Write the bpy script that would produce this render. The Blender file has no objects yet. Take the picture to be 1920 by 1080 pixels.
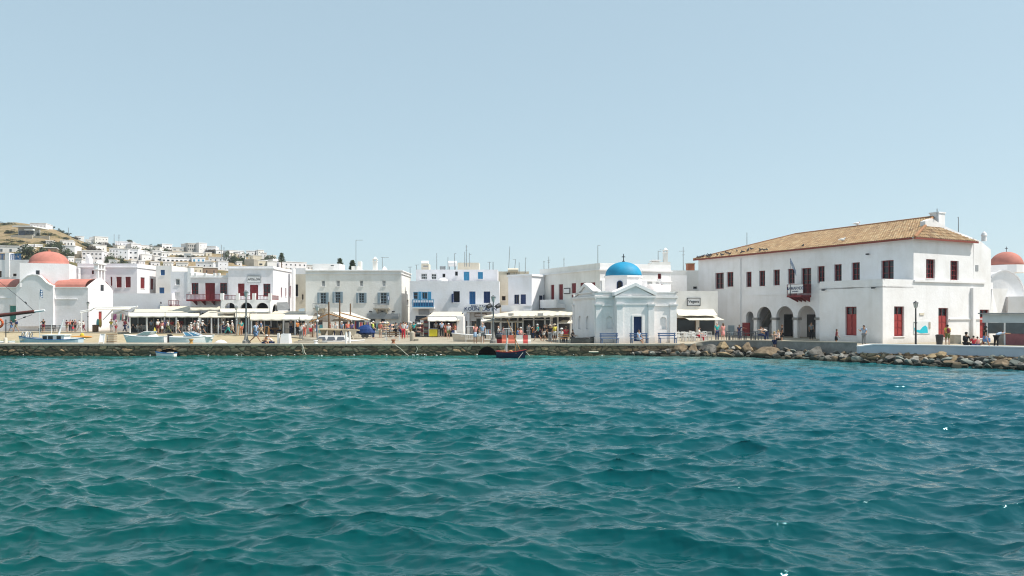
SKY_TINT=(3.26,3.87,3.92); SKY_STR=0.1; EXPO=0.38
DEEP=(.0,.055,.049); MIDW=(.0,.092,.088); SHALW=(.014,.155,.12); BLUER=(1,.86,1.26,1); SPT=(.45,.88,1,1)
W1=.061; W2=.0095; CHOP=1.08; WBUMP=.012; PW=3.6; LAM=3.3; HAZE=.00025
import bpy, math, random
import numpy as np
from mathutils import Vector, Matrix, noise

random.seed(7)
FP = 1480.0          # focal length in photo pixels (1920 wide)
HZ = 586.0           # eye-level row
CH = 3.6             # camera height above the water
G = 0.96             # quay level
R = math.radians
scene = bpy.context.scene
COL = scene.collection

# ------------------------------------------------------------------ helpers
def K(px): return (px - 960.0) / FP
def W(px, py, Y):                       # point at depth Y
    return Vector((K(px) * Y, Y, CH - (py - HZ) * Y / FP))
def ZY(py, Y): return CH - (py - HZ) * Y / FP
def GP(px, Y, z=G): return Vector((K(px) * Y, Y, z))

MATS = {}
def nd(nt, t, **kw):
    n = nt.nodes.new(t)
    for k, v in kw.items():
        if k in n.inputs: n.inputs[k].default_value = v
        else: setattr(n, k, v)
    return n

def mat(name, rgb, rough=0.7, var=0.0, vscale=1.5, bump=0.0, bscale=20.0, spec=0.3, metal=0.0, rgb2=None, emit=None):
    if name in MATS: return MATS[name]
    m = bpy.data.materials.new(name); m.use_nodes = True
    nt = m.node_tree; b = nt.nodes['Principled BSDF']
    b.inputs['Roughness'].default_value = rough
    b.inputs['Specular IOR Level'].default_value = spec
    b.inputs['Metallic'].default_value = metal
    b.inputs['Base Color'].default_value = (*rgb, 1)
    if var > 0 or rgb2:
        tc = nd(nt, 'ShaderNodeTexCoord'); gm = nd(nt, 'ShaderNodeNewGeometry')
        nz = nd(nt, 'ShaderNodeTexNoise'); nz.inputs['Scale'].default_value = vscale; nz.inputs['Detail'].default_value = 6; nz.inputs['Roughness'].default_value = 0.65
        nt.links.new(gm.outputs['Position'], nz.inputs['Vector'])
        cr = nd(nt, 'ShaderNodeValToRGB'); cr.color_ramp.elements[0].position = 0.32; cr.color_ramp.elements[1].position = 0.68
        c2 = rgb2 if rgb2 else tuple(max(0, c * (1 - var)) for c in rgb)
        cr.color_ramp.elements[0].color = (*c2, 1); cr.color_ramp.elements[1].color = (*rgb, 1)
        nt.links.new(nz.outputs['Fac'], cr.inputs['Fac']); nt.links.new(cr.outputs['Color'], b.inputs['Base Color'])
    if bump > 0:
        gm2 = nd(nt, 'ShaderNodeNewGeometry')
        n2 = nd(nt, 'ShaderNodeTexNoise'); n2.inputs['Scale'].default_value = bscale; n2.inputs['Detail'].default_value = 4
        nt.links.new(gm2.outputs['Position'], n2.inputs['Vector'])
        bp = nd(nt, 'ShaderNodeBump'); bp.inputs['Strength'].default_value = bump; bp.inputs['Distance'].default_value = 0.03
        nt.links.new(n2.outputs['Fac'], bp.inputs['Height']); nt.links.new(bp.outputs['Normal'], b.inputs['Normal'])
    MATS[name] = m
    return m

def plaster(name, rgb, stain=0.12):
    """whitewash: patchy repainting, vertical rain streaks, lumpy trowelled surface"""
    if name in MATS: return MATS[name]
    m = bpy.data.materials.new(name); m.use_nodes = True
    nt = m.node_tree; b = nt.nodes['Principled BSDF']; b.inputs['Roughness'].default_value = 0.85; b.inputs['Specular IOR Level'].default_value = 0.15
    g = nd(nt, 'ShaderNodeNewGeometry')
    n1 = nd(nt, 'ShaderNodeTexNoise'); n1.inputs['Scale'].default_value = 0.45; n1.inputs['Detail'].default_value = 8; n1.inputs['Roughness'].default_value = 0.6
    nt.links.new(g.outputs['Position'], n1.inputs['Vector'])
    mp = nd(nt, 'ShaderNodeMapping'); mp.inputs['Scale'].default_value = (1.3, 1.3, 0.22)
    nt.links.new(g.outputs['Position'], mp.inputs['Vector'])
    n2 = nd(nt, 'ShaderNodeTexNoise'); n2.inputs['Scale'].default_value = 1.0; n2.inputs['Detail'].default_value = 5
    nt.links.new(mp.outputs['Vector'], n2.inputs['Vector'])
    r1 = nd(nt, 'ShaderNodeValToRGB'); r1.color_ramp.elements[0].position = .3; r1.color_ramp.elements[1].position = .62
    r1.color_ramp.elements[0].color = tuple(c * (1 - stain) * f for c, f in zip(rgb, (1, .985, .96))) + (1,); r1.color_ramp.elements[1].color = (*rgb, 1)
    nt.links.new(n1.outputs['Fac'], r1.inputs['Fac'])
    r2 = nd(nt, 'ShaderNodeValToRGB'); r2.color_ramp.elements[0].position = .25; r2.color_ramp.elements[1].position = .5
    r2.color_ramp.elements[0].color = (1 - stain * .6, 1 - stain * .65, 1 - stain * .75, 1); r2.color_ramp.elements[1].color = (1, 1, 1, 1)
    nt.links.new(n2.outputs['Fac'], r2.inputs['Fac'])
    mx = nd(nt, 'ShaderNodeMixRGB', blend_type='MULTIPLY'); mx.inputs['Fac'].default_value = 1
    nt.links.new(r1.outputs['Color'], mx.inputs['Color1']); nt.links.new(r2.outputs['Color'], mx.inputs['Color2'])
    sz = nd(nt, 'ShaderNodeSeparateXYZ'); nt.links.new(g.outputs['Position'], sz.inputs[0])       # splash and dirt along the foot of the wall
    dz = nd(nt, 'ShaderNodeMath', operation='MULTIPLY_ADD'); dz.inputs[1].default_value = 1.1; nt.links.new(n1.outputs['Fac'], dz.inputs[0]); nt.links.new(sz.outputs['Z'], dz.inputs[2])
    rz_ = nd(nt, 'ShaderNodeMapRange'); rz_.inputs['From Min'].default_value = 1.5; rz_.inputs['From Max'].default_value = 2.2; nt.links.new(dz.outputs[0], rz_.inputs['Value'])
    md_ = nd(nt, 'ShaderNodeMixRGB'); md_.inputs['Color1'].default_value = tuple(c * f for c, f in zip(rgb, (.74, .71, .66))) + (1,); nt.links.new(rz_.outputs[0], md_.inputs['Fac']); nt.links.new(mx.outputs['Color'], md_.inputs['Color2'])
    nt.links.new(md_.outputs['Color'], b.inputs['Base Color'])
    n3 = nd(nt, 'ShaderNodeTexNoise'); n3.inputs['Scale'].default_value = 5; n3.inputs['Detail'].default_value = 5
    nt.links.new(g.outputs['Position'], n3.inputs['Vector'])
    bp = nd(nt, 'ShaderNodeBump'); bp.inputs['Strength'].default_value = .35; bp.inputs['Distance'].default_value = 0.04
    nt.links.new(n3.outputs['Fac'], bp.inputs['Height']); nt.links.new(bp.outputs['Normal'], b.inputs['Normal'])
    MATS[name] = m
    return m

class MB:
    def __init__(s): s.v = []; s.f = []; s.m = []; s.mi = 0; s.col = []; s.cc = None
    def add(s, vs, fs):
        b = len(s.v); s.v += [tuple(x) for x in vs]
        for f in fs: s.f.append([b + i for i in f]); s.m.append(s.mi); s.col.append(s.cc)
    def quad(s, *p): s.add(p, [list(range(len(p)))])
    def hexa(s, p):   # 8 points: bottom 4 then top 4
        s.add(p, [(3, 2, 1, 0), (4, 5, 6, 7), (0, 1, 5, 4), (1, 2, 6, 5), (2, 3, 7, 6), (3, 0, 4, 7)])
    def box(s, x0, x1, y0, y1, z0, z1, F=None, M=None):
        p = [(x0, y0, z0), (x1, y0, z0), (x1, y1, z0), (x0, y1, z0), (x0, y0, z1), (x1, y0, z1), (x1, y1, z1), (x0, y1, z1)]
        if F is not None: p = [F.w(*q) for q in p]
        if M is not None: p = [M @ Vector(q) for q in p]
        s.hexa(p)
    def extr(s, pts, vec):
        n = len(pts); pts = [Vector(p) for p in pts]; vec = Vector(vec)
        s.add(pts + [p + vec for p in pts], [list(range(n))[::-1], list(range(n, 2 * n))] + [(i, (i + 1) % n, n + (i + 1) % n, n + i) for i in range(n)])
    def prism(s, xy, z0, z1): s.extr([(x, y, z0) for x, y in xy], (0, 0, z1 - z0))
    def tube(s, p, q, r0, r1=None, n=8):
        p = Vector(p); q = Vector(q); r1 = r0 if r1 is None else r1
        d = (q - p).normalized(); a = d.orthogonal().normalized(); b = d.cross(a)
        vs = []
        for c, r in ((p, r0), (q, r1)):
            for i in range(n):
                t = 2 * math.pi * i / n; vs.append(c + a * (r * math.cos(t)) + b * (r * math.sin(t)))
        s.add(vs, [(i, (i + 1) % n, n + (i + 1) % n, n + i) for i in range(n)] + [list(range(n))[::-1], list(range(n, 2 * n))])
    def path(s, pts, r, n=6):
        for a, b in zip(pts[:-1], pts[1:]): s.tube(a, b, r, r, n)
    def lathe(s, c, prof, n=16, squash=(1, 1), a0=0.0):
        c = Vector(c); vs = []
        for r, z in prof:
            for i in range(n):
                t = 2 * math.pi * i / n + a0; vs.append(c + Vector((r * squash[0] * math.cos(t), r * squash[1] * math.sin(t), z)))
        k = len(prof); fs = []
        for j in range(k - 1):
            for i in range(n): fs.append((j * n + i, j * n + (i + 1) % n, (j + 1) * n + (i + 1) % n, (j + 1) * n + i))
        fs.append(list(range(n))[::-1]); fs.append(list(range((k - 1) * n, k * n)))
        s.add(vs, fs)
    def ell(s, c, r, n=10, m=7):
        c = Vector(c); prof = [(math.sin(math.pi * j / m) + 1e-4, -math.cos(math.pi * j / m)) for j in range(m + 1)]
        vs = []
        for rr, z in prof:
            for i in range(n):
                t = 2 * math.pi * i / n; vs.append(c + Vector((r[0] * rr * math.cos(t), r[1] * rr * math.sin(t), r[2] * z)))
        fs = [(j * n + i, j * n + (i + 1) % n, (j + 1) * n + (i + 1) % n, (j + 1) * n + i) for j in range(m) for i in range(n)]
        s.add(vs, fs)
    def build(s, name, mats, parent=None, smooth=False, **props):
        me = bpy.data.meshes.new(name); me.from_pydata(s.v, [], s.f)
        if not isinstance(mats, (list, tuple)): mats = [mats]
        for m in mats: me.materials.append(m)
        if len(mats) > 1: me.polygons.foreach_set('material_index', s.m)
        if smooth: me.polygons.foreach_set('use_smooth', [True] * len(s.f))
        if any(c is not None for c in s.col):
            ca = me.color_attributes.new('Tint', 'FLOAT_COLOR', 'CORNER'); arr = []
            for f, c in zip(s.f, s.col):
                arr += list(c or (1, 1, 1, 1)) * len(f)
            ca.data.foreach_set('color', arr)
        me.update()
        return link(name, me, parent, **props)

WM = {}      # world offset of every root
def link(name, data, parent=None, label=None, cat=None, group=None, kind=None):
    o = bpy.data.objects.new(name, data); COL.objects.link(o)
    if parent is not None:
        o.parent = parent
        off = WM.get(parent.name)
        if off is not None: o.matrix_parent_inverse = Matrix.Translation(-off)
    tag(o, label, cat, group, kind)
    return o
def tag(o, label=None, cat=None, group=None, kind=None):
    if label: o['label'] = label
    if cat: o['category'] = cat; o['kind'] = 'thing'
    if group: o['group'] = group
    if kind: o['kind'] = kind
    return o
def root(name, label, cat, loc=(0, 0, 0), group=None):
    o = bpy.data.objects.new(name, None); COL.objects.link(o); o.location = loc; o.empty_display_size = .3
    WM[o.name] = Vector(loc)
    return tag(o, label, cat, group)
def struct(name, mb, m, **k): return mb.build(name, m, None, kind='structure', **k)
def kids(o, cache={}): return [c for c in o.children]
def dup(o, loc=None, rz=None, sc=None, label=None, group=None, parent=None):
    c = o.copy(); COL.objects.link(c)
    if parent is not None: c.parent = parent
    else:
        if loc is not None: c.location = loc
        if rz is not None: c.rotation_euler = (0, 0, rz)
        if sc is not None: c.scale = (sc,) * 3 if not isinstance(sc, tuple) else sc
        if label: c['label'] = label
        if group: c['group'] = group
    for ch in o.children: dup(ch, parent=c)
    return c

class Fc:
    """a vertical facade plane through two plan points, left to right as seen from the sea"""
    def __init__(s, p0, p1):
        s.p0 = Vector((p0[0], p0[1])); s.p1 = Vector((p1[0], p1[1])); s.d = (s.p1 - s.p0); s.L = s.d.length; s.d /= s.L
        s.n = Vector((-s.d.y, s.d.x))
    def w(s, a, dep, z): q = s.p0 + s.d * a + s.n * dep; return Vector((q.x, q.y, z))
    def S(s, px, dep=0.0):
        p = s.p0 + s.n * dep; k = K(px); return (k * p.y - p.x) / (s.d.x - k * s.d.y)
    def Y(s, px): return s.p0.y + s.d.y * s.S(px)
    def Z(s, px, py): return ZY(py, s.Y(px))
    def rect(s, x0, x1, y0, y1):
        a, b = s.S(x0), s.S(x1); m = (x0 + x1) / 2
        return (min(a, b), max(a, b), s.Z(m, y1), s.Z(m, y0))
    def back(s, dep): return Fc(s.p0 + s.n * dep, s.p1 + s.n * dep)
    def rightside(s, depth): return Fc(s.p1, s.p1 + s.n * depth)
    def leftside(s, depth): return Fc(s.p0 + s.n * depth, s.p0)
def FX(x0, x1, Y0, Y1=None):
    Y1 = Y0 if Y1 is None else Y1
    return Fc((K(x0) * Y0, Y0), (K(x1) * Y1, Y1))

def wallgrid(mb, F, s0, s1, z0, z1, holes=(), rev=.22):
    hs = [(max(s0, h[0]), min(s1, h[1]), max(z0, h[2]), min(z1, h[3]), len(h) > 4) for h in holes]
    hs = [h for h in hs if h[1] > h[0] + .02 and h[3] > h[2] + .02]
    xs = sorted({s0, s1} | {h[0] for h in hs} | {h[1] for h in hs}); zs = sorted({z0, z1} | {h[2] for h in hs} | {h[3] for h in hs})
    for a, b in zip(xs[:-1], xs[1:]):
        for c, d in zip(zs[:-1], zs[1:]):
            if b - a < 1e-4 or d - c < 1e-4: continue
            mx, mz = (a + b) / 2, (c + d) / 2
            if any(h[0] < mx < h[1] and h[2] < mz < h[3] for h in hs): continue
            mb.quad(F.w(a, 0, c), F.w(b, 0, c), F.w(b, 0, d), F.w(a, 0, d))
    for a, b, c, d, arch in hs:
        if not arch:
            for p, q in (((a, c), (a, d)), ((a, d), (b, d)), ((b, d), (b, c)), ((b, c), (a, c))):
                mb.quad(F.w(p[0], 0, p[1]), F.w(q[0], 0, q[1]), F.w(q[0], rev, q[1]), F.w(p[0], rev, p[1]))
        else:
            r = (b - a) / 2; cx = (a + b) / 2; zc = max(c, d - r); hh = d - zc; N = 18
            pts = [(cx - r * math.cos(math.pi * i / N), zc + hh * math.sin(math.pi * i / N)) for i in range(N + 1)]
            for p, q in zip(pts[:-1], pts[1:]):
                mb.quad(F.w(p[0], 0, p[1]), F.w(q[0], 0, q[1]), F.w(q[0], 0, d), F.w(p[0], 0, d))
            lp = [(a, c)] + pts + [(b, c)]
            for p, q in zip(lp[:-1], lp[1:]):
                mb.quad(F.w(p[0], 0, p[1]), F.w(q[0], 0, q[1]), F.w(q[0], rev, q[1]), F.w(p[0], rev, p[1]))

# ------------------------------------------------------------------ materials
WHITE = plaster('whitewash', (.87, .85, .85)); WHITE2 = plaster('whitewash_warm', (.86, .83, .79), .12); WHITEB = plaster('whitewash_cool', (.84, .835, .865), .1)
WCREAM = plaster('cream_render', (.72, .65, .53), .18); WPINK = plaster('mauve_render', (.84, .81, .835), .1); WGREY = plaster('grey_render', (.50, .49, .47), .2)
BRW = mat('window_glass_dark', (.022, .026, .032), .12, spec=.5); BLACK = mat('dark_void', (.012, .012, .014), .8)
GLASSB = mat('glass_pale', (.16, .2, .22), .1, spec=.6, rgb2=(.05, .06, .07), vscale=2)
RED = mat('oxblood_paint', (.22, .02, .025), .55, .25, 3); RED2 = mat('bright_red_paint', (.38, .05, .045), .5, .2, 4)
BLUE = mat('aegean_blue_paint', (.025, .13, .32), .5, .2, 3); DBLUE = mat('navy_paint', (.012, .035, .12), .5); LBLUE = mat('sky_blue_paint', (.06, .30, .52), .5, .15, 3)
GBLUE = mat('grey_blue_paint', (.30, .38, .44), .6, .2, 4); FRW = mat('white_paint', (.82, .81, .80), .5, .08, 3); FRG = mat('grey_paint', (.3, .31, .32), .5)
CANV = mat('cream_canvas', (.66, .59, .47), .9, .14, 1.6, .3, 3); CANVW = mat('white_canvas', (.72, .67, .57), .9, .1, 1.6, .3, 3)
WOOD = mat('weathered_wood', (.20, .115, .06), .75, .4, 6, .4, 14); WOODL = mat('varnished_wood', (.45, .22, .07), .45, .3, 8)
METAL = mat('galvanised_metal', (.30, .32, .33), .45, .2, 5, metal=.5); DMETAL = mat('dark_iron', (.05, .05, .055), .5, metal=.3)
CONC = mat('pale_concrete', (.46, .41, .33), .9, .25, 1.2, .5, 9); CONC2 = mat('grey_concrete', (.30, .29, .27), .9, .35, 2, .5, 9)
TERRA = mat('terracotta', (.42, .15, .08), .8, .3, 3); PINKR = mat('salmon_dome_render', (.52, .20, .155), .85, .25, .8, .2, 5)
DOMEB = mat('azure_dome_paint', (.015, .29, .50), .6, .28, .9, .5, 4)

def pick(v): return {'red': RED, 'red2': RED2, 'blue': BLUE, 'dblue': DBLUE, 'lblue': LBLUE, 'gblue': GBLUE, 'white': FRW, 'grey': FRG, 'wood': WOOD, 'cream': CANV}[v]

def window(par, F, r, kind='glass', col='red', nx=2, ny=3, rev=.22, name=None, sill=True, panem=None, label=None):
    """window or door unit set in its reveal; frame is the part, pane and shutters are sub-parts"""
    a, b, c, d = r[:4]; w = b - a; h = d - c; m = pick(col); fr = min(.08, w * .12)
    nm = name or ('door' if kind == 'door' else 'window')
    mb = MB(); y0, y1 = rev - .12, rev - .03
    for x0, x1, z0, z1 in ((a, a + fr, c, d), (b - fr, b, c, d), (a + fr, b - fr, c, c + fr), (a + fr, b - fr, d - fr, d)): mb.box(x0, x1, y0, y1, z0, z1, F)
    if kind in ('glass', 'side', 'half'):
        for i in range(1, nx): x = a + w * i / nx; mb.box(x - fr * .35, x + fr * .35, y0 + .01, y1 - .01, c + fr, d - fr, F)
        for j in range(1, ny): z = c + h * j / ny; mb.box(a + fr, b - fr, y0 + .02, y1 - .02, z - fr * .3, z + fr * .3, F)
    o = mb.build(nm, m, par, label=label)
    if kind in ('glass', 'side', 'dark', 'half', 'shop'):
        p = MB(); p.box(a, b, rev - .02, rev + .02, c, d, F); p.build('pane', panem or (BRW if kind != 'dark' else BLACK), o)
    if kind == 'half':                       # closed leaves below a glazed transom
        zt = c + h * .74
        for x0, x1 in ((a + fr, a + w / 2 - .01), (a + w / 2 + .01, b - fr)):
            q = MB(); q.box(x0, x1, y0 + .02, y1 - .005, c + fr, zt, F)
            n = 3
            for j in range(n):
                z0 = c + fr + (zt - c - fr) * (j + .12) / n; z1 = c + fr + (zt - c - fr) * (j + .88) / n
                q.box(x0 + .06, x1 - .06, y0 - .01, y0 + .02, z0, z1, F)
            q.build('shutter', pick('red2') if col == 'red' else m, o)
    if kind in ('shut', 'door'):
        for x0, x1 in ((a + fr, a + w / 2 - .008), (a + w / 2 + .008, b - fr)):
            q = MB(); q.box(x0, x1, y0 + .03, y1 - .005, c + fr, d - fr, F)
            n = max(5, int(h / .16))
            if kind == 'shut':
                for j in range(n):
                    z = c + fr + (h - 2 * fr) * (j + .5) / n
                    q.box(x0 + .04, x1 - .04, y0 + .005, y0 + .03, z - .03, z + .02, F)
            else:
                for j in range(3):
                    z0 = c + fr + (h - 2 * fr) * (j + .1) / 3; z1 = c + fr + (h - 2 * fr) * (j + .9) / 3
                    q.box(x0 + .07, x1 - .07, y0 + .01, y0 + .03, z0, z1, F)
            q.build('door_leaf' if kind == 'door' else 'shutter', m, o)
    if kind == 'side':                       # leaves folded back against the wall
        lw = w * .42
        for x0, x1 in ((a - lw, a - .01), (b + .01, b + lw)):
            q = MB(); q.box(x0, x1, -.06, -.015, c, d, F)
            for j in range(9):
                z = c + h * (j + .5) / 9; q.box(x0 + .03, x1 - .03, -.075, -.06, z - h * .03, z + h * .03, F)
            q.build('shutter', m, o)
    if sill and kind not in ('door', 'shop') and name is None:
        q = MB(); q.box(a - .06, b + .06, -.06, rev - .13, c - .07, c - .003, F); q.build('sill', WHITE, o)
    return o

def building(name, label, cat, F, depth, ztop, wins=(), rwins=(), lwins=(), m=None, zbot=G - .3, parapet=.35, corn=None, group=None, rev=.22, roofm=None, px=True):
    """box building; windows given in photo pixels on the plane they sit in"""
    m = m or WHITE
    c = F.w(F.L / 2, depth / 2, zbot)
    rt = root(name, label, cat, c, group)
    fr = [(F, wins, F.L), (F.rightside(depth), rwins, depth), (F.leftside(depth), lwins, depth)]
    mb = MB(); th = .25
    for Fa, ws, L in fr:
        hs = []
        for wn in ws:
            r = Fa.rect(*wn[:4]) if px else wn[:4]
            if len(wn) > 4 and wn[4] == 'arch': r = r + (1,)
            hs.append(r)
        wallgrid(mb, Fa, 0, L, zbot, ztop, hs, rev)
        for wn, r in zip(ws, hs):
            if wn[4] in ('arch', 'open'): continue
            kw = dict(wn[5]) if len(wn) > 5 and isinstance(wn[5], dict) else {}
            window(rt, Fa, r, wn[4], rev=rev, **kw)
    bk = Fc(F.w(F.L, depth, 0).xy, F.w(0, depth, 0).xy); wallgrid(mb, bk, 0, F.L, zbot, ztop)
    o0 = [(0, 0), (F.L, 0), (F.L, depth), (0, depth)]; i0 = [(th, th), (F.L - th, th), (F.L - th, depth - th), (th, depth - th)]
    for k in range(4):
        a, b = o0[k], o0[(k + 1) % 4]; c_, d_ = i0[(k + 1) % 4], i0[k]
        mb.quad(F.w(*a, ztop), F.w(*b, ztop), F.w(*c_, ztop), F.w(*d_, ztop))
        mb.quad(F.w(*d_, ztop), F.w(*c_, ztop), F.w(*c_, ztop - parapet), F.w(*d_, ztop - parapet))
    mb.quad(*[F.w(*p, ztop - parapet) for p in i0])
    mb.build('wall', m, rt)
    if corn:
        for cz, ch, cp in corn:
            q = MB(); q.prism([F.w(-cp, -cp, 0).xy[:], F.w(F.L + cp, -cp, 0).xy[:], F.w(F.L + cp, -.003, 0).xy[:], F.w(-cp, -.003, 0).xy[:]], cz, cz + ch)
            q.prism([F.w(F.L + .003, -.003, 0).xy[:], F.w(F.L + cp, -.003, 0).xy[:], F.w(F.L + cp, depth, 0).xy[:], F.w(F.L + .003, depth, 0).xy[:]], cz, cz + ch)
            q.build('cornice', WHITE, rt)
    return rt

def text(body, F, s, z, size, m, parent, dep=-.03, name='lettering', sx=1.0, align='CENTER'):
    cu = bpy.data.curves.new(name, 'FONT'); cu.body = body; cu.size = size; cu.extrude = .006; cu.offset = size * .018; cu.align_x = align; cu.align_y = 'CENTER'
    cu.materials.append(m)
    tmp = bpy.data.objects.new('tmp', cu); COL.objects.link(tmp); dg = bpy.context.evaluated_depsgraph_get()
    me = bpy.data.meshes.new_from_object(tmp.evaluated_get(dg)); bpy.data.objects.remove(tmp)
    o = bpy.data.objects.new(name, me); COL.objects.link(o)
    p = F.w(s, dep, z); x = Vector((F.d.x, F.d.y, 0)); y = Vector((0, 0, 1)); zz = Vector((-F.n.x, -F.n.y, 0))
    M = Matrix((x * sx, y, zz)).transposed().to_4x4(); M.translation = p
    o.parent = parent; off = WM.get(parent.name)
    o.matrix_basis = (Matrix.Translation(-off) if off is not None else Matrix()) @ M
    return o
# ------------------------------------------------------------------ camera, sun, sky
cam = bpy.data.cameras.new('camera'); co = bpy.data.objects.new('camera', cam); COL.objects.link(co)
co.location = (0, 0, CH); co.rotation_euler = (R(90), 0, 0)
cam.sensor_width = 36; cam.lens = 36 * FP / 1920; cam.shift_y = (HZ - 540) / 1920; cam.clip_end = 5000; cam.clip_start = .1
scene.camera = co
SAZ, SEL = 80.0, 57.0      # azimuth from the view axis towards the right, elevation
sd = Vector((math.sin(R(SAZ)) * math.cos(R(SEL)), -math.cos(R(SAZ)) * math.cos(R(SEL)), math.sin(R(SEL))))
su = bpy.data.lights.new('sun', 'SUN'); su.energy = 4.6; su.angle = R(.53); su.color = (1, .955, .88)
so = bpy.data.objects.new('sun', su); COL.objects.link(so); so.rotation_euler = (-sd).to_track_quat('-Z', 'Y').to_euler(); so.location = (60, 0, 60)
w = bpy.data.worlds.new('World'); scene.world = w; w.use_nodes = True
nt = w.node_tree; bg = nt.nodes['Background']; sk = nt.nodes.new('ShaderNodeTexSky'); sk.sky_type = 'NISHITA'; sk.sun_disc = False
sk.sun_elevation = R(SEL); sk.sun_rotation = R(180 - SAZ); sk.air_density = .7; sk.dust_density = .5; sk.ozone_density = 2.0; sk.altitude = 0
gm_ = nt.nodes.new('ShaderNodeGamma'); gm_.inputs['Gamma'].default_value = .30
tn = nt.nodes.new('ShaderNodeMixRGB'); tn.blend_type = 'MULTIPLY'; tn.inputs['Fac'].default_value = 1; tn.inputs['Color2'].default_value = (*SKY_TINT, 1)
nt.links.new(sk.outputs['Color'], gm_.inputs['Color']); nt.links.new(gm_.outputs['Color'], tn.inputs['Color1']); nt.links.new(tn.outputs['Color'], bg.inputs['Color']); bg.inputs['Strength'].default_value = SKY_STR
vs = scene.view_settings; vs.view_transform = 'Standard'; vs.look = 'None'; vs.gamma = 1; vs.exposure = EXPO
scene.render.engine = 'CYCLES'; scene.cycles.use_denoising = True; scene.cycles.pixel_filter_type = 'BLACKMAN_HARRIS'; scene.cycles.filter_width = 1.15; scene.cycles.max_bounces = 6; scene.cycles.diffuse_bounces = 3
scene.cycles.sample_clamp_indirect = 6

if HAZE > 0:
    hb = MB(); hb.box(-1650, 1650, -1650, 1650, -3, 95); hm_ = bpy.data.materials.new('sea_haze'); hm_.use_nodes = True; hn = hm_.node_tree; hn.nodes.remove(hn.nodes['Principled BSDF'])
    pv = hn.nodes.new('ShaderNodeVolumePrincipled'); pv.inputs['Density'].default_value = HAZE; pv.inputs['Color'].default_value = (.9, .95, 1, 1); pv.inputs['Anisotropy'].default_value = .2
    hn.links.new(pv.outputs[0], hn.nodes['Material Output'].inputs['Volume']); hb.build('haze', hm_, None, kind='stuff')
# ------------------------------------------------------------------ shoreline
def lerp(tab, x):
    if x <= tab[0][0]: return tab[0][1]
    for (a, b), (c, d) in zip(tab[:-1], tab[1:]):
        if x <= c: return b + (d - b) * (x - a) / (c - a)
    return tab[-1][1]
WALLTOP = [(1290, 646), (1306, 642), (1330, 638.5), (1400, 638), (1620, 642)]
SEA = [(1200, 66.3), (1280, 66.6), (1400, 66.5), (1560, 60.5), (1620, 57.6), (1740, 55.6), (1920, 52.6), (2200, 48.5), (2600, 44)]   # line of the parapet
PROM = [(-500, 114), (0, 109), (150, 105), (300, 100.5), (450, 93.5), (540, 86.5), (590, 80), (612, 72), (614, 69.4)]

# paving
mb = MB(); pts = [GP(px, Y).xy[:] for px, Y in PROM]
pts2 = pts + [GP(560, 69.4).xy[:], GP(-500, 69.4).xy[:], GP(-500, 66).xy[:]] + [GP(px, 66).xy[:] for px in (0, 400, 800, 1200)] + [GP(px, Y).xy[:] for px, Y in SEA] + [(95, 44), (120, 150), (-110, 150), (-110, 114)]
mb.prism(pts2, G - .1, G)
def paving_mat():
    m = mat('stone_paving', (.40, .345, .26), .9, .25, .5, .4, 4, rgb2=(.29, .25, .19)); return m
struct('quay_pavement', mb, paving_mat())
# beach: dry sand falling from the promenade foot into the water
WL = [(-500, 108), (0, 103.5), (150, 95), (300, 85), (450, 77), (560, 72), (612, 69.6)]
mb = MB(); N = 60; rows = []
for i in range(N + 1):
    px = -500 + (1112) * i / N; yp = lerp(PROM, px); yw = min(lerp(WL, px), yp - .4)
    row = [GP(px, yp + .02, G - .09)]
    for t in (.25, .5, .75, 1): Yq = yp + (yw - yp) * t; row.append(GP(px, Yq, (G - .15) * (1 - t) + .12 * math.sin(i * 1.7 + t * 5) * t * (1 - t)))
    row.append(GP(px, max(69.45, yw - 3), -.35)); rows.append(row)
vs_ = [p for r_ in rows for p in r_]; k = len(rows[0])
mb.add(vs_, [(i * k + j, (i + 1) * k + j, (i + 1) * k + j + 1, i * k + j + 1) for i in range(N) for j in range(k - 1)])
SAND = mat('sand', (.45, .375, .25), .95, .22, .7, .5, 10, rgb2=(.35, .28, .17))
struct('beach', mb, SAND, smooth=True)

# ------------------------------------------------------------------ water
def ocean(N, L, lam, wdir, spread, rms, seed, cut=.0, chop=1.0):
    rng = np.random.default_rng(seed); k = 2 * np.pi * np.fft.fftfreq(N, L / N); kx, ky = np.meshgrid(k, k, indexing='ij'); kk = np.hypot(kx, ky); kk[0, 0] = 1
    kp = 2 * np.pi / lam; th = np.arctan2(ky, kx); dd = np.cos((th - wdir))
    S = kk ** -PW * np.exp(-1.25 * (kp / kk) ** 2) * (np.abs(dd) ** spread * .93 + .07) * np.exp(-(kk * cut) ** 2); S[0, 0] = 0
    h = np.sqrt(S) * (rng.normal(size=(N, N)) + 1j * rng.normal(size=(N, N)))
    H = np.fft.ifft2(h).real; sc = rms / H.std(); h = h * sc; H = H * sc
    Dx = np.fft.ifft2(-1j * kx / kk * h).real * chop; Dy = np.fft.ifft2(-1j * ky / kk * h).real * chop
    return H, Dx, Dy, L
def samp(A, L, x, y):
    N = A.shape[0]; u = (x / L * N) % N; v = (y / L * N) % N; i = np.floor(u).astype(int); j = np.floor(v).astype(int); fu = u - i; fv = v - j
    i %= N; j %= N; i1 = (i + 1) % N; j1 = (j + 1) % N
    return A[i, j] * (1 - fu) * (1 - fv) + A[i1, j] * fu * (1 - fv) + A[i, j1] * (1 - fu) * fv + A[i1, j1] * fu * fv
Ys = np.concatenate([np.arange(5, 9, .06), np.arange(9, 16, .03), np.arange(16, 28, .05), np.arange(28, 72.3, .11)])
us = np.linspace(-.92, .92, 1150); YY, UU = np.meshgrid(Ys, us, indexing='ij'); XX = UU * YY
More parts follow.
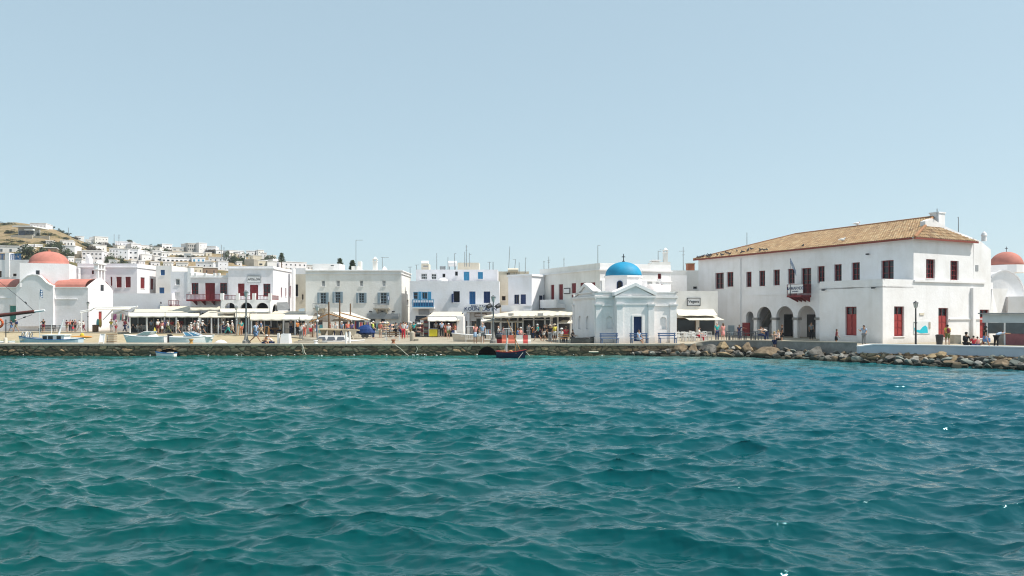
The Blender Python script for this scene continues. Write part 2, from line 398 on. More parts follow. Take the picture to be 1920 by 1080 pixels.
o1 = ocean(512, 53.0, LAM, R(80), 6.0, W1, 3, .03, CHOP); o2 = ocean(512, 17.3, .8, R(70), 3.0, W2, 5, .012, .9); o3 = ocean(256, 91.0, 9.0, R(95), 4.0, .045, 9, 0, 1)
def shoreY(X, Y):
    px = 960 + FP * X / Y; tab = np.array([(-900, 66), (1200, 66), (1400, 64.5), (1560, 58.5), (1740, 53.5), (1920, 50), (2600, 42)]); return np.interp(px, tab[:, 0], tab[:, 1])
fade = np.clip((shoreY(XX, YY) - YY) / 14, 0.30, 1)
patch = .75 + .5 * samp(o3[0] / .045 * .5, 91, YY * .7 + 11, XX * .7 + 5).clip(-1, 1)
Z = np.zeros_like(XX); DX = Z.copy(); DY = Z.copy()
for (H, dx, dy, L), g in ((o1, fade), (o2, fade * patch), (o3, fade)):
    Z += samp(H, L, XX, YY) * g; DX += samp(dx, L, XX, YY) * g; DY += samp(dy, L, XX, YY) * g
fx = np.clip((.92 - np.abs(UU)) / .03, 0, 1)
PX = XX - DX * fx; PY = np.minimum(YY - DY, 74); Z = Z * fx
nr, nc = XX.shape; verts = np.stack([PX, PY, Z], -1).reshape(-1, 3).astype(np.float32)
me = bpy.data.meshes.new('water'); me.vertices.add(nr * nc); me.vertices.foreach_set('co', verts.ravel())
ii = np.arange(nr * nc).reshape(nr, nc); q = np.stack([ii[:-1, :-1], ii[:-1, 1:], ii[1:, 1:], ii[1:, :-1]], -1).reshape(-1, 4).astype(np.int32); nq = len(q)
me.loops.add(nq * 4); me.loops.foreach_set('vertex_index', q.ravel()); me.polygons.add(nq); me.polygons.foreach_set('loop_start', np.arange(0, nq * 4, 4, dtype=np.int32)); me.polygons.foreach_set('loop_total', np.full(nq, 4, dtype=np.int32))
me.polygons.foreach_set('use_smooth', np.ones(nq, dtype=bool)); me.update(calc_edges=True)

def water_mat(name, flat=False):
    m = bpy.data.materials.new(name); m.use_nodes = True; nt = m.node_tree; b = nt.nodes['Principled BSDF']
    b.inputs['Roughness'].default_value = .05; b.inputs['IOR'].default_value = 1.333; b.inputs['Specular Tint'].default_value = SPT; b.inputs['Specular IOR Level'].default_value = .5
    g = nd(nt, 'ShaderNodeNewGeometry'); sp = nd(nt, 'ShaderNodeSeparateXYZ'); nt.links.new(g.outputs['Position'], sp.inputs[0])
    # depth of the sea bed: shallow pale sand beside the rocks, deep water offshore
    dv = nd(nt, 'ShaderNodeMath', operation='MULTIPLY'); dv.inputs[1].default_value = .33; nt.links.new(sp.outputs['X'], dv.inputs[0])
    ad = nd(nt, 'ShaderNodeMath', operation='ADD'); nt.links.new(sp.outputs['Y'], ad.inputs[0]); nt.links.new(dv.outputs[0], ad.inputs[1])
    ns = nd(nt, 'ShaderNodeTexNoise'); ns.inputs['Scale'].default_value = .16; ns.inputs['Detail'].default_value = 3; nt.links.new(g.outputs['Position'], ns.inputs['Vector'])
    a2 = nd(nt, 'ShaderNodeMath', operation='MULTIPLY_ADD'); a2.inputs[1].default_value = 12; nt.links.new(ns.outputs['Fac'], a2.inputs[0]); nt.links.new(ad.outputs[0], a2.inputs[2])
    mr = nd(nt, 'ShaderNodeMapRange'); mr.inputs['From Min'].default_value = 20; mr.inputs['From Max'].default_value = 80; nt.links.new(a2.outputs[0], mr.inputs['Value'])
    cr = nd(nt, 'ShaderNodeValToRGB'); e = cr.color_ramp.elements; e[0].position = 0; e[0].color = (*DEEP, 1); e[1].position = 1; e[1].color = (.16, .24, .13, 1)
    x = e.new(.62); x.color = (*MIDW, 1); x = e.new(.84); x.color = (*SHALW, 1)
    nt.links.new(mr.outputs[0], cr.inputs['Fac'])
    bx = nd(nt, 'ShaderNodeMapRange'); bx.inputs['From Min'].default_value = -14; bx.inputs['From Max'].default_value = 16; nt.links.new(sp.outputs['X'], bx.inputs['Value'])
    bm_ = nd(nt, 'ShaderNodeMixRGB', blend_type='MULTIPLY'); bm_.inputs['Color2'].default_value = BLUER; nt.links.new(bx.outputs[0], bm_.inputs['Fac']); nt.links.new(cr.outputs['Color'], bm_.inputs['Color1']); nt.links.new(bm_.outputs['Color'], b.inputs['Base Color'])
    mp = nd(nt, 'ShaderNodeMapping'); mp.inputs['Scale'].default_value = (1.3, 5.0, 3); mp.inputs['Rotation'].default_value = (0, 0, R(12)); nt.links.new(g.outputs['Position'], mp.inputs['Vector'])
    n1 = nd(nt, 'ShaderNodeTexNoise'); n1.inputs['Scale'].default_value = 1.5; n1.inputs['Detail'].default_value = 6; n1.inputs['Roughness'].default_value = .5; n1.inputs['Distortion'].default_value = .3
    nt.links.new(mp.outputs['Vector'], n1.inputs['Vector'])
    bp = nd(nt, 'ShaderNodeBump'); bp.inputs['Strength'].default_value = 1; bp.inputs['Distance'].default_value = .11 if flat else WBUMP
    nt.links.new(n1.outputs['Fac'], bp.inputs['Height']); nt.links.new(bp.outputs['Normal'], b.inputs['Normal'])
    return m
me.materials.append(water_mat('sea_water')); link('water', me, kind='structure')
mb = MB(); mb.quad((-1500, -1500, -.42), (1500, -1500, -.42), (1500, 1500, -.42), (-1500, 1500, -.42)); struct('sea', mb, water_mat('far_water', True))
mb = MB(); mb.prism([GP(-500, 69.45).xy[:], GP(606, 69.45).xy[:], GP(560, 90).xy[:], GP(0, 108).xy[:], GP(-500, 113).xy[:]], -.4, 0); struct('harbour_water', mb, MATS.get('x') or water_mat('harbour_water_surface', True))

# ------------------------------------------------------------------ quay wall of rubble masonry, really bumpy
def voro(x, z, sx, sz, seed):
    """2D cellular distance difference (F2-F1) and cell id, numpy"""
    u = x / sx; v = z / sz; iu = np.floor(u).astype(int); iv = np.floor(v).astype(int)
    f1 = np.full(x.shape, 9.); f2 = f1.copy(); cid = np.zeros(x.shape)
    for a in (-1, 0, 1):
        for b in (-1, 0, 1):
            ci, cj = iu + a, iv + b; h = (ci * 374761393 + cj * 668265263 + seed * 974711) & 0xffffff; h = (h ^ (h >> 9)) * 60493 & 0xffffff; h2 = (h ^ (h >> 7)) * 19990303 & 0xffffff
            d = np.hypot(ci + (h % 1000) / 1000 - u, cj + (h2 % 1000) / 1000 - v)
            m = d < f1; f2 = np.where(m, f1, np.minimum(f2, d)); cid = np.where(m, (h % 997) / 997, cid); f1 = np.where(m, d, f1)
    return f2 - f1, cid
def stonewall(name, P, z0, z1, skip=(), dx=.05, dz=.04, sx=.62, sz=.3, depth=.14, base=None):
    """P: plan polyline left to right"""
    L = [0]
    for a, b in zip(P[:-1], P[1:]): L.append(L[-1] + (Vector(b) - Vector(a)).length)
    n = int(L[-1] / dx); s = np.linspace(0, L[-1], n); X = np.interp(s, L, [p[0] for p in P]); Yv = np.interp(s, L, [p[1] for p in P])
    z = np.arange(z0, z1 + .001, dz); S, Zg = np.meshgrid(s, z, indexing='ij'); wob = .12 * np.sin(S * 1.7 + 3 * np.sin(Zg * 3)) + .07 * np.sin(S * 4.1)
    e, cid = voro(S + wob, Zg + .06 * np.sin(S * 2.3), sx, sz, 4)
    hgt = np.clip(e * 3.2, 0, 1) ** .6 * depth * (.45 + .75 * cid)
    Xg = np.repeat(X[:, None], len(z), 1); Yg = np.repeat(Yv[:, None], len(z), 1) - hgt - (z1 - Zg) * .12
    me = bpy.data.meshes.new(name); vv = np.stack([Xg, Yg, Zg], -1).reshape(-1, 3); nz_ = len(z); ii = np.arange(n * nz_).reshape(n, nz_)
    q = np.stack([ii[:-1, :-1], ii[1:, :-1], ii[1:, 1:], ii[:-1, 1:]], -1).reshape(-1, 4)
    cx = (S[:-1, :-1]).ravel(); cz = Zg[:-1, :-1].ravel(); cX = Xg[:-1, :-1].ravel(); keep = np.ones(len(q), bool)
    for x0, x1, zt in skip:
        c = (x0 + x1) / 2; r = (x1 - x0) / 2; keep &= ~((np.abs(cX - c) < r) & (cz < z0 + (zt - z0) * np.sqrt(np.clip(1 - ((cX - c) / r) ** 2, 0, 1)) ** .8))
    q = q[keep]; me.from_pydata(vv.tolist(), [], q.tolist())
    ca = me.color_attributes.new('Tint', 'FLOAT_COLOR', 'POINT'); mort = np.clip(e * 6, 0, 1)
    wet = np.clip((Zg - .28) / .25, 0, 1)       # weed and wet band at the waterline
    t = np.stack([cid, mort, wet, np.ones_like(cid)], -1).reshape(-1, 4); ca.data.foreach_set('color', t.ravel())
    me.polygons.foreach_set('use_smooth', [True] * len(q)); me.update()
    m = bpy.data.materials.new('rubble_masonry'); m.use_nodes = True; nt = m.node_tree; b = nt.nodes['Principled BSDF']; b.inputs['Roughness'].default_value = .9
    at = nd(nt, 'ShaderNodeVertexColor', layer_name='Tint'); sp = nd(nt, 'ShaderNodeSeparateColor'); nt.links.new(at.outputs['Color'], sp.inputs[0])
    cr = nd(nt, 'ShaderNodeValToRGB'); e_ = cr.color_ramp.elements; e_[0].color = (.15, .09, .05, 1); e_[1].color = (.52, .33, .18, 1); e_[1].position = .95
    x = e_.new(.35); x.color = (.33, .21, .12, 1); x = e_.new(.6); x.color = (.46, .33, .21, 1); x = e_.new(.8); x.color = (.20, .13, .07, 1)
    nt.links.new(sp.outputs[0], cr.inputs['Fac'])
    nz = nd(nt, 'ShaderNodeTexNoise'); nz.inputs['Scale'].default_value = 7; nz.inputs['Detail'].default_value = 6; g = nd(nt, 'ShaderNodeNewGeometry'); nt.links.new(g.outputs['Position'], nz.inputs['Vector'])
    m1 = nd(nt, 'ShaderNodeMixRGB', blend_type='OVERLAY'); m1.inputs['Fac'].default_value = .8; nt.links.new(cr.outputs['Color'], m1.inputs['Color1']); nt.links.new(nz.outputs['Fac'], m1.inputs['Color2'])
    m2 = nd(nt, 'ShaderNodeMixRGB'); m2.inputs['Color1'].default_value = (.05, .04, .028, 1); nt.links.new(sp.outputs[1], m2.inputs['Fac']); nt.links.new(m1.outputs['Color'], m2.inputs['Color2'])
    m3 = nd(nt, 'ShaderNodeMixRGB'); m3.inputs['Color1'].default_value = (.075, .065, .035, 1); nt.links.new(sp.outputs[2], m3.inputs['Fac']); nt.links.new(m2.outputs['Color'], m3.inputs['Color2'])
    nt.links.new(m3.outputs['Color'], b.inputs['Base Color'])
    bp = nd(nt, 'ShaderNodeBump'); bp.inputs['Strength'].default_value = .8; bp.inputs['Distance'].default_value = .03; nt.links.new(nz.outputs['Fac'], bp.inputs['Height']); nt.links.new(bp.outputs['Normal'], b.inputs['Normal'])
    me.materials.append(m)
    return me
arch1 = (GP(894, 66).x, GP(932, 66).x, .74); arch2 = (GP(322 - 27, 66).x, GP(341, 66).x, .56)
me = stonewall('quay_wall', [GP(-500, 65.95).xy[:], GP(1290, 65.95).xy[:]], -.5, G - .10, [arch1, arch2])
qw = link('quay_wall', me, None, 'long rubble stone quay wall along the water with a dark culvert arch', 'quay wall')
mb = MB()
for i in range(62):                                  # coping slabs, slightly uneven
    a = GP(-500, 66).x + i * 1.62; b_ = a + 1.60; j = random.uniform(-.02, .02)
    if a > GP(1292, 66).x: break
    mb.box(a, b_, 65.72 + j, 66.6, G - .11, G + .035 + j * .4)
mb.build('coping', CONC, qw)
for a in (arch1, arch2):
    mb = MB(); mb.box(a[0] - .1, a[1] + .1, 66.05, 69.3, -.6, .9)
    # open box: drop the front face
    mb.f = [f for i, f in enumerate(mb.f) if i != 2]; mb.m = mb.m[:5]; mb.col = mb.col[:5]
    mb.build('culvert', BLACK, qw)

# ------------------------------------------------------------------ parapets on the right
def parapet(name, label, tab, th, z0, m, m2, tops):
    rt = root(name, label, 'sea wall', GP(tab[0][0], tab[0][1]))
    mb = MB(); n = 40
    pxs = [tab[0][0] + (tab[-1][0] - tab[0][0]) * i / n for i in range(n + 1)]
    P = []
    for px in pxs:
        Y = lerp(tab, px); P.append((px, Y, ZY(lerp(tops, px), Y)))
    for (a, Ya, za), (b, Yb, zb) in zip(P[:-1], P[1:]):
        A, B_ = GP(a, Ya), GP(b, Yb); A2, B2 = A + Vector((0, th, 0)), B_ + Vector((0, th, 0))
        mb.hexa([(A.x, A.y, z0), (B_.x, B_.y, z0), (B2.x, B2.y, z0), (A2.x, A2.y, z0), (A.x, A.y, za - .06), (B_.x, B_.y, zb - .06), (B2.x, B2.y, zb - .06), (A2.x, A2.y, za - .06)])
    mb.build('wall_face', m, rt)
    q = MB()
    for (a, Ya, za), (b, Yb, zb) in zip(P[:-1], P[1:]):
        A, B_ = GP(a, Ya), GP(b, Yb); f = Vector((0, -.05, 0)); A -= -f; B_ -= -f; A2, B2 = A + Vector((0, th + .1, 0)), B_ + Vector((0, th + .1, 0))
        q.hexa([(A.x, A.y, za - .06), (B_.x, B_.y, zb - .06), (B2.x, B2.y, zb - .06), (A2.x, A2.y, za - .06), (A.x, A.y, za + .02), (B_.x, B_.y, zb + .02), (B2.x, B2.y, zb + .02), (A2.x, A2.y, za + .02)])
    q.build('wall_cap', m2, rt)
    return rt
SEA2 = [(1290, 66.1), (1306, 66.2), (1330, 66.3), (1400, 66.2), (1560, 60.3), (1607, 58.2)]
parapet('sea_wall', 'bare grey concrete sea wall curving down at its end behind the tan boulders', SEA2, .35, -.2, CONC2, CONC, [(1290, 646.5), (1300, 644), (1312, 641), (1330, 638.6), (1400, 638), (1607, 642)])
PAINTW = mat('pale_blue_paint_wall', (.50, .56, .62), .8, .15, .8, .3, 5)
parapet('sea_wall', 'pale blue painted sea wall with white top in front of the kiosk', [(1612, 57.4), (1625, 57.0), (1740, 55), (1920, 52), (2200, 48), (2600, 43.6)], .5, .62, PAINTW, FRW, [(1612, 649), (1622, 646.5), (1640, 645.4), (1740, 647), (1920, 650.5), (2200, 657), (2600, 667)])
mb = MB(); P = [(1612, 57.0), (1740, 54.6), (1920, 51.6), (2200, 47.6), (2600, 43.2)]
me = stonewall('rough_footing', [GP(px, Y).xy[:] for px, Y in P], -.4, .72, (), .07, .05, .5, .3, .2)
link('wall_footing', me, None, 'dark rough masonry footing below the pale blue sea wall', 'wall footing')

# ------------------------------------------------------------------ boulders
def rock_mesh(seed, flat=1.0):
    import bmesh
    rnd = random.Random(seed); bm = bmesh.new(); bmesh.ops.create_icosphere(bm, subdivisions=4, radius=1)
    pl = []
    for _ in range(11):
        n = Vector((rnd.gauss(0, 1), rnd.gauss(0, 1), rnd.gauss(0, .8))).normalized(); pl.append((n, rnd.uniform(.45, .8)))
    off = Vector((seed * 3.1, 1, 2))
    for v in bm.verts:
        for n, d in pl:
            e = v.co.dot(n) - d
            if e > 0: v.co -= n * e * .93
        v.co *= 1 + .10 * noise.noise(v.co * 2.2 + off) + .045 * noise.noise(v.co * 6 + off)
        v.co.z *= flat
    me = bpy.data.meshes.new('boulder'); bm.to_mesh(me); bm.free()
    me.polygons.foreach_set('use_smooth', [True] * len(me.polygons))
    try: me.set_sharp_from_angle(angle=R(28))
    except Exception: pass
    me.materials.append(None); return me
ROCKM = [mat('rock_' + n, c, .9, .5, 2.5, .9, 7, rgb2=c2) for n, c, c2 in (('tan', (.23, .17, .11), (.09, .065, .04)), ('grey', (.20, .185, .165), (.07, .065, .055)), ('pale', (.40, .38, .34), (.15, .14, .12)), ('dark', (.13, .12, .105), (.06, .055, .05)), ('ochre', (.34, .255, .15), (.2, .14, .075)), ('green_grey', (.23, .25, .22), (.10, .11, .10)))]
for m_ in ROCKM:                       # wet, weedy band at the waterline
    nt = m_.node_tree; b = nt.nodes['Principled BSDF']; src = b.inputs['Base Color'].links[0].from_socket; g = nd(nt, 'ShaderNodeNewGeometry'); sp = nd(nt, 'ShaderNodeSeparateXYZ'); nt.links.new(g.outputs['Position'], sp.inputs[0])
    mr = nd(nt, 'ShaderNodeMapRange'); mr.inputs['From Min'].default_value = .12; mr.inputs['From Max'].default_value = .34; nt.links.new(sp.outputs['Z'], mr.inputs['Value'])
    mx = nd(nt, 'ShaderNodeMixRGB'); mx.inputs['Color1'].default_value = (.028, .03, .02, 1); nt.links.new(mr.outputs[0], mx.inputs['Fac']); nt.links.new(src, mx.inputs['Color2']); nt.links.new(mx.outputs['Color'], b.inputs['Base Color'])
RM = [rock_mesh(s, f) for s, f in zip(range(14), (1, .7, .85, .6, 1, .8, .7, .9, .55, 1, .8, .65, .9, .75))]
def boulder(p, sz, mi, me, rot, label=None, group='boulders of the breakwater'):
    o = bpy.data.objects.new('boulder', me); COL.objects.link(o); o.location = p; o.scale = sz; o.rotation_euler = rot
    o.material_slots[0].link = 'OBJECT'; o.material_slots[0].material = ROCKM[mi]
    tag(o, label, 'boulder', group); return o
WLR = [(1190, 65.5), (1280, 64.8), (1400, 63.8), (1500, 60.2), (1560, 58.4), (1740, 53), (1920, 49.4), (2200, 45), (2500, 41)]
rr = random.Random(12)
mn = ['tan', 'grey', 'pale', 'dark', 'ochre', 'greenish grey']
def base_label(px, mi, row, big):
    zone = 'in front of the chapel' if px < 1300 else 'below the grey sea wall' if px < 1500 else 'under the town hall corner' if px < 1660 else 'under the pale blue sea wall'
    hgt = ('at the waterline', 'halfway up the breakwater', 'on top of the breakwater')[row]
    return f'{mn[mi]} {"large " if big else ""}boulder {hgt} {zone}'
# the largest ones, placed one by one: px, py centre, width px, height px, material
BIG = [(1437, 661, 68, 21, 0, 'long flat-topped tan boulder, the biggest of the breakwater'), (1222, 661, 22, 12, 0, 'rounded tan boulder where the breakwater meets the quay wall'), (1275, 655, 40, 22, 0, 'dark-sided tan boulder in front of the café chairs'), (1331, 657, 34, 22, 1, 'wide shadowed boulder below the curved end of the grey wall'), (1300, 657, 24, 20, 0, 'squarish brown boulder left of the wide shadowed one'), (1356, 649, 26, 13, 4, 'ochre boulder just under the curved wall'), (1400, 654, 26, 20, 0, 'brown boulder touching the big flat-topped one'), (1530, 662, 38, 20, 1, 'big rugged grey brown boulder beside the dark gaps'), (1875, 684, 40, 20, 0, 'wide tan boulder low at the waterline under the kiosk'), (1632, 659, 30, 7, 4, 'flat orange tan slab under the corner of the town hall'), (1590, 673, 30, 9, 0, 'low tan block at the waterline under the red door'), (1500, 665, 26, 10, 1, 'low grey slab right of the biggest boulder'), (1748, 668, 22, 8, 4, 'flat ochre stone high on the pile near the lamp post'), (1765, 664, 24, 9, 4, 'flat yellow stone high on the pile near the wall map')]
for px, py, wpx, hpx, mi, lb in BIG:
    Y = lerp(WLR, px) + .4 + max(0, (lerp([(1190, 668), (1400, 671), (1560, 677), (1740, 687), (1920, 694)], px) - py)) * .05
    s = Y / FP; p = W(px, py, Y); o = boulder(p, (wpx * s * .56, wpx * s * .35 + .2, hpx * s * .62), mi, RM[(px * 7) % 14], (rr.uniform(-.15, .15), rr.uniform(-.12, .12), rr.uniform(-.3, .3)), lb)
def rowfill(a, b, t, dz, s0, s1, step, row):
    px = a
    while px < b:
        Yw = lerp(WLR, px); Yp = lerp(SEA, px) if px > 1290 else 66.0
        Y = Yw + (Yp - Yw) * t + rr.uniform(-.25, .25); big = rr.random() < .22; sz = rr.uniform(s0, s1) * (1.35 if big else 1)
        x = rr.random(); mi = (0 if x < .16 else 1 if x < .46 else 2 if x < .58 else 3 if x < .76 else 4 if x < .84 else 5) if px < 1560 else (1 if x < .22 else 2 if x < .48 else 5 if x < .68 else 3 if x < .8 else 4 if x < .9 else 0)
        z = dz + rr.uniform(-.1, .1) + (sz - .4) * .2
        if Y < Yp - .1:
            boulder(GP(px, Y, z), (sz * rr.uniform(.9, 1.35), sz * rr.uniform(.8, 1.1), sz * rr.uniform(.55, .85)), mi, RM[rr.randrange(14)], (rr.uniform(-.5, .5), rr.uniform(-.5, .5), rr.uniform(0, 6.28)), base_label(px, mi, row, big))
        px += step * rr.uniform(.75, 1.3) * sz / .45 * 66 / Yw ** 1 * 1.0
rowfill(1180, 2120, .06, .02, .24, .46, 10.5, 0); rowfill(1195, 2120, .36, .28, .22, .42, 10.5, 1); rowfill(1290, 2120, .74, .55, .20, .36, 11, 2)
rowfill(1560, 2080, .56, .42, .2, .34, 11, 1)
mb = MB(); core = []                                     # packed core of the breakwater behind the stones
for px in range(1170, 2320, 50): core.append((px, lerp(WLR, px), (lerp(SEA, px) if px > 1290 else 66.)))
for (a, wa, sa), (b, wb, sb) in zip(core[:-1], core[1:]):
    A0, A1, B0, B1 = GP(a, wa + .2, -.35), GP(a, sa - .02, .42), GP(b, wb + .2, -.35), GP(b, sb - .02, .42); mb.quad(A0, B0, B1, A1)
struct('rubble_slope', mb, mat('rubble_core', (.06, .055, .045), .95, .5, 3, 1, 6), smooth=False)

# ------------------------------------------------------------------ hill
SKYL = [(-500, 430), (-100, 420), (0, 418), (30, 416.5), (62, 421), (92, 427), (112, 433), (140, 446), (165, 457), (190, 462), (250, 466), (330, 471), (420, 476), (480, 484), (540, 493), (600, 503), (700, 520), (900, 545), (2500, 556)]
YR, Y0T = 380.0, 128.0
def terr(X, Y):
    px = 960 + FP * X / Y; yr = lerp(SKYL, px); zr = CH + (HZ - yr) * YR / FP; t = (Y - Y0T) / (YR - Y0T)
    n = noise.noise(Vector((X * .03, Y * .03, 0))) * 2.2 + noise.noise(Vector((X * .11, Y * .11, 3))) * .8
    if t < 0: return .3
    if t <= 1: return .9 + (zr - .9) * t ** .95 + n * min(1, t * 3) * min(1, (1 - t) * 4)
    return zr * max(0, 1 - ((t - 1) * .9))
def gY(px, py):
    lo, hi = Y0T, YR
    for _ in range(30):
        m = (lo + hi) / 2; k_ = K(px) * m
        if HZ - (terr(k_, m) - CH) * FP / m < py: hi = m
        else: lo = m
    return (lo + hi) / 2
mb = MB(); cols = [-700 + 14 * i for i in range(240)]; rws = [Y0T - 4 + 4.2 * i for i in range(95)]
vv = []
for Y in rws:
    for px in cols: X = K(px) * Y; vv.append((X, Y, terr(X, Y)))
nC = len(cols); mb.add(vv, [(j * nC + i, j * nC + i + 1, (j + 1) * nC + i + 1, (j + 1) * nC + i) for j in range(len(rws) - 1) for i in range(nC - 1)])
hm = bpy.data.materials.new('dry_hillside'); hm.use_nodes = True; nt = hm.node_tree; b = nt.nodes['Principled BSDF']; b.inputs['Roughness'].default_value = .95; b.inputs['Specular IOR Level'].default_value = .1
g = nd(nt, 'ShaderNodeNewGeometry'); n1 = nd(nt, 'ShaderNodeTexNoise'); n1.inputs['Scale'].default_value = .07; n1.inputs['Detail'].default_value = 9; n1.inputs['Roughness'].default_value = .72; nt.links.new(g.outputs['Position'], n1.inputs['Vector'])
cr = nd(nt, 'ShaderNodeValToRGB'); e = cr.color_ramp.elements; e[0].position = .36; e[0].color = (.06, .07, .03, 1); e[1].position = .70; e[1].color = (.42, .38, .30, 1)
x = e.new(.45); x.color = (.17, .13, .06, 1); x = e.new(.52); x.color = (.30, .22, .125, 1); x = e.new(.62); x.color = (.24, .175, .10, 1)
nt.links.new(n1.outputs['Fac'], cr.inputs['Fac']); nt.links.new(cr.outputs['Color'], b.inputs['Base Color'])
n2 = nd(nt, 'ShaderNodeTexNoise'); n2.inputs['Scale'].default_value = .6; n2.inputs['Detail'].default_value = 5; nt.links.new(g.outputs['Position'], n2.inputs['Vector'])
bp = nd(nt, 'ShaderNodeBump'); bp.inputs['Distance'].default_value = 1.2; bp.inputs['Strength'].default_value = .8; nt.links.new(n2.outputs['Fac'], bp.inputs['Height']); nt.links.new(bp.outputs['Normal'], b.inputs['Normal'])
struct('hill', mb, hm, smooth=True)
# ------------------------------------------------------------------ hillside houses
RH = random.Random(4)
def hhouse(label, x0, x1, y0, y1, m=None, nx=0, ny=1, dep=8, wm=None, wh=.5, ww=.45, lit=0, skip=(), cat='house', name='hillside_house', roofslab=False, wy=None):
    """small far house: walls, roof lip, windows in rows"""
    m = m or WHITE; Y = gY((x0 + x1) / 2, y1); s = Y / FP
    rot = math.radians(RH.uniform(8, 38)); F = FX(x0, x1 - lit, Y, Y + (x1 - lit - x0) * s * math.tan(rot)); zt, zb = ZY(y0, Y), ZY(y1, Y) - 2.5
    rt = root(name, label, cat, F.w(F.L / 2, dep / 2, zb))
    mb = MB(); mb.box(0, F.L, 0, dep, zb, zt, F); mb.build('wall', m, rt)
    q = MB(); q.box(-.12, F.L + .12, -.12, dep + .1, zt + .003, zt + .22, F); q.build('roof', WHITE if m is not WGREY else WHITE2, rt)
    H = zt - ZY(y1, Y); 
    for j in range(ny):
        for i in range(nx):
            if (i, j) in skip: continue
            a = F.L * (i + .5) / nx; w_ = F.L / nx * ww; z = zt - .3 - (H - .2) * (j + .5) / ny; h = (H / ny) * wh
            q = MB(); w_ *= .8; h *= .85; q.box(a - w_ / 2, a + w_ / 2, -.06, .02, z - h / 2, z + h / 2, F)
            q.build('window', wm or BRW, rt)
    return rt
hh = hhouse
t = hh('modern house of grey glass under a white roof slab, alone on the dry slope', 34, 64, 424.5, 444, WGREY, 0, 1, 9)
Yh = gY(49, 444); Fh = FX(34, 64, Yh)
q = MB(); q.box(-1.2, Fh.L + .4, -1.6, 9, ZY(426, Yh), ZY(423.8, Yh), Fh); q.build('roof_slab', FRW, t)
q = MB(); q.box(.3, Fh.L * .45, -.1, 0, ZY(442, Yh), ZY(433, Yh), Fh); q.build('glass_wall', mat('slate_glass', (.07, .08, .11), .3), t)
q = MB(); q.box(Fh.L * .5, Fh.L * .72, -.1, 0, ZY(439, Yh), ZY(433, Yh), Fh); q.box(Fh.L * .75, Fh.L * .97, -.1, 0, ZY(439, Yh), ZY(433, Yh), Fh); q.build('window', BRW, t)
q = MB(); q.box(Fh.L * .5, Fh.L + .3, -1.2, -.05, ZY(432.5, Yh), ZY(430, Yh), Fh); q.build('balcony', FRW, t)
hh('long mauve grey house on the skyline of the dry hill', 56, 91, 418.5, 427, WPINK, 5, 1, 9, ww=.16, wh=.3, lit=5)
hh('white house with a row of four dark windows beside the hill trees', 113, 137, 450.5, 461, None, 4, 1, 9, ww=.4, wh=.4)
hh('lower white annexe below the house with four windows', 117, 140, 461, 478, None, 2, 1, 8, ww=.2, wh=.15)
hh('low white house with a grey bay at the left edge of the slope', -6, 46, 461.5, 474, None, 3, 1, 9, ww=.3, wh=.5, wm=GLASSB)
hh('ruined brown stone house with arched openings above the red church dome', 77, 106, 464.5, 478, mat('ruin_stone', (.24, .17, .11), .95, .4, .4), 5, 1, 7, ww=.35, wh=.45)
hh('small white terrace wall with chimneys on the grass slope', 50, 67, 459, 464, WPINK, 0, 1, 4)
hh('white two-storey house on the skyline above the apartments', 178, 206, 443.5, 457, WHITE2, 4, 2, 10, ww=.25, wh=.25, lit=3)
hh('pale house with a rounded roof edge under the skyline house', 174, 200, 459, 472, WHITE2, 2, 1, 9, ww=.12, wh=.3)
hh('grey white three-storey house with loggias behind the bell gable', 154, 192, 470, 495, WPINK, 5, 3, 10, ww=.6, wh=.3)
hh('flat roof cap storey on the three-storey loggia house', 167, 191, 467.5, 470.5, WHITE, 0, 1, 8)
hh('bluish white apartment block stepping down the slope, left unit', 205, 222, 466, 484, WHITEB, 3, 3, 10, ww=.45, wh=.35)
hh('bluish white apartment block stepping down the slope, middle unit', 222, 240, 467, 486, WHITEB, 2, 2, 10, ww=.2, wh=.3)
hh('bluish white apartment block stepping down the slope, right unit', 240, 259, 467.5, 487, WHITEB, 2, 2, 10, ww=.55, wh=.3)
hh('long pale house with dark doors on the ridge', 216, 249, 453, 461, WPINK, 5, 1, 9, ww=.2, wh=.4)
hh('cream low house in front of the ridge house', 220, 246, 460, 466, WHITE2, 3, 1, 7, ww=.15, wh=.3)
hh('plain mauve white cube beside the cream low house', 246, 266, 457, 468, WPINK, 0, 1, 9, lit=2)
hh('white cube house behind the plain mauve cube', 264, 286, 460, 467, None, 3, 1, 8, ww=.2, wh=.3)
hh('white house with one small window under the trees', 266, 285, 477, 489, None, 2, 1, 9, ww=.15, wh=.15)
hh('stepped white house left of the apartment block end', 258, 274, 470, 482, None, 2, 1, 9, ww=.2, wh=.2)
hh('white house with a wide dark veranda opening', 286, 303, 470, 480, None, 2, 1, 8, ww=.6, wh=.3)
hh('low white house with a dark horizontal strip window', 290, 312, 480.5, 490, None, 1, 1, 8, ww=.6, wh=.3)
hh('white house with pink base standing alone on the ridge', 304, 323, 457.5, 467.5, None, 3, 1, 8, ww=.5, wh=.25)
hh('grey glazed half of the largest ridge house', 352, 373, 456, 470, WGREY, 6, 2, 9, ww=.55, wh=.5)
hh('bright white half of the largest ridge house', 373, 388, 455.5, 471, None, 2, 2, 9, ww=.18, wh=.18)
hh('white ridge house with a rounded end', 388, 405, 462, 469, None, 0, 1, 9)
hh('upper long white row house with many pale doors', 286, 383, 471.5, 480.5, WHITE2, 12, 1, 8, ww=.4, wh=.4, wm=GLASSB)
hh('lower long white row house with dark square openings', 303, 360, 482.5, 491, WHITEB, 7, 1, 8, ww=.65, wh=.35)
hh('white house with turquoise glazing at the end of the long row', 360, 385, 483, 491, WHITEB, 3, 1, 8, ww=.5, wh=.6, wm=LBLUE)
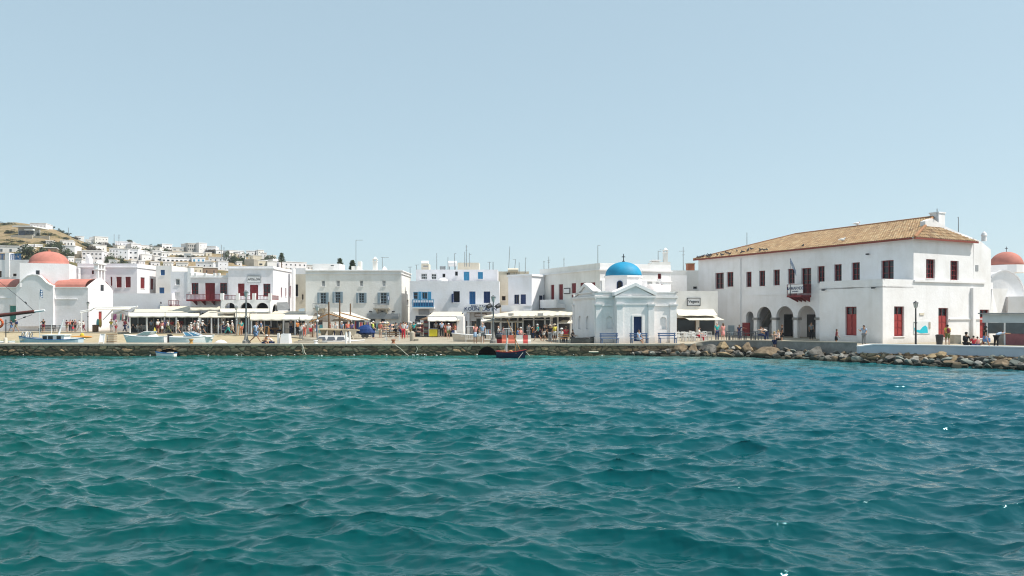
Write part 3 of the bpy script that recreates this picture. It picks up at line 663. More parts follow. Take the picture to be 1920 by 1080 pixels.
hh('bluish white flat house with turquoise window beside the trees', 391, 427, 482.5, 490, WHITEB, 4, 1, 8, ww=.25, wh=.5)
hh('grey white cube house with small windows above the long cornice roof', 409, 428, 490, 507, WHITEB, 2, 2, 9, ww=.2, wh=.15)
hh('grey white house with a dark slot window left of the cube house', 367, 400, 491.5, 502, WHITEB, 3, 1, 9, ww=.2, wh=.25)
hh('white ridge house with a shaded terrace', 430, 458, 469.5, 475, None, 1, 1, 8, ww=.55, wh=.3)
hh('cream house below the shaded terrace house', 431, 447, 474.5, 482, WCREAM, 1, 1, 8, ww=.2, wh=.3)
hh('tan stone block house on the slope right of the bell gable', 476, 491, 479, 488, WCREAM, 0, 1, 8)
hh('white house with two dark windows behind the tan block', 480, 500, 474, 483, None, 3, 1, 8, ww=.25, wh=.35)
hh('cream barrel house with a brown opening above the hotel roof', 477, 501, 488, 500, WCREAM, 1, 1, 9, ww=.3, wh=.3)
hh('white sloping gable house right of the cream barrel house', 501, 519, 490, 502, None, 0, 1, 9)
hh('white house between the hill bushes and the flats', 512, 526, 486.5, 499, WHITE2, 0, 1, 8)
hh('white block of flats with balconies on the right shoulder of the hill', 524, 575, 490.5, 506, WPINK, 6, 2, 9, ww=.32, wh=.4)
hh('tan unfinished block behind the hotel roof terrace', 355, 380, 500, 512, WCREAM, 3, 1, 8, ww=.2, wh=.3)
hh('brown unfinished block next to the tan one', 381, 408, 502, 513, mat('bare_brick', (.36, .25, .18), .9, .3, 1), 2, 1, 8, ww=.15, wh=.5)
hh('tiny white house at the skyline end of the dry hill', 142, 158, 443, 449, None, 1, 1, 6, ww=.2, wh=.4)
hh('low white wall house on the ridge left of the skyline house', 160, 178, 449.5, 456, None, 2, 1, 6, ww=.2, wh=.3)
hh('white garage on the ridge between bushes', 322, 345, 464, 470, WHITE2, 2, 1, 7, ww=.5, wh=.4, wm=FRG)
hh('white cubic house with a small terrace above the flats', 462, 478, 470.5, 478, None, 2, 1, 7, ww=.2, wh=.3)
hh('narrow white house between the loggia house and the bluish flats', 194, 204, 473, 484, None, 1, 2, 7, ww=.3, wh=.25)
hh('pale two-window house under the ridge bushes right of the cube', 287, 300, 463.5, 470, WHITE2, 2, 1, 7, ww=.25, wh=.35)
hh('white house with a single dark door above the grey slot-window house', 345, 358, 476, 483, None, 1, 1, 7, ww=.15, wh=.5)
hh('small cream shed right of the upper row house', 386, 397, 473.5, 480, WCREAM, 1, 1, 6, ww=.25, wh=.4)
hh('white three-window house under the lower row house', 330, 352, 493, 500, None, 3, 1, 7, ww=.2, wh=.4)
hh('grey white stepped house under the wide veranda house', 283, 300, 491, 498, WPINK, 2, 1, 7, ww=.25, wh=.4)
hh('small bright house right of the cream shaded-terrace pair', 449, 461, 477, 484, None, 2, 1, 7, ww=.2, wh=.35)
hh('white house on the slope left of the four-window house', 86, 99, 452, 458, WHITE2, 2, 1, 6, ww=.2, wh=.35)
hh('low white house above the ruined brown stone house', 66, 80, 459, 464, None, 2, 1, 6, ww=.2, wh=.4)
hh('white house with a dark opening at the foot of the brown green tree', 186, 203, 494, 502, WPINK, 1, 1, 6, ww=.2, wh=.4)
hh('white flat house above the right end of the long cornice roof', 432, 444, 484, 491, None, 2, 1, 7, ww=.2, wh=.4)
hh('pale small house right of the dark green tree', 449, 460, 485, 493, WHITE2, 1, 1, 7, ww=.25, wh=.4)
hh('bright low house in front of the tan block', 470, 482, 489, 496, None, 2, 1, 7, ww=.2, wh=.35)
hh('long low white house at the far right foot of the hill', 576, 600, 497, 506, None, 4, 1, 7, ww=.25, wh=.35)
hh('white house between the slot-window house and the hotel parapet', 338, 350, 501, 508, WPINK, 1, 1, 6, ww=.25, wh=.4)
hh('white one-window house high between ridge trees', 405, 418, 469, 476, None, 1, 1, 7, ww=.2, wh=.35)
hh('small mauve house left of the upper row house', 272, 285, 467, 473, WPINK, 1, 1, 7, ww=.25, wh=.4)
hh('white pair of cubes under the small mauve house', 303, 318, 473, 481, None, 2, 1, 7, ww=.25, wh=.35)
for lb, x0, x1, y0, y1, n, k in (('white cube behind the salmon dome right shoulder', 128, 139, 482, 491, 2, 1), ('low pale house below the retaining walls', 140, 153, 486, 494, 3, 1), ('bright house directly right of the small dark tree group', 146, 158, 474, 482, 2, 1), ('white terrace house under the lower flats left end', 204, 219, 488, 495, 3, 1),
  ('plain small white block below the middle flats', 246, 256, 489, 496, 1, 1), ('two-storey white house below the stepped white house', 260, 272, 489, 498, 2, 2), ('pale low house under the house with the strip window', 306, 322, 492, 499, 3, 1), ('small house squeezed behind the turquoise glazed end', 386, 396, 489, 496, 1, 1),
  ('white house with dark door under the ridge trees on the right', 419, 430, 477, 484, 1, 1), ('narrow house at the right of the bell gable slope', 444, 454, 491, 498, 1, 1), ('white house low on the slope before the spidery pine', 503, 515, 494, 501, 2, 1), ('small ridge house left of the bright green tree', 484, 495, 469, 475, 2, 1),
  ('tiny house on the shoulder above the flats left corner', 508, 518, 479, 485, 1, 1), ('white house over the roof of the mauve house', 222, 236, 497, 503, 2, 1)):
    hh(lb, x0, x1, y0, y1, [None, WHITE2, WPINK][(x0 * 7) % 3], n, k, 7, ww=.22, wh=.3)
# stone bell gable on the slope
Yb = gY(466, 499); t = root('stone_chapel', 'grey stone chapel with a small bell gable on the slope', 'chapel', GP(466, Yb, ZY(499, Yb)))
Fb = FX(458, 476, Yb); mb = MB(); mb.box(0, Fb.L, 0, 5, ZY(502, Yb) - 2, ZY(486, Yb), Fb); mb.build('wall', mat('ruin_stone2', (.42, .38, .32), .95, .3, .6), t)
mb = MB(); a, b_ = Fb.L * .38, Fb.L * .95
for x0, x1 in ((a, a + .8), (b_ - .8, b_)): mb.box(x0, x1, .2, 1.0, ZY(486, Yb), ZY(481, Yb), Fb)
mb.box(a, b_, .2, 1.0, ZY(481, Yb), ZY(479, Yb), Fb); mb.build('bell_gable', WCREAM, t)

# retaining walls on the slope
for px0, px1, py in ((126, 152, 476), (126, 150, 482), (20, 60, 446), (64, 92, 447)):
    Y = gY((px0 + px1) / 2, py); F = FX(px0, px1, Y); mb = MB(); mb.box(0, F.L, 0, .6, ZY(py, Y) - 1.5, ZY(py, Y) + 1.0, F)
    o = mb.build('retaining_wall', CONC, None); tag(o, {126: 'pale stone retaining wall terrace by the white annexe' if py == 476 else 'lower pale stone retaining wall near the annexe', 20: 'stone terrace wall under the modern glass house', 64: 'short pale terrace wall right of the modern house'}[px0], 'retaining wall')

# ------------------------------------------------------------------ foliage
def leafmat(n, c):
    m = mat(n, c, .8, rgb2=tuple(x * .55 for x in c), vscale=.9); return m
LEAFS = [leafmat('foliage_dark', (.062, .085, .042)), leafmat('foliage_mid', (.075, .10, .04)), leafmat('foliage_olive', (.11, .12, .055)), leafmat('foliage_brown', (.10, .075, .045))]
def crown_mesh(seed, n=900, clumps=16, leaf=.10):
    r = random.Random(seed); vs = []; fs = []
    cl = [(Vector((r.gauss(0, .42), r.gauss(0, .35), abs(r.gauss(.38, .26)))), r.uniform(.2, .42)) for _ in range(clumps)]
    for i in range(n):
        c, rad = r.choice(cl); d = Vector((r.gauss(0, 1), r.gauss(0, 1), r.gauss(0, 1))).normalized() * rad * r.uniform(.6, 1.05); p = c + d; p.z = max(.02, p.z)
        a = Vector((r.gauss(0, 1), r.gauss(0, 1), r.gauss(0, 1))).normalized(); b = a.cross(d.normalized() if d.length else Vector((0, 0, 1))).normalized(); s = leaf * r.uniform(.5, 1.3)
        k = len(vs); vs += [p - a * s, p - b * s * .6, p + a * s, p + b * s * .6]; fs.append((k, k + 1, k + 2, k + 3))
    me = bpy.data.meshes.new('crown'); me.from_pydata([tuple(v) for v in vs], [], fs); me.materials.append(None); return me
CR = [crown_mesh(s) for s in range(5)]
def trunk_mesh():
    mb = MB(); mb.tube((0, 0, -.25), (.02, 0, .25), .05, .035, 6); mb.tube((.02, 0, .22), (.22, .05, .55), .03, .015, 5); mb.tube((.02, 0, .2), (-.2, -.04, .5), .028, .014, 5); mb.tube((.01, 0, .2), (.03, .15, .5), .025, .012, 5)
    me = bpy.data.meshes.new('trunk'); me.from_pydata(mb.v, [], mb.f); me.materials.append(WOOD); return me
TRK = trunk_mesh()
def tree(name, label, px, py, wpx, hpx, mi, seed, Y=None, z=None):
    Y = Y or gY(px, py); s = Y / FP; z = ZY(py, Y) if z is None else z
    rt = root(name, label, 'tree' if name == 'tree' else 'shrub', (0, 0, 0), 'trees and shrubs on the hillside')
    o = link('crown', CR[seed % 5], rt); o.material_slots[0].link = 'OBJECT'; o.material_slots[0].material = LEAFS[mi]
    o2 = link('trunk', TRK, rt)
    rt.location = (K(px) * Y, Y, z - .2); rt.scale = (wpx * s / 1.6, wpx * s / 1.6, hpx * s / .85); rt.rotation_euler = (0, 0, seed * 1.3)
TT = [('dark green tree to the left of the red church dome, the widest on the hill', 62, 487, 46, 24, 0), ('dark tree left of the house with four windows', 99, 468, 24, 14, 0), ('dense dark tree touching the house with four windows', 110, 470, 14, 17, 0), ('grey green tree below the white annexe', 123, 479, 20, 11, 1),
      ('round dark bush right of the modern glass house', 70, 443, 13, 8, 0), ('tree at the far left edge below the low white house', 4, 469, 16, 8, 0), ('olive bush band above the low white house', 14, 461, 34, 7, 2), ('bush on the crest at the far left', 12, 421, 18, 5, 0), ('small dark bush on the crest beside the mauve house', 93, 427, 12, 5, 0),
      ('wind-bent bush on the skyline slope', 116, 436, 14, 5, 0), ('lower skyline bush on the dry slope', 126, 440, 10, 4, 0), ('row of bushes below the dry crest', 140, 448, 14, 5, 3), ('dark tree right of the four-window house', 158, 461, 22, 8, 0), ('brown green shrub band by the rounded-roof house', 168, 469, 26, 7, 3),
      ('green tree under the rounded-roof house', 150, 472, 20, 7, 0), ('shrubs between the ridge houses', 196, 462, 24, 7, 3), ('shrub mass below the skyline house', 212, 464, 18, 5, 1), ('large brown green tree left of the bluish flats', 205, 493, 20, 18, 1), ('rust coloured shrub beside the brown green tree', 198, 489, 12, 10, 3),
      ('dark bush in front of the bluish flats', 233, 495, 16, 8, 0), ('olive scrub below the bluish flats', 218, 497, 20, 6, 2), ('dark oval bush on the ridge roofline', 243, 452.5, 8, 4, 0), ('long hedge-like tree group below the mauve cube', 276, 472, 34, 8, 1), ('ridge bushes left of the pink-based house', 294, 466, 18, 7, 0),
      ('shrubs right of the mauve cube at the ridge', 314, 472, 16, 6, 3), ('bush line under the upper row house', 350, 481.5, 40, 3, 2), ('reddish hedge right of the largest ridge house', 402, 475, 26, 8, 3), ('dark green tree above the grey cube house', 437, 492, 22, 17, 0), ('mid green tree right of the dark one above the cube house', 449, 494, 18, 12, 1),
      ('dark tree left of the cube house', 424, 486, 20, 10, 3), ('bright green tree by the tan stone block', 505, 489, 16, 10, 1), ('olive tree right of the tan stone block', 496, 491, 16, 6, 2), ('small green bush beside the bell gable chapel', 463, 479, 12, 5, 1), ('reddish bush under the bright green tree', 508, 492, 12, 7, 3),
      ('dry scrub on the upper dry slope', 20, 436, 26, 4, 2), ('dry scrub right of the modern house', 88, 440, 20, 4, 2), ('dry scrub low on the golden slope', 96, 455, 30, 4, 2), ('dry scrub at mid slope near the left edge', 36, 453, 30, 4, 2), ('pale scrub on the golden slope below the crest', 120, 447, 20, 3, 2)]
for i, (lb, px, py, w_, h_, mi) in enumerate(TT): tree('tree' if h_ > 9 else 'shrub', lb, px, py, w_, h_, mi, i)
# Norfolk pines behind the big grey white house
def pine(label, px, py0, py1, wpx, Y, loose):
    s = Y / FP; H = (py1 - py0) * s; rt = root('norfolk_pine', label, 'tree', GP(px, Y, ZY(py1, Y)), 'norfolk pines behind the roofs')
    b = Vector((K(px) * Y, Y, ZY(py1, Y))); mb = MB(); mb.tube(b + Vector((0, 0, -5)), b + Vector((0, 0, H)), .22, .04, 7); mb.build('trunk', WOOD, rt)
    r = random.Random(int(px)); mb = MB(); n = 8 if loose else 13
    for j in range(n):
        z = H * (.1 + .88 * j / n); L = wpx * s * .5 * (1 - j / n * .75) * r.uniform(.8, 1.1)
        for k in range(7):
            a = k * .9 + j + r.uniform(-.2, .2); d = Vector((math.cos(a), math.sin(a), .22)); e = b + Vector((0, 0, z)) + d * L; o_ = b + Vector((0, 0, z)); mb.tube(o_, e, .05, .02, 4)
            for q_ in range(6 if loose else 10):
                t_ = r.uniform(.25, 1); p = o_ + (e - o_) * t_; dd = Vector((r.gauss(0, 1), r.gauss(0, 1), abs(r.gauss(0, 1)))).normalized() * .33; c_ = dd.orthogonal().normalized() * .09
                mb.quad(p - c_, p + c_, p + dd + c_ * .4, p + dd - c_ * .4)
    mb.build('crown', LEAFS[0], rt)
pine('taller open Norfolk pine behind the white roof box', 637.5, 484, 508, 17, 150, True)
pine('smaller dense Norfolk pine behind the white roof blocks', 661, 489, 508, 13, 150, False)
pine('thin spidery pine above the white block of flats', 528, 474, 494, 15, 190, True)

# ------------------------------------------------------------------ first-row buildings, left
wn = lambda a, b, c, d, kind='glass', **k: (a, b, c, d, kind, k)
t = building('house', 'white house with blue roof railings at the left edge behind the pink-roofed church', 'house', FX(-60, 57, 126), 9, ZY(487, 126), [wn(24, 31, 513, 518, 'dark', col='wood', nx=1, ny=1), wn(-1, 3, 508, 520, 'dark', col='wood')])
Fh = FX(-60, 57, 126)
for a, b_ in ((-2, 9), (19, 38)):
    q = MB(); s0, s1 = Fh.S(a), Fh.S(b_)
    for i in range(int((s1 - s0) / .22) + 1): x = s0 + i * .22; q.box(x, x + .12, .1, .16, ZY(485.5, 126) - .3, ZY(476, 126), Fh)
    q.box(s0, s1, .09, .17, ZY(477, 126), ZY(475.5, 126), Fh); q.build('roof_railing', BLUE, t)
q = MB(); q.box(Fh.S(10), Fh.S(18), -.1, 1.2, ZY(520, 126), ZY(474, 126), Fh); q.build('chimney_wall', WHITE, t)

building('house', 'mauve-grey house with oxblood shutters and bright side wall behind the bell gable', 'house', FX(145, 257, 121), 9, ZY(494, 121),
         [wn(172, 177, 507, 514, 'glass', col='red', nx=1, ny=2), wn(207, 210.5, 519, 536, 'shut'), wn(218, 228, 519, 539, 'shut'), wn(235, 245, 519, 539, 'shut')],
         [wn(263.5, 271.5, 520, 541, 'shut'), wn(282.5, 288, 522.5, 543, 'shut')], m=WPINK, corn=[(ZY(502, 121), .12, .12)])
building('house', 'cream-lit narrow house with two blue shuttered windows', 'house', FX(292, 322, 125), 7, ZY(498, 125), [wn(301, 309, 506, 516, 'shut', col='blue'), wn(298.5, 308, 539, 551, 'shut', col='blue')], m=WHITE2)
building('house', 'low terrace wall house between the shuttered house and the awnings', 'house', FX(212, 322, 111), 3, ZY(550, 111), [wn(300, 303, 566, 570, 'dark', col='grey')], m=WPINK)
building('house', 'grey plastered house with small grey window and red balcony grille', 'house', FX(320, 357, 112), 10, ZY(509, 112), [wn(329, 337, 523, 534.5, 'glass', col='white', nx=2, ny=1), wn(328, 337, 548, 563, 'shut', col='white')], m=WPINK)
t = root('chimney_pillar', 'white square pillar at the corner of the grey plastered house roof', 'pillar', GP(354, 112, 8)); mb = MB(); mb.box(K(351.5) * 111.9, K(357.5) * 111.9, 111.9, 113, 6.5, ZY(502, 112)); mb.build('shaft', WHITE, t)
# red grille balcony
def railing(name, par, F, s0, s1, z0, z1, m, dep=-.0, gap=.16, th=.035, rail=.05, posts=None):
    q = MB(); n = max(2, int((s1 - s0) / gap))
    for i in range(n + 1): x = s0 + (s1 - s0) * i / n; q.box(x - th / 2, x + th / 2, dep, dep + th, z0, z1, F)
    q.box(s0, s1, dep - .01, dep + th + .01, z1 - rail, z1 + .01, F); q.box(s0, s1, dep - .01, dep + th + .01, z0, z0 + rail, F)
    return q.build(name, m, par)
F1 = FX(300, 345, 111); t = root('balcony_grille', 'small red iron balcony grille above the café awnings', 'balcony', F1.w(3, 0, 4.5)); railing('railing', t, F1, F1.S(319.5), F1.S(338), ZY(572, 111), ZY(563, 111), RED, -.6, .2)
q = MB(); q.box(F1.S(319.5), F1.S(338), -.6, 0, ZY(573, 111), ZY(572, 111), F1); q.build('floor', RED, t)

# hotel with the APOLLON sign
YA = 105.0; FA = FX(357, 512, YA); FL = FX(357, 430, YA + .4)
t = building('hotel', 'white wing with tall oxblood windows and a long red balcony left of the hotel front', 'hotel', FL, 8, ZY(519, YA), [wn(359, 372, 530.5, 552), wn(384.5, 403, 530.5, 562, 'door'), wn(412.5, 425.5, 530.5, 552)], m=WPINK, corn=[(ZY(521, YA), .15, .08)])
q = MB()
for px in (357, 366, 384, 402, 410, 426): q.box(FL.S(px) - .15, FL.S(px) + .15, -.02, .3, ZY(519, YA), ZY(511.5, YA), FL)
q.box(FL.S(357), FL.S(426), 0, .22, ZY(519.5, YA), ZY(516, YA), FL); q.build('roof_parapet', WHITE, t)
b0 = YA - 1.2; FB = FX(349, 414, b0)
t2 = root('balcony', 'long oxblood iron balcony on brackets across the hotel wing', 'balcony', FB.w(2, 0, 4.5))
q = MB(); q.box(0, FB.L, 0, 1.6, ZY(564.5, b0), ZY(562, b0), FB); q.build('floor', RED, t2)
railing('railing', t2, FB, 0.03, FB.L - .03, ZY(562, b0), ZY(551.5, b0), RED, 0.02, .17)
for px in (360, 376, 394):
    q = MB(); q.extr([FB.w(FB.S(px), .1, ZY(564.6, b0)), FB.w(FB.S(px), 1.5, ZY(564.6, b0)), FB.w(FB.S(px), 1.5, ZY(572, b0))], (.12, 0, 0)); q.build('bracket', RED, t2)
t = building('hotel', 'main white hotel block with the APOLLON name board and bright right side', 'hotel', FX(428, 512, YA), 9, ZY(499, YA),
             [wn(446, 458.5, 531.5, 555, 'shut'), wn(468.5, 484, 534, 563, 'door'), wn(493.5, 507, 532, 556)],
             [wn(526.5, 529, 539, 557, 'shut'), wn(535, 537, 540, 556, 'shut'), wn(543, 545.5, 536, 557, 'shut')], m=WPINK, corn=[(ZY(504.5, YA), .18, .12)])
s = root('name_board', 'framed white board with the word APOLLON over the hotel balcony door', 'sign', FA.w(8, 0, 7.5))
a, b_, c, d = FA.rect(464.5, 489, 518.5, 529.5); q = MB(); q.box(a, b_, -.12, -.02, c, d, FA); q.build('board', WHITE, s)
q = MB()
for x0, x1, z0, z1 in ((a - .05, b_ + .05, d, d + .06), (a - .05, b_ + .05, c - .05, c), (a - .05, a, c, d), (b_, b_ + .05, c, d)): q.box(x0, x1, -.14, -.02, z0, z1, FA)
q.box(a, b_, -.12, -.06, d + .18, d + .22, FA); q.build('frame', FRG, s); text('APOLLON', FA, (a + b_) / 2, (c + d) / 2, .40, DMETAL, s, -.13, sx=.88)
# portico terrace in front
YP = 101.0; FP_ = FX(414, 507, YP); zt = ZY(562, YP)
t = root('portico', 'white portico terrace with three arches and red railings in front of the hotel', 'portico', FP_.w(3, 1, 1))
mb = MB(); hs = []
for x0, x1, y0 in ((421.5, 441, 567.5), (450.5, 473, 567), (480, 503, 567.5)):
    r = FP_.rect(x0, x1, y0, 640); hs.append(r + (1,))
wallgrid(mb, FP_, 0, FP_.L, .6, zt, hs, .45)
FR_ = FP_.rightside(YA - YP - .02); wallgrid(mb, FR_, 0, FR_.L, .6, zt, [(.8, FR_.L - .8, .6, ZY(570, YP), 1)], .3)
mb.box(0.02, FP_.L - .02, .46, YA - YP - .02, zt - .35, zt - .05, FP_); mb.build('arcade_wall', WHITE, t)
mb = MB()
for px in (417, 446.5, 477, 507): x = FP_.S(px); mb.box(x - .28, x + .12, -.05, .35, zt, ZY(550, YP), FP_)
mb.build('pillar', WHITE, t)
for a, b_ in ((420, 444), (450, 474), (480, 504)): railing('railing', t, FP_, FP_.S(a), FP_.S(b_), zt + .02, ZY(553.5, YP), RED, .1, .18)
railing('railing', t, FR_, .4, FR_.L - .1, zt + .02, ZY(553.5, YP), RED, .1, .2)
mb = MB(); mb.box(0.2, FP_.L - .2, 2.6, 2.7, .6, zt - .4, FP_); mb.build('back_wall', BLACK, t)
t = root('wall_pillar', 'tall thin white pillar at the end of the hotel side wall', 'pillar', GP(548, 113, 1)); mb = MB(); mb.box(K(546.5) * 112, K(550.5) * 112, 112, 113, .6, ZY(503, 112)); mb.build('shaft', WHITE, t)
t = root('tarpaulin', 'grey tarpaulin hung beside the portico right arch', 'tarpaulin', GP(530, 104, 3)); mb = MB(); mb.extr([W(519, 567, 103.6), W(539, 566, 104.4), W(544, 582, 104.4), W(520, 582, 103.6)], (0, .05, 0)); mb.build('cloth', FRG, t)

# alley
building('house', 'cream alley house with a shaded balcony between hotel and big grey white house', 'house', FX(550, 574, 118), 8, ZY(514, 118), [wn(566, 569, 552, 562, 'glass', col='wood', nx=1), wn(553, 559, 533, 556, 'dark', col='grey')], m=WCREAM)
building('house', 'stepped white roof block above the alley', 'house', FX(546, 573, 128), 6, ZY(503, 128), [], m=WHITE)
t = root('canopy', 'grey canopy across the alley mouth', 'canopy', GP(560, 112, 3)); mb = MB(); mb.extr([W(560, 579, 110), W(571, 578, 112), W(571, 590, 112), W(560, 592, 110)], (0, .08, 0)); mb.build('cloth', GBLUE, t)

# big grey white house
YH = 98.0; FH = FX(573, 753, YH)
WS = [wn(x, x + 6.6, 526, 536.5, 'glass', col='white', nx=3, ny=4) for x in (603, 630.5, 674.5, 716.5)] + [wn(600, 611.5, 548.5, 570, 'side', col='gblue', ny=4), wn(628, 638.5, 547, 568, 'side', col='gblue', ny=4), wn(672.5, 683, 549, 568, 'side', col='gblue', ny=4), wn(713, 725, 548.5, 571, 'side', col='gblue', ny=4), wn(693, 704, 597, 620, 'shop', col='grey'), wn(714, 722, 597, 620, 'shop', col='grey'), wn(640, 652, 598, 624, 'shop', col='grey'), wn(660, 684, 598, 624, 'shop', col='grey'), wn(590, 605, 600, 624, 'shop', col='grey')]
t = building('house', 'big square grey white house with grey blue shutters and plain cornice', 'house', FH, 9, ZY(506, YH), WS, [wn(763, 766, 562, 573, 'dark', col='grey')], m=WHITE2, corn=[(ZY(514, YH), .08, .1), (ZY(508.5, YH), .12, .14)])
for x0, x1, y0, lb in ((590, 613, 569, 'left'), (702, 731.5, 569, 'right')):
    a, b_, c, d = FH.rect(x0, x1, y0, 580); q = root('balcony', 'white balustrade balcony ' + ('on the first floor above the fish market pergola' if lb == 'left' else 'with a flag on the first floor of the square house'), 'balcony', FH.w((a + b_) / 2, 0, c))
    m_ = MB(); m_.box(a, b_, -.95, 0, c, c + .14, FH); m_.build('slab', CONC, q)
    for s_ in (a + .4, b_ - .4): m_ = MB(); m_.extr([FH.w(s_ - .08, -.7, c), FH.w(s_ - .08, 0, c), FH.w(s_ - .08, 0, c - .6)], (.16, 0, 0)); m_.build('bracket', WCREAM, q)
    railing('railing', q, FH, a, b_, c + .14, d, FRG, -.93, .14, .03)
a, b_, c, d = FH.rect(689, 748, 588, 594); q = root('awning_box', 'folded grey awning box over the shop doors of the square house', 'awning', FH.w(a, 0, c)); m_ = MB(); m_.box(a, b_, -.5, -.02, c, d, FH); m_.box(a, b_, -.55, -.5, c - .25, c + .05, FH); m_.build('casing', FRG, q)
for px in (695, 717, 738):
    q = root('spotlight', {695: 'small dark wall spotlight, left one over the awning box', 717: 'small dark wall spotlight, middle one over the awning box', 738: 'small dark wall spotlight, right one over the awning box'}[px], 'spotlight', FH.w(FH.S(px), 0, ZY(584, YH))); m_ = MB(); m_.box(FH.S(px) - .16, FH.S(px) + .16, -.25, 0, ZY(585, YH), ZY(584, YH) + .06, FH); m_.build('housing', DMETAL, q)
building('roof_room', 'long low white roof room on the square house', 'roof room', FX(586, 637, YH + 4), 3, ZY(494.5, YH + 4), [wn(620, 626, 497, 499, 'dark', col='grey', nx=1)], zbot=ZY(510, YH + 4))
building('roof_room', 'small stepped white roof room, lower part', 'roof room', FX(659, 671, YH + 4), 3, ZY(499, YH + 4), zbot=ZY(510, YH + 4), m=WHITE2)
building('roof_room', 'narrow white roof stack behind the stepped roof room', 'roof room', FX(670.5, 676.5, YH + 5), 1, ZY(490, YH + 5), zbot=ZY(510, YH + 4), m=WHITE2)
def cycl_chimney(label, px0, px1, py0, py1, Y, holes=True):
    s = Y / FP; r = (px1 - px0) / 2 * s; b = W((px0 + px1) / 2, py1, Y); H = (py1 - py0) * s; t = root('chimney', label, 'chimney', b)
    mb = MB(); mb.box(b.x - r * .8, b.x + r * .8, Y - r * .8, Y + r * .8, b.z - .5, b.z + H * .62); mb.build('shaft', WHITE2, t)
    mb = MB(); mb.box(b.x - r, b.x + r, Y - r, Y + r, b.z + H * .62, b.z + H * .68)
    for i in (-1, 1):
        for j in (-1, 1): mb.box(b.x + i * r * .6 - r * .18, b.x + i * r * .6 + r * .18, Y + j * r * .6 - r * .18, Y + j * r * .6 + r * .18, b.z + H * .68, b.z + H * .8)
    mb.box(b.x - r, b.x + r, Y - r, Y + r, b.z + H * .8, b.z + H * .84)
    mb.lathe((b.x, Y, b.z), [(r * .9, H * .84), (r * .6, H * .93), (.02, H * 1.02)], 10); mb.build('cap', WHITE2, t)
cycl_chimney('white pointed chimney on the square house roof', 698.5, 708, 482, 506, YH + 3)
t = root('roof_dome', 'tiny white pointed roof bump right of the pointed chimney', 'dome', W(721, 505, YH + 3)); mb = MB(); mb.lathe(W(721, 506, YH + 3), [(.35, 0), (.28, .2), (.02, .45)], 10); mb.build('cone', WHITE, t)

# blue balcony house
YM = 93.0; FM = FX(768, 936, YM)
t = building('house', 'white house with azure balcony and navy shutters above the kiosk', 'house', FM, 4, ZY(527, YM),
  [wn(775, 783.5, 547.5, 561, 'glass', col='lblue', nx=1, ny=2), wn(791, 801.5, 547.5, 561, 'glass', col='lblue', nx=2, ny=1), wn(850, 862, 546, 567, 'dark', col='dblue', nx=1), wn(880, 891.5, 546.5, 572, 'door', col='blue'), wn(907, 919, 546.5, 568, 'shut', col='dblue'),
   wn(779, 800, 592, 600, 'shop', col='dblue'), wn(806, 850, 600, 628, 'shop', col='grey'), wn(874, 882, 602, 628, 'shop', col='wood'), wn(884, 893, 602, 628, 'shop', col='wood'), wn(893, 903, 597, 628, 'shop', col='grey'), wn(908, 930, 602, 628, 'shop', col='wood')], m=WHITEB)
for s_ in (784.5, 802.5):
    q = MB(); a, b_, c, d = FM.rect(s_, s_ + 6, 547, 561.5); q.box(a, b_, -.07, 0, c, d, FM); q.build('shutter', LBLUE, t)
q = MB(); a, b_, c, d = FM.rect(847, 850, 551, 567); q.box(a, b_, -.3, 0, c, d, FM); q.build('shutter', DBLUE, t)
YB_ = YM - 1.1; FBm = FX(773, 813.5, YB_); q = root('balcony', 'azure wooden balcony on a white slab', 'balcony', FBm.w(1, 0, 4))
m_ = MB(); m_.box(0, FBm.L, 0, 1.1, ZY(578.5, YB_), ZY(576, YB_), FBm); m_.build('slab', WHITE, q); railing('railing', q, FBm, .03, FBm.L - .03, ZY(576, YB_), ZY(561.5, YB_), LBLUE, .03, .3, .07, .09)
m_ = MB(); m_.box(.1, FBm.L - .1, .10, .12, ZY(575, YB_), ZY(567, YB_), FBm); m_.build('panel', BLUE, q)
s = root('shop_sign', 'grey shop sign board under the azure balcony', 'sign', FM.w(2, 0, 3)); a, b_, c, d = FM.rect(785, 805, 580, 590); q = MB(); q.box(a, b_, -.1, 0, c, d, FM); q.build('board', mat('sign_grey', (.35, .36, .4), .6, .3, 6), s)
Yk = YM - 1.6; Fk = FX(876, 925, Yk)
t = root('terrace', 'white terrace parapet with stair carrying the fish taverna lettering', 'terrace', Fk.w(1, 0, 2.5)); m_ = MB(); m_.box(0, Fk.L, 0, .2, ZY(584.5, Yk), ZY(570.5, Yk), Fk); m_.box(0, Fk.L, .2, 1.58, ZY(584.5, Yk), ZY(582, Yk), Fk); m_.box(Fk.S(876), Fk.S(880), .2, 1.58, .9, ZY(584.5, Yk), Fk); m_.box(Fk.S(921), Fk.S(925), .2, 1.58, .9, ZY(584.5, Yk), Fk); m_.build('parapet', WHITEB, t)
text('FISH', Fk, Fk.S(889), ZY(574.3, Yk), .36, DBLUE, t, -.02, sx=1.15); text('TAVERN', Fk, Fk.S(911), ZY(574.3, Yk), .36, DBLUE, t, -.02, sx=1.15); text('KOUNELAS IN', Fk, Fk.S(901), ZY(579.6, Yk), .56, DBLUE, t, -.02, sx=1.05)
m_ = MB(); m_.extr([W(876, 571, Yk), W(876, 585, Yk), W(859, 600, Yk), W(859, 585, Yk)], (0, .2, 0)); m_.build('stair_wall', WHITEB, t)
s = root('menu_board', 'wide white board with dark frame under the taverna terrace', 'sign', FM.w(8, 0, 2.4)); a, b_, c, d = FM.rect(890, 912, 587, 594.5); q = MB(); q.box(a, b_, -.1, 0, c, d, FM); q.build('frame', WOOD, s); q = MB(); q.box(a + .08, b_ - .08, -.12, -.1, c + .08, d - .08, FM); q.build('board', WPINK, s)
YU = YM + 4.5
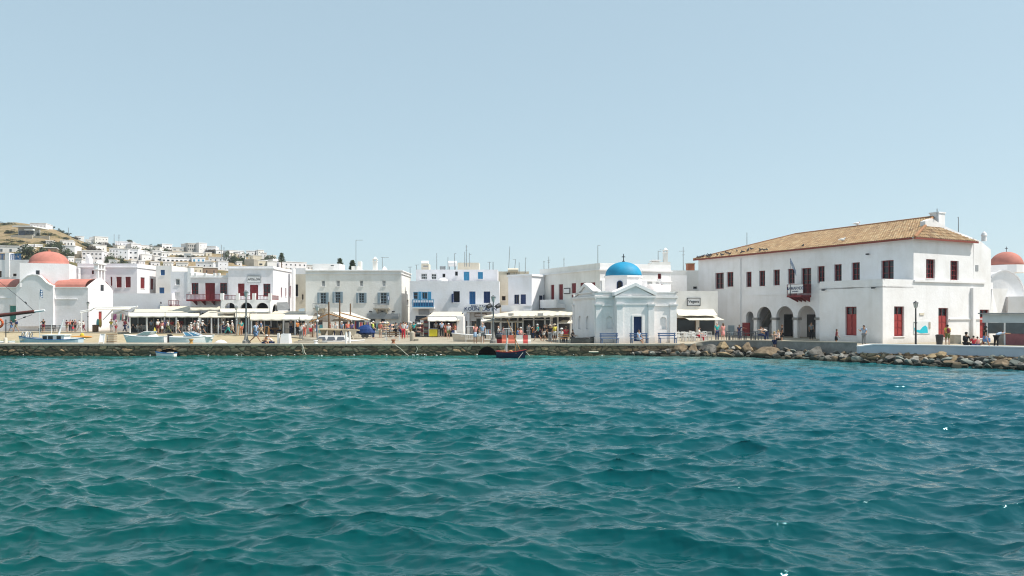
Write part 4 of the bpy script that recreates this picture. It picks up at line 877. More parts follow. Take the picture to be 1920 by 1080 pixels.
building('roof_storey', 'set-back upper storey with blue door and window on the azure balcony house', 'roof storey', FX(780, 933, YU), 6, ZY(505.5, YU),
  [wn(789, 801, 512.5, 524, 'glass', col='white', nx=3, ny=2), wn(808.5, 818.5, 513, 524, 'glass', col='white', nx=2, ny=2), wn(829.5, 835, 513, 520, 'dark', col='grey', nx=1), wn(853, 858.5, 509, 517, 'dark', col='grey', nx=1), wn(869.5, 880, 509.5, 526, 'door', col='lblue'), wn(896, 905.5, 510, 523, 'shut', col='lblue')], m=WPINK, zbot=4)
t = root('dome_roof', 'low white rounded roof hump before the upper storey windows', 'dome', W(830, 527, YM + 2)); q = MB(); q.ell(W(830, 527, YM + 2), (.65, .6, .35)); q.build('cone', WHITE, t, smooth=True)
YR2 = YU + 3
building('roof_room', 'cream stair room with a lit side on the set-back storey roof', 'roof room', FX(858, 898, YR2), 3, ZY(492.5, YR2), zbot=ZY(508, YR2), m=WCREAM)
building('roof_room', 'small cream tank room at the left end of that roof', 'roof room', FX(790, 804, YR2), 2, ZY(495, YR2), [wn(793, 803, 498, 500, 'dark', col='grey', nx=1)], zbot=ZY(508, YR2), m=WCREAM)
def watertank(label, px, py, Y, L=1.3, r=.35, m=None):
    b = W(px, py, Y); t = root('water_tank', label, 'water tank', b); mb = MB(); mb.tube(b + Vector((-L / 2, 0, 0)), b + Vector((L / 2, 0, 0)), r, r, 14); mb.build('tank', m or FRW, t, smooth=False)
    mb = MB()
    for i in (-1, 1): mb.tube(b + Vector((i * L * .35, -.2, -r)), b + Vector((i * L * .35, -.2, -r - .6)), .04); mb.tube(b + Vector((i * L * .35, .2, -r)), b + Vector((i * L * .35, .2, -r - .6)), .04)
    mb.build('stand', METAL, t)
watertank('white horizontal solar water tank left of the cream stair room', 848, 494.5, YR2, 1.1)
watertank('white rooftop tank above the small cream tank room', 797, 494.2, YR2 + .5, .9)
watertank('small metal water tank on the set-back roof', 830, 502, YR2, .7, .22, METAL)

# alley 2 and right part
building('house', 'cream alley house with one dark window beside the taverna', 'house', FX(936, 958, 104), 5, ZY(515, 104), [wn(941, 948, 555, 563.5, 'dark', col='wood', nx=1)], m=WCREAM)
building('house', 'pale stepped rooftop block behind the alley', 'house', FX(934, 992, 112), 6, ZY(509, 112), [wn(950, 956, 512, 516, 'dark', col='wood', nx=1)], m=WCREAM)
watertank('cream tank on the stepped rooftop block', 962, 507, 112, 1.5, .3, WCREAM)
FK = FX(953, 997, 95.5, 93.5); zk = FK.Z(975, 514.5)
building('house', 'grey white corner house with paired navy shutters', 'house', FK, 5, zk, [wn(964, 973.5, 552.5, 570, 'glass', col='dblue', nx=2, ny=1), wn(976, 986, 552, 570, 'shut', col='dblue')], [wn(1011, 1018, 554, 579, 'glass', col='dblue', nx=2, ny=1), wn(1018.5, 1025.5, 553, 579, 'shut', col='dblue')], m=WHITEB, corn=[(zk - .25, .18, .14)])
Yk2 = 92.0; Fk2 = FX(940, 997, Yk2 - .3)
t = root('terrace', 'white terrace wall with pierced balusters below the navy shutters', 'terrace', Fk2.w(1, 0, 3)); m_ = MB(); z0, z1 = ZY(584, Yk2), ZY(572.5, Yk2)
m_.box(0, Fk2.S(982), 0, .2, z0, z1, Fk2); m_.box(Fk2.S(982), Fk2.L, 0, .2, z0, z0 + .2, Fk2); m_.box(Fk2.S(982), Fk2.L, 0, .2, z1 - .12, z1, Fk2); m_.box(0, Fk2.L, .2, 2, z0, z0 + .12, Fk2)
for i in range(9): x = Fk2.S(982) + (Fk2.L - Fk2.S(982)) * i / 8; m_.box(x - .06, x + .06, .03, .17, z0 + .2, z1 - .12, Fk2)
m_.build('parapet', WHITEB, t)
FLr = FX(1012, 1125, 97, 84.0); zl = FLr.Z(1125, 493)
t = building('house', 'long white house with narrow brown red shutters facing the bay', 'house', FLr, 9, zl, [wn(1032.5, 1039, 534, 562, 'shut'), wn(1047.5, 1055.5, 533, 562, 'shut'), wn(1071.5, 1080, 531, 560, 'shut'), wn(1088, 1098, 530, 558, 'shut'), wn(1107, 1116, 529.5, 558, 'shut')], m=WHITE2, rwins=[], corn=[(zl - .75, .14, .14)])
_e = FLr.w(FLr.L, 0, 0).xy; _dd = (Vector((K(1258) * 87.5, 87.5)) - _e).normalized(); FRr = Fc(_e + _dd * .02, (K(1258) * 87.5, 87.5))
t = building('house', 'lit right wing of the long white house behind the chapel dome, with cornice bands', 'house', FRr, .9, zl - .02, [wn(1233.5, 1240, 513, 523, 'shut'), wn(1230, 1242, 532, 539, 'shut'), wn(1152, 1160, 530, 558, 'shut')], m=WHITE, corn=[(zl - .8, .14, .14), (zl - 1.9, .1, .1)])
q = MB()
for px in (1128, 1222): a = FRr.S(px); q.box(a, a + .45, -.1, 0, 1, zl - 1.9, FRr)
q.build('pilaster', WHITE, t)
s = root('wall_sign', 'small framed white sign between the brown red shutters', 'sign', FLr.w(FLr.S(1064), 0, 6)); a, b_, c, d = FLr.rect(1058, 1069.5, 540, 551); q = MB(); q.box(a, b_, -.08, 0, c, d, FLr); q.build('frame', DMETAL, s); q = MB(); q.box(a + .1, b_ - .1, -.1, -.08, c + .1, d - .1, FLr); q.build('board', WHITE, s)
for i in range(3): text('HOTEL', FLr, (a + b_) / 2, d - .22 - i * .2, .16, FRG, s, -.11) if False else None
a, b_, c, d = FLr.rect(1029, 1060, 562, 576); s = root('balcony', 'white masonry balcony with pierced side under the brown red shutters', 'balcony', FLr.w(a, 0, c)); q = MB(); q.box(a, b_, -1.2, 0, c - .1, c + .08, FLr); q.box(a, b_, -1.2, -1.05, c + .08, d, FLr); q.box(a, a + .14, -1.05, 0, c + .08, d, FLr); q.box(b_ - .14, b_, -1.05, 0, c + .08, d - .5, FLr); q.build('parapet', WHITE, s)
# right block with chimney
YQ = 90.5
building('roof_room', 'white roof block carrying the tall round chimney behind the chapel', 'roof room', FX(1223, 1257, YQ), 3, ZY(491, YQ), zbot=5, m=WHITE2, corn=[(ZY(500, YQ), .1, .1)])
cycl_chimney('tall white tower chimney with openings and domed cap', 1242.5, 1252.5, 465, 490, YQ + 1)
t = root('roof_slab', 'curled white canopy edge on the roof block by the tower chimney', 'roof slab', W(1230, 488, YQ)); q = MB(); q.box(W(1223, 488, YQ).x, W(1240, 488, YQ).x, YQ - .1, YQ + 2, ZY(489, YQ), ZY(487, YQ)); q.build('slab', WHITE, t)
building('house', 'creamy blank wall house left of the town hall roof', 'house', FX(1256, 1322, 97), 7, ZY(507, 97), [wn(1299.5, 1307.5, 537, 542, 'dark', col='grey', nx=1)], m=WHITE2)
building('house', 'white rooftop wall with bright ledge behind the chapel right gable', 'house', FX(1257, 1288, 94), 2, ZY(516, 94), [], m=WHITE)
t = root('chimney', 'terracotta brick chimney at the left end of the town hall', 'chimney', W(1296, 507, 96)); q = MB(); q.box(K(1289.5) * 98, K(1302.5) * 98, 98, 99, ZY(509, 98), ZY(494.5, 98)); q.build('shaft', TERRA, t); q = MB(); q.box(K(1288.8) * 97.9, K(1303.5) * 97.9, 97.9, 99.1, ZY(494.5, 98), ZY(493, 98)); q.build('cap', CONC, t)

# ------------------------------------------------------------------ café with the script sign
FV = FX(1262, 1346, 84.0); zv = ZY(545.5, 84)
t = building('cafe', 'white café block with the framed script sign beside the town hall', 'café', FV, 6, zv, [wn(1269, 1305, 596, 629, 'shop', col='wood', nx=1), wn(1311, 1341, 596, 629, 'shop', col='grey', nx=1)], m=WHITE2, rwins=[])
s = root('cafe_sign', 'black framed white sign reading Vegera in script on the café wall', 'sign', FV.w(3, 0, 6)); a, b_, c, d = FV.rect(1288, 1313, 558.5, 573.5)
q = MB()
for x0, x1, z0, z1 in ((a, b_, d - .06, d), (a, b_, c, c + .06), (a, a + .06, c, d), (b_ - .06, b_, c, d)): q.box(x0, x1, -.1, 0, z0, z1, FV)
q.build('frame', DMETAL, s); q = MB(); q.box(a + .06, b_ - .06, -.05, 0, c + .06, d - .06, FV); q.build('board', WHITE, s); text('Vegera', FV, (a + b_) / 2, (c + d) / 2 + .03, .40, DMETAL, s, -.07)
def hang_awning(name, label, F, px0, px1, pyt, pyb, proj, m=None, valance=.25, posts=(), skew=0):
    """fabric awning fixed on the facade at the top edge, projecting towards the sea"""
    a, b_ = F.S(px0), F.S(px1); zt = F.Z((px0 + px1) / 2, pyt); Yf = F.Y((px0 + px1) / 2) - proj; zf = ZY(pyb, Yf)
    t = root(name, label, 'awning', F.w((a + b_) / 2, 0, zt)); mb = MB(); sh = skew; n = 10
    for i in range(n):
        u0, u1 = i / n, (i + 1) / n; sag = lambda u: -.05 * math.sin(math.pi * ((u * 3) % 1))
        x0, x1 = a + (b_ - a) * u0, a + (b_ - a) * u1
        p = [(x0, 0, zt), (x1, 0, zt), (x1 + sh, -proj, zf + sag(u1)), (x0 + sh, -proj, zf + sag(u0))]
        mb.hexa([F.w(q[0], q[1], q[2] - .03) for q in p] + [F.w(*q) for q in p])
    mb.build('canopy', m or CANV, t)
    if valance:
        q = MB(); q.box(a + sh, b_ + sh, -proj - .03, -proj, zf - valance, zf, F); q.build('valance', m or CANV, t)
    for px in posts:
        s_ = F.S(px, -proj); q = MB(); q.box(s_ - .06, s_ + .06, -proj + .05, -proj + .17, G, zf - .03, F); q.build('post', FRW, t)
    return t
hang_awning('awning', 'cream café awning under the script sign', FV, 1266, 1338, 580, 591, 1.6, CANVW, .0)
hang_awning('awning', 'second lower cream flap of the café awning', FV, 1272, 1336, 590, 599.5, 2.4, CANVW, .06, skew=.6)

# ------------------------------------------------------------------ town hall
A = Vector((22.9, 97.0)); Bp = Vector((35.1, 69.0)); u = Vector((.878, .479)); FT = Fc(A, Bp); v = -FT.d
EZ = 10.1; FTR = Fc(Bp, Bp + u * 8.75)
t = root('town_hall', 'long white town hall with tiled hipped roof, red windows and arcade', 'town hall', (32, 84, G))
hs = [(1341, 1357, 511.5, 541.5, 3), (1362.5, 1375, 510, 537.5, 3), (1399, 1409, 509.5, 538, 3), (1423, 1434.5, 507.5, 536.5, 3), (1450, 1462, 505.5, 535, 3), (1477, 1490, 504, 532, 3), (1502.5, 1521, 502.5, 550, 4), (1532.5, 1546, 499, 531, 3), (1563.5, 1578, 495.5, 527.5, 3), (1596.5, 1612, 492, 525.5, 3), (1652, 1675.5, 488, 523.5, 3)]
mb = MB(); holes = []; REV = .35
for a, b_, c, d, n in hs: holes.append(FT.rect(a, b_, c, d))
arches = []
for x0, x1, y0 in ((1398.5, 1413, 584), (1419, 1447, 575), (1455, 1488, 574), (1495, 1530, 573)):
    r = FT.rect(x0, x1, y0, 660); arches.append((r[0], r[1], .7, r[3], 1))
sE = FT.S(1537); wallgrid(mb, FT, 0, FT.L, .6, EZ + .05, holes + arches, REV)
for (a, b_, c, d, n), r in zip(hs, holes): window(t, FT, r, 'door' if n == 4 and False else 'glass', 'red', 2, n, rev=.3, name='door' if n == 4 else None)
hr = [(1736.5, 1753.5, 486, 522, 3), (1782, 1797.5, 489, 525, 3)]; hR = [FTR.rect(*x[:4]) for x in hr]
wallgrid(mb, FTR, 0, FTR.L, 6.42, EZ + .05, hR, .3)
for r in hR: window(t, FTR, r, 'glass', 'red', 3, 4, rev=.28)
back = [A + u * 14, Bp + u * 14]; wallgrid(mb, Fc(A + u * 14, A), 0, 14, .6, EZ); wallgrid(mb, Fc(Bp + u * 14 + v * 6, A + u * 14), 0, FT.L - 6, .6, EZ)
mb.build('wall', WHITE, t)
q = MB()                                                     # arcade interior, capitals, door
q.box(FT.S(1394), sE, 3.6, 3.7, .6, 6, FT); q.box(FT.S(1394), sE, .36, 3.6, 4.7, 4.8, FT); q.box(FT.S(1394) - .1, FT.S(1394), .36, 3.6, .6, 4.8, FT); q.build('arcade_back_wall', WHITEB, t)
for px in (1416, 1451, 1491.5, 1534):
    s_ = FT.S(px); q = MB(); w_ = .5; zc = FT.Z(px, 597.5); q.box(s_ - w_ * .9, s_ + w_ * .9, -.06, .42, zc - .12, zc + .12, FT); q.build('capital', CONC2, t)
for a, b_, m_ in ((1424, 1440, BLACK), (1470, 1485, BLACK), (1513, 1527, DMETAL)):
    q = MB(); q.box(FT.S(a, 3.5), FT.S(b_, 3.5), 3.5, 3.58, G, 3.4, FT); q.build('doorway', m_, t)
q = MB(); q.extr([FT.w(FT.S(1422, 2.6), 2.6, 1.3), FT.w(FT.S(1447, 2.6), 2.6, 3.9), FT.w(FT.S(1447, 2.6), 2.6, 4.4), FT.w(FT.S(1422, 2.6), 2.6, 1.8)], FT.n.to_3d() * .9); q.build('stair', CONC2, t)
q = MB(); r = FT.rect(1392.5, 1406, 605, 640); q.box(r[0], r[1], -.06, .03, G, r[3], FT); q.build('door', RED, t)
q = MB(); r = FT.rect(1366, 1377, 610, 640); q.box(r[0], r[1], -.06, .03, G, r[3], FT); q.build('door', GBLUE, t)
q = MB(); zc = FT.Z(1460, 552); q.box(FT.S(1398), FT.S(1476), -.06, 0, zc - .05, zc + .05, FT); q.build('string_course', WHITE, t)
q = MB(); q.box(FT.S(1388.5), FT.S(1390), -.14, 0, .9, EZ - .4, FT); q.build('drainpipe', FRW, t)
# lower front block
D = Bp - u * 4.13; FD = Fc(D + v * 7.08 * 1.0, D); FDR = Fc(D, Bp + u * 14)
ZT = 6.42; q = MB(); hd = [FD.rect(1584.5, 1606, 575, 629)]; wallgrid(q, FD, 0, FD.L, .6, ZT, hd, .3)
hdr = [FDR.rect(1676.5, 1695.5, 574.5, 630.5), FDR.rect(1759.5, 1778, 577.5, 633), FDR.rect(1837, 1855, 580.5, 634)]
lim = FDR.S(1862); wallgrid(q, FDR, 0, lim, .6, ZT, hdr, .3)
E0 = D + v * 7.08; q.quad((E0.x, E0.y, .6), (E0.x, E0.y, ZT), *[(E0 + u * 4.1).to_3d() + Vector((0, 0, z)) for z in (ZT, .6)])
th = .3; ring = [E0, D, Bp, E0 + u * 4.05]; q.extr([(p.x, p.y, ZT - .7) for p in ring], (0, 0, .12))
q.build('lower_block_wall', WHITE, t)
for F_, r in ((FD, hd[0]), (FDR, hdr[0]), (FDR, hdr[1]), (FDR, hdr[2])): window(t, F_, r, 'half', 'red', 2, 1, rev=.28)
q = MB()
q.box(0, FD.L + .0, .0, .3, ZT - .003, ZT + .05, FD); q.box(0, 4.13, 0.002, .3, ZT - .002, ZT + .051, FDR); q.build('terrace_coping', WHITE, t)
q = MB(); q.box(4.13, FDR.S(1846), -.12, -.003, ZT - .12, ZT + .05, FDR); q.build('string_course', WHITE, t)
q = MB(); q.box(FDR.S(1779), FDR.S(1873), -.1, -.003, ZY(599, 73), ZY(597.5, 73), FDR); q.build('pipe', FRW, t)
q = MB(); q.box(FDR.S(1820), FDR.S(1825), -.25, -.003, .6, ZY(541, 75), FDR); q.build('buttress', WHITE, t)
# small window on the right of the facade
# roof of barrel tiles
def roofpt(a, b, z): p = Bp + u * a + v * b; return Vector((p.x, p.y, z))
RZ = 12.64; OV = .45; Le = FT.L; R1 = (7., 3.0); R2 = (7., 21.0)
m_tile = bpy.data.materials.new('barrel_tiles'); m_tile.use_nodes = True; nt = m_tile.node_tree; bs = nt.nodes['Principled BSDF']; bs.inputs['Roughness'].default_value = .9
at = nd(nt, 'ShaderNodeVertexColor', layer_name='Tint'); nt.links.new(at.outputs['Color'], bs.inputs['Base Color'])
def tiles(name, origin_s, dir_s, dir_up, length, upmax, rise, z0, parent):
    """dir_s along the eave, dir_up horizontally up the slope; upmax(s) horizontal run available at s"""
    mb = MB(); rd = random.Random(5); pitch = .27; n = int(length / pitch); run_full = rise[0]; slope = rise[1] / rise[0]
    for i in range(n + 1):
        s_ = i * pitch; um = upmax(s_); k = 0; up = 0
        while up < um:
            up2 = min(um, up + .42); shade = rd.uniform(.86, 1.12); c = rd.random(); base = (.43, .28, .15) if c < .45 else (.37, .235, .125) if c < .72 else (.49, .36, .215) if c < .93 else (.26, .16, .09)
            mb.cc = (base[0] * shade, base[1] * shade, base[2] * shade, 1)
            for j in range(4):
                t0, t1 = math.pi * j / 4, math.pi * (j + 1) / 4; r0, r1 = .115, .095
                def P(tt, uu, r, lift): q_ = origin_s + dir_s * (s_ + r * math.cos(tt)) + dir_up * uu; return Vector((q_.x, q_.y, z0 + uu * slope + r * math.sin(tt) * .8 + lift))
                mb.quad(P(t0, up, r0, .03), P(t1, up, r0, .03), P(t1, up2 + .04, r1, 0), P(t0, up2 + .04, r1, 0))
            up = up2
        # channel
        mb.cc = (.20, .12, .065, 1); q0 = origin_s + dir_s * (s_ + .06); q1 = origin_s + dir_s * (s_ + .23)
        mb.quad((q0.x, q0.y, z0 + .01), (q1.x, q1.y, z0 + .01), ((q1 + dir_up * um).x, (q1 + dir_up * um).y, z0 + .01 + um * slope), ((q0 + dir_up * um).x, (q0 + dir_up * um).y, z0 + .01 + um * slope))
    return mb.build(name, m_tile, parent)
slope = (RZ - EZ) / (7 + OV); ES = A - u * OV + v * OV * .6; Ltot = FT.L + OV * 1.6
def um_left(s_):    # along from A end to B end
    b_from_B = Ltot - s_; b_from_A = s_
    return max(.05, min(7 + OV, (7 + OV) * b_from_A / (FT.L - 21 + OV * .6 + .01), (7 + OV) * b_from_B / (3 + OV)))
tiles('roof_tiles', ES, -v, u, Ltot, um_left, (7 + OV, RZ - EZ), EZ, t)
ESr = Bp - v * OV - u * OV
tiles('roof_tiles', ESr, u, v, 8.75 + OV, lambda s_: max(.05, min(1.3 + OV, s_ * (3 + OV) / (7 + OV), (8.75 + OV - s_) * .62)), (3 + OV, RZ - EZ), EZ, t)
q = MB()      # rear slopes and eave soffit
q.quad(roofpt(7, 3.2, RZ), roofpt(9.5, 7, RZ - .9), roofpt(14, 12, EZ), roofpt(14, FT.L, EZ), roofpt(7, 21, RZ)); q.quad(roofpt(7, 21, RZ), roofpt(14, FT.L, EZ), roofpt(0, FT.L, EZ))
q.quad(roofpt(-OV, -OV, EZ - .02), roofpt(0, 0, EZ - .02), roofpt(0, FT.L, EZ - .02), roofpt(-OV, FT.L + OV, EZ - .02)); q.quad(roofpt(-OV, -OV, EZ - .02), roofpt(8.75, -OV, EZ - .02), roofpt(8.75, 0, EZ - .02), roofpt(0, 0, EZ - .02)); q.build('roof_back', TERRA, t)
q = MB(); q.tube(roofpt(7, 3, RZ + .03), roofpt(7, 21, RZ + .03), .15, .15, 8); q.tube(roofpt(7, 3, RZ + .03), roofpt(-OV, -OV, EZ + .06), .13, .13, 8); q.tube(roofpt(7, 21, RZ + .03), roofpt(-OV, FT.L + OV, EZ + .06), .13, .13, 8); q.build('ridge_tiles', mat('ridge_terracotta', (.40, .2, .1), .9, .4, 5), t)
q = MB(); q.box(-OV, FT.L + .2, -OV - .02, -OV + .06, EZ - .12, EZ + .04, FT); q.box(-OV, 8.8, -OV - .02, -OV + .06, EZ - .12, EZ + .04, FTR); q.build('eave_board', mat('eave_red', (.28, .07, .05), .8, .3, 6), t)
# white gable wall and chimney rising behind the right slope
FG = FTR.back(1.36); prof = [(1735, 414.5), (1748, 409.5), (1771, 424), (1800, 436.5), (1826, 447)]
pts = [FG.w(FG.S(px), 0, FG.Z(px, py)) for px, py in prof] + [FG.w(FG.S(1826), 0, 9), FG.w(FG.S(1735), 0, 9)]; q = MB(); q.extr(pts, FG.n.to_3d() * .5); q.build('gable_wall', WHITE, t)
FG2 = Fc(Bp + u * 8.75, Bp + u * 14); q = MB(); a, b_ = 0, FG2.S(1858)
pz = [(px, FG2.Z(px, py)) for px, py in ((1826, 447), (1840, 453), (1858, 468))]
q.extr([FG2.w(FG2.S(px), 0, z) for px, z in pz] + [FG2.w(FG2.S(1858), 0, ZT), FG2.w(0, 0, ZT)], FG2.n.to_3d() * 1.5); q.build('gable_front', WHITE, t)
FC = FTR.back(2.4); q = MB(); a, b_, c, d = FC.rect(1760, 1772, 400, 436); q.box(a, b_, 0, .9, c - .5, d, FC); q.box(a - .06, b_ + .06, -.06, .96, d, d + .13, FC); q.build('chimney', WHITE, t)
r = FG2.rect(1829, 1834, 497, 508); q = MB(); q.box(r[0], r[1], -.03, .03, r[2], r[3], FG2); q.build('window', FRG, t)
# balcony with the banner
FBn = Fc(FT.w(FT.S(1474), -1.3, 0).xy, FT.w(FT.S(1531), -1.3, 0).xy); FBn = Fc(FT.w(FBn.S(1475) + FT.S(1474), -1.3, 0).xy, FT.w(FT.S(1521), -1.3, 0).xy)
zb0, zb1 = FBn.Z(1490, 555), FBn.Z(1490, 533)
bt = root('balcony', 'oxblood iron balcony over the arcade holding the town hall banner', 'balcony', FBn.w(1, .5, zb0))
q = MB(); q.box(0, FBn.L, 0, 1.3, zb0 - .12, zb0 + .02, FBn); 
for i in range(4): x = .2 + (FBn.L - .4) * i / 3; q.extr([FBn.w(x - .05, .1, zb0 - .12), FBn.w(x - .05, 1.3, zb0 - .12), FBn.w(x - .05, 1.3, zb0 - .6)], (FBn.d * .1).to_3d())
q.build('floor', RED, bt); railing('railing', bt, FBn, .02, FBn.L - .02, zb0 + .02, zb1, RED, .02, .15, .035); railing('railing', bt, FBn.rightside(1.3), .05, 1.28, zb0 + .02, zb1, RED, .02, .15, .035); railing('railing', bt, FBn.leftside(1.3), .02, 1.25, zb0 + .02, zb1, RED, .02, .15, .035)
bn = root('banner', 'white cloth banner with blue Greek letters hung on the oxblood balcony', 'banner', FBn.w(1, -.1, zb1)); a, b_, c, d = FBn.rect(1478.5, 1506, 533.5, 550); q = MB(); q.box(a, b_, -.06, -.02, c, d, FBn); q.build('cloth', FRW, bn)
sz = (b_ - a) / 5.1; text('ΔΗΜΑΡΧΕΙΟ', FBn, (a + b_) / 2, c + (d - c) * .55, sz, DBLUE, bn, -.07); text('ΜΥΚΟΝΟΥ', FBn, (a + b_) / 2, c + (d - c) * .2, sz * .4, DBLUE, bn, -.07)

# ------------------------------------------------------------------ things right of the town hall
t = root('church', 'white church with red dome and barrel vault at the right edge', 'church', (52, 84, G))
cd = W(1887, 500, 86); q = MB(); q.lathe((cd.x, 86, ZY(498, 86)), [(28 / FP * 86 * math.cos(a), 26 / FP * 86 * math.sin(a)) for a in [i * math.pi / 2 / 9 for i in range(10)]], 28); o = q.build('dome', PINKR, t, smooth=True)
q = MB(); q.lathe((cd.x, 86, ZY(512, 86)), [(1.75, 0), (1.75, (512 - 497.5) / FP * 86)], 12); q.build('drum', WHITE, t)
q = MB(); z_ = ZY(472, 86); q.tube((cd.x, 86, z_), (cd.x, 86, z_ + .55), .03); q.tube((cd.x - .15, 86, z_ + .35), (cd.x + .15, 86, z_ + .35), .03); q.build('cross', DMETAL, t)
Y0_ = 79.0; cx = K(1884) * Y0_; rr_ = 36 / FP * Y0_; q = MB(); zs = ZY(560, Y0_); N = 18; hgt = (560 - 508) / FP * Y0_
arc = [(cx - rr_ * math.cos(math.pi * i / N), zs + hgt * math.sin(math.pi * i / N)) for i in range(N + 1)]
q.extr([(x, Y0_, z) for x, z in [(cx - rr_, .6)] + arc + [(cx + rr_, .6)]], (1.2, 10, 0)); q.build('vault', WHITE, t)
q = MB(); pr = [(cx - rr_ * 1.06 * math.cos(math.pi * i / N), zs + hgt * 1.04 * math.sin(math.pi * i / N)) for i in range(N + 1)]
for (x0, z0), (x1, z1), (x2, z2), (x3, z3) in zip(arc[:-1], arc[1:], pr[1:], pr[:-1]): q.hexa([(x0, Y0_ - .1, z0), (x1, Y0_ - .1, z1), (x1, Y0_ + .2, z1), (x0, Y0_ + .2, z0), (x3, Y0_ - .1, z3), (x2, Y0_ - .1, z2), (x2, Y0_ + .2, z2), (x3, Y0_ + .2, z3)])
q.build('arch_band', WHITE, t)
t = root('buttress_wall', 'sloping white buttress wall between the town hall and the church vault', 'wall', W(1875, 600, 76)); q = MB(); q.extr([W(1860, 541, 74.5), W(1890, 541, 76), W(1874, 600, 76), W(1872, 640, 76), W(1855, 640, 74.5)], (0, 1.5, 0)); q.build('wall_face', WHITE, t)
building('house', 'low white house at the right edge behind the glass kiosk', 'house', FX(1890, 2050, 77, 74), 6, ZY(556, 77), [], m=WHITE)
t = root('turret', 'small white finial turret behind the chimney wall', 'turret', W(1845, 440, 80)); q = MB(); q.lathe(W(1845, 452, 80), [(.25, 0), (.22, .5), (.3, .55), (.2, .8), (.02, 1.0)], 10); q.build('shaft', WHITE, t)
# glass kiosk
YK = 66.0; FKi = FX(1842, 2060, YK, YK - 6); zkt = ZY(588, YK)
t = root('kiosk', 'glass kiosk with white frame, red counter and flat white roof', 'kiosk', FKi.w(2, 1, G)); q = MB(); q.box(-.25, FKi.L, -.3, 4, zkt - .04, zkt + .06, FKi); q.build('roof', METAL, t)
q = MB(); q.box(0, FKi.L, 0, .1, zkt - .75, zkt - .05, FKi); q.build('fascia', mat('pale_blue_fascia', (.5, .58, .62), .4, .1, 2), t)
for px in (1842, 1849, 1882, 1925, 1960): a = FKi.S(px); q = MB(); q.box(a, a + .12, .02, .12, G, zkt - .75, FKi); q.build('post', FRW if px != 1842 else RED, t)
q = MB(); q.box(.15, FKi.L, .06, .08, G + .9, zkt - .76, FKi); q.build('glass', mat('kiosk_glass', (.10, .12, .13), .15, .3, 1, spec=.7, rgb2=(.05, .06, .07)), t)
q = MB(); q.box(FKi.S(1886), FKi.L, -.05, .04, G, G + .92, FKi); q.build('counter', mat('faded_red_panel', (.33, .12, .13), .7, .4, 2), t)
q = MB(); q.box(.1, FKi.L, 3.6, 3.7, G, zkt - .1, FKi); q.build('back_wall', WGREY, t)
# ------------------------------------------------------------------ waterfront chapel with the azure dome
ca = R(9.5); CU = Vector((math.cos(ca), math.sin(ca))); C0 = Vector((7.21, 68.0)); CW, CD = 7.3, 8.0
FCh = Fc(C0, C0 + CU * CW)
t = root('chapel', 'small white waterfront chapel with azure dome and three gables', 'chapel', FCh.w(3.6, 4, G))
X1, X2, PJ = FCh.S(1156, -.75), FCh.S(1226, -.75), .75       # projecting front bay
ZW, ZPp = 4.88, 5.38
def nichewin(F, px0, px1, py0, py1): return F.rect(px0, px1, py0, py1) + (1,)
FB2 = Fc(FCh.w(X1, -PJ, 0).xy, FCh.w(X2, -PJ, 0).xy); FLf = FCh.leftside(CD); FRt = FCh.rightside(CD)
mb = MB(); nL = nichewin(FCh, 1137, 1148.5, 593, 616.5); nR = nichewin(FCh, 1237.5, 1250, 594, 618)
wallgrid(mb, FCh, 0, X1, .7, ZPp, [nL], .14); wallgrid(mb, FCh, X2, CW, .7, ZPp, [nR], .14)
dr = FB2.rect(1188, 1203.5, 593.5, 640); wallgrid(mb, FB2, 0, FB2.L, .7, ZW + .1, [dr], .3)
lh = [nichewin(FLf, 1084, 1090, 592, 617), nichewin(FLf, 1098.5, 1104.5, 592, 617)]
wallgrid(mb, FLf, 0, CD, .7, ZW + .1, lh, .14); wallgrid(mb, FRt, 0, CD, .7, ZPp)
wallgrid(mb, Fc(FCh.w(X1, 0, 0).xy, FB2.p0), 0, PJ, .7, ZW + .1); wallgrid(mb, Fc(FB2.p1, FCh.w(X2, 0, 0).xy), 0, PJ, .7, ZW + .1)
wallgrid(mb, Fc(FCh.w(CW, CD, 0).xy, FCh.w(0, CD, 0).xy), 0, CW, .7, ZPp)
mb.box(.01, CW - .01, .15, CD - .01, ZPp - .3, ZPp - .2, FCh)
for nn, F_ in ((nL, FCh), (nR, FCh), (lh[0], FLf), (lh[1], FLf)): mb.box(nn[0], nn[1], .14, .16, nn[2], nn[3], F_)
CHW = plaster('chapel_whitewash', (.90, .86, .85), .10)
mb.build('wall', CHW, t)
def gable(F, s0, s1, zb, za, d0, d1, name='gable', th=.28, rim=.16):
    """pediment with raking coping; roof runs back to depth d1"""
    m_ = (s0 + s1) / 2; q = MB(); q.extr([F.w(s0 + .1, d0 + rim, zb), F.w(s1 - .1, d0 + rim, zb), F.w(m_, d0 + rim, za - th)], (F.n * (d1 - d0 - rim)).to_3d()); q.build(name, CHW, t)
    q = MB(); H = .95
    for a, zz0, zz1, b_ in ((s0 - .1, zb, za, m_), (s1 + .1, zb, za, m_)):
        q.hexa([F.w(a, d0, zz0 + H * 0), F.w(b_, d0, zz1 - th), F.w(b_, d1, zz1 - th), F.w(a, d1, zz0), F.w(a, d0, zz0 + th * 1.1), F.w(b_, d0, zz1), F.w(b_, d1, zz1), F.w(a, d1, zz0 + th * 1.1)])
    q.build('raking_coping', CHW, t)
gable(FB2, -.12, FB2.L + .12, ZW + .16, FB2.Z(1197, 530), -.12, 1.5)
gable(FLf, 1.0, CD - .05, ZW + .16, FLf.Z(1096, 531), -.1, .6)
gable(FRt, 2.0, CD - 1.6, ZW + .3, 6.25, -.1, 1.0)
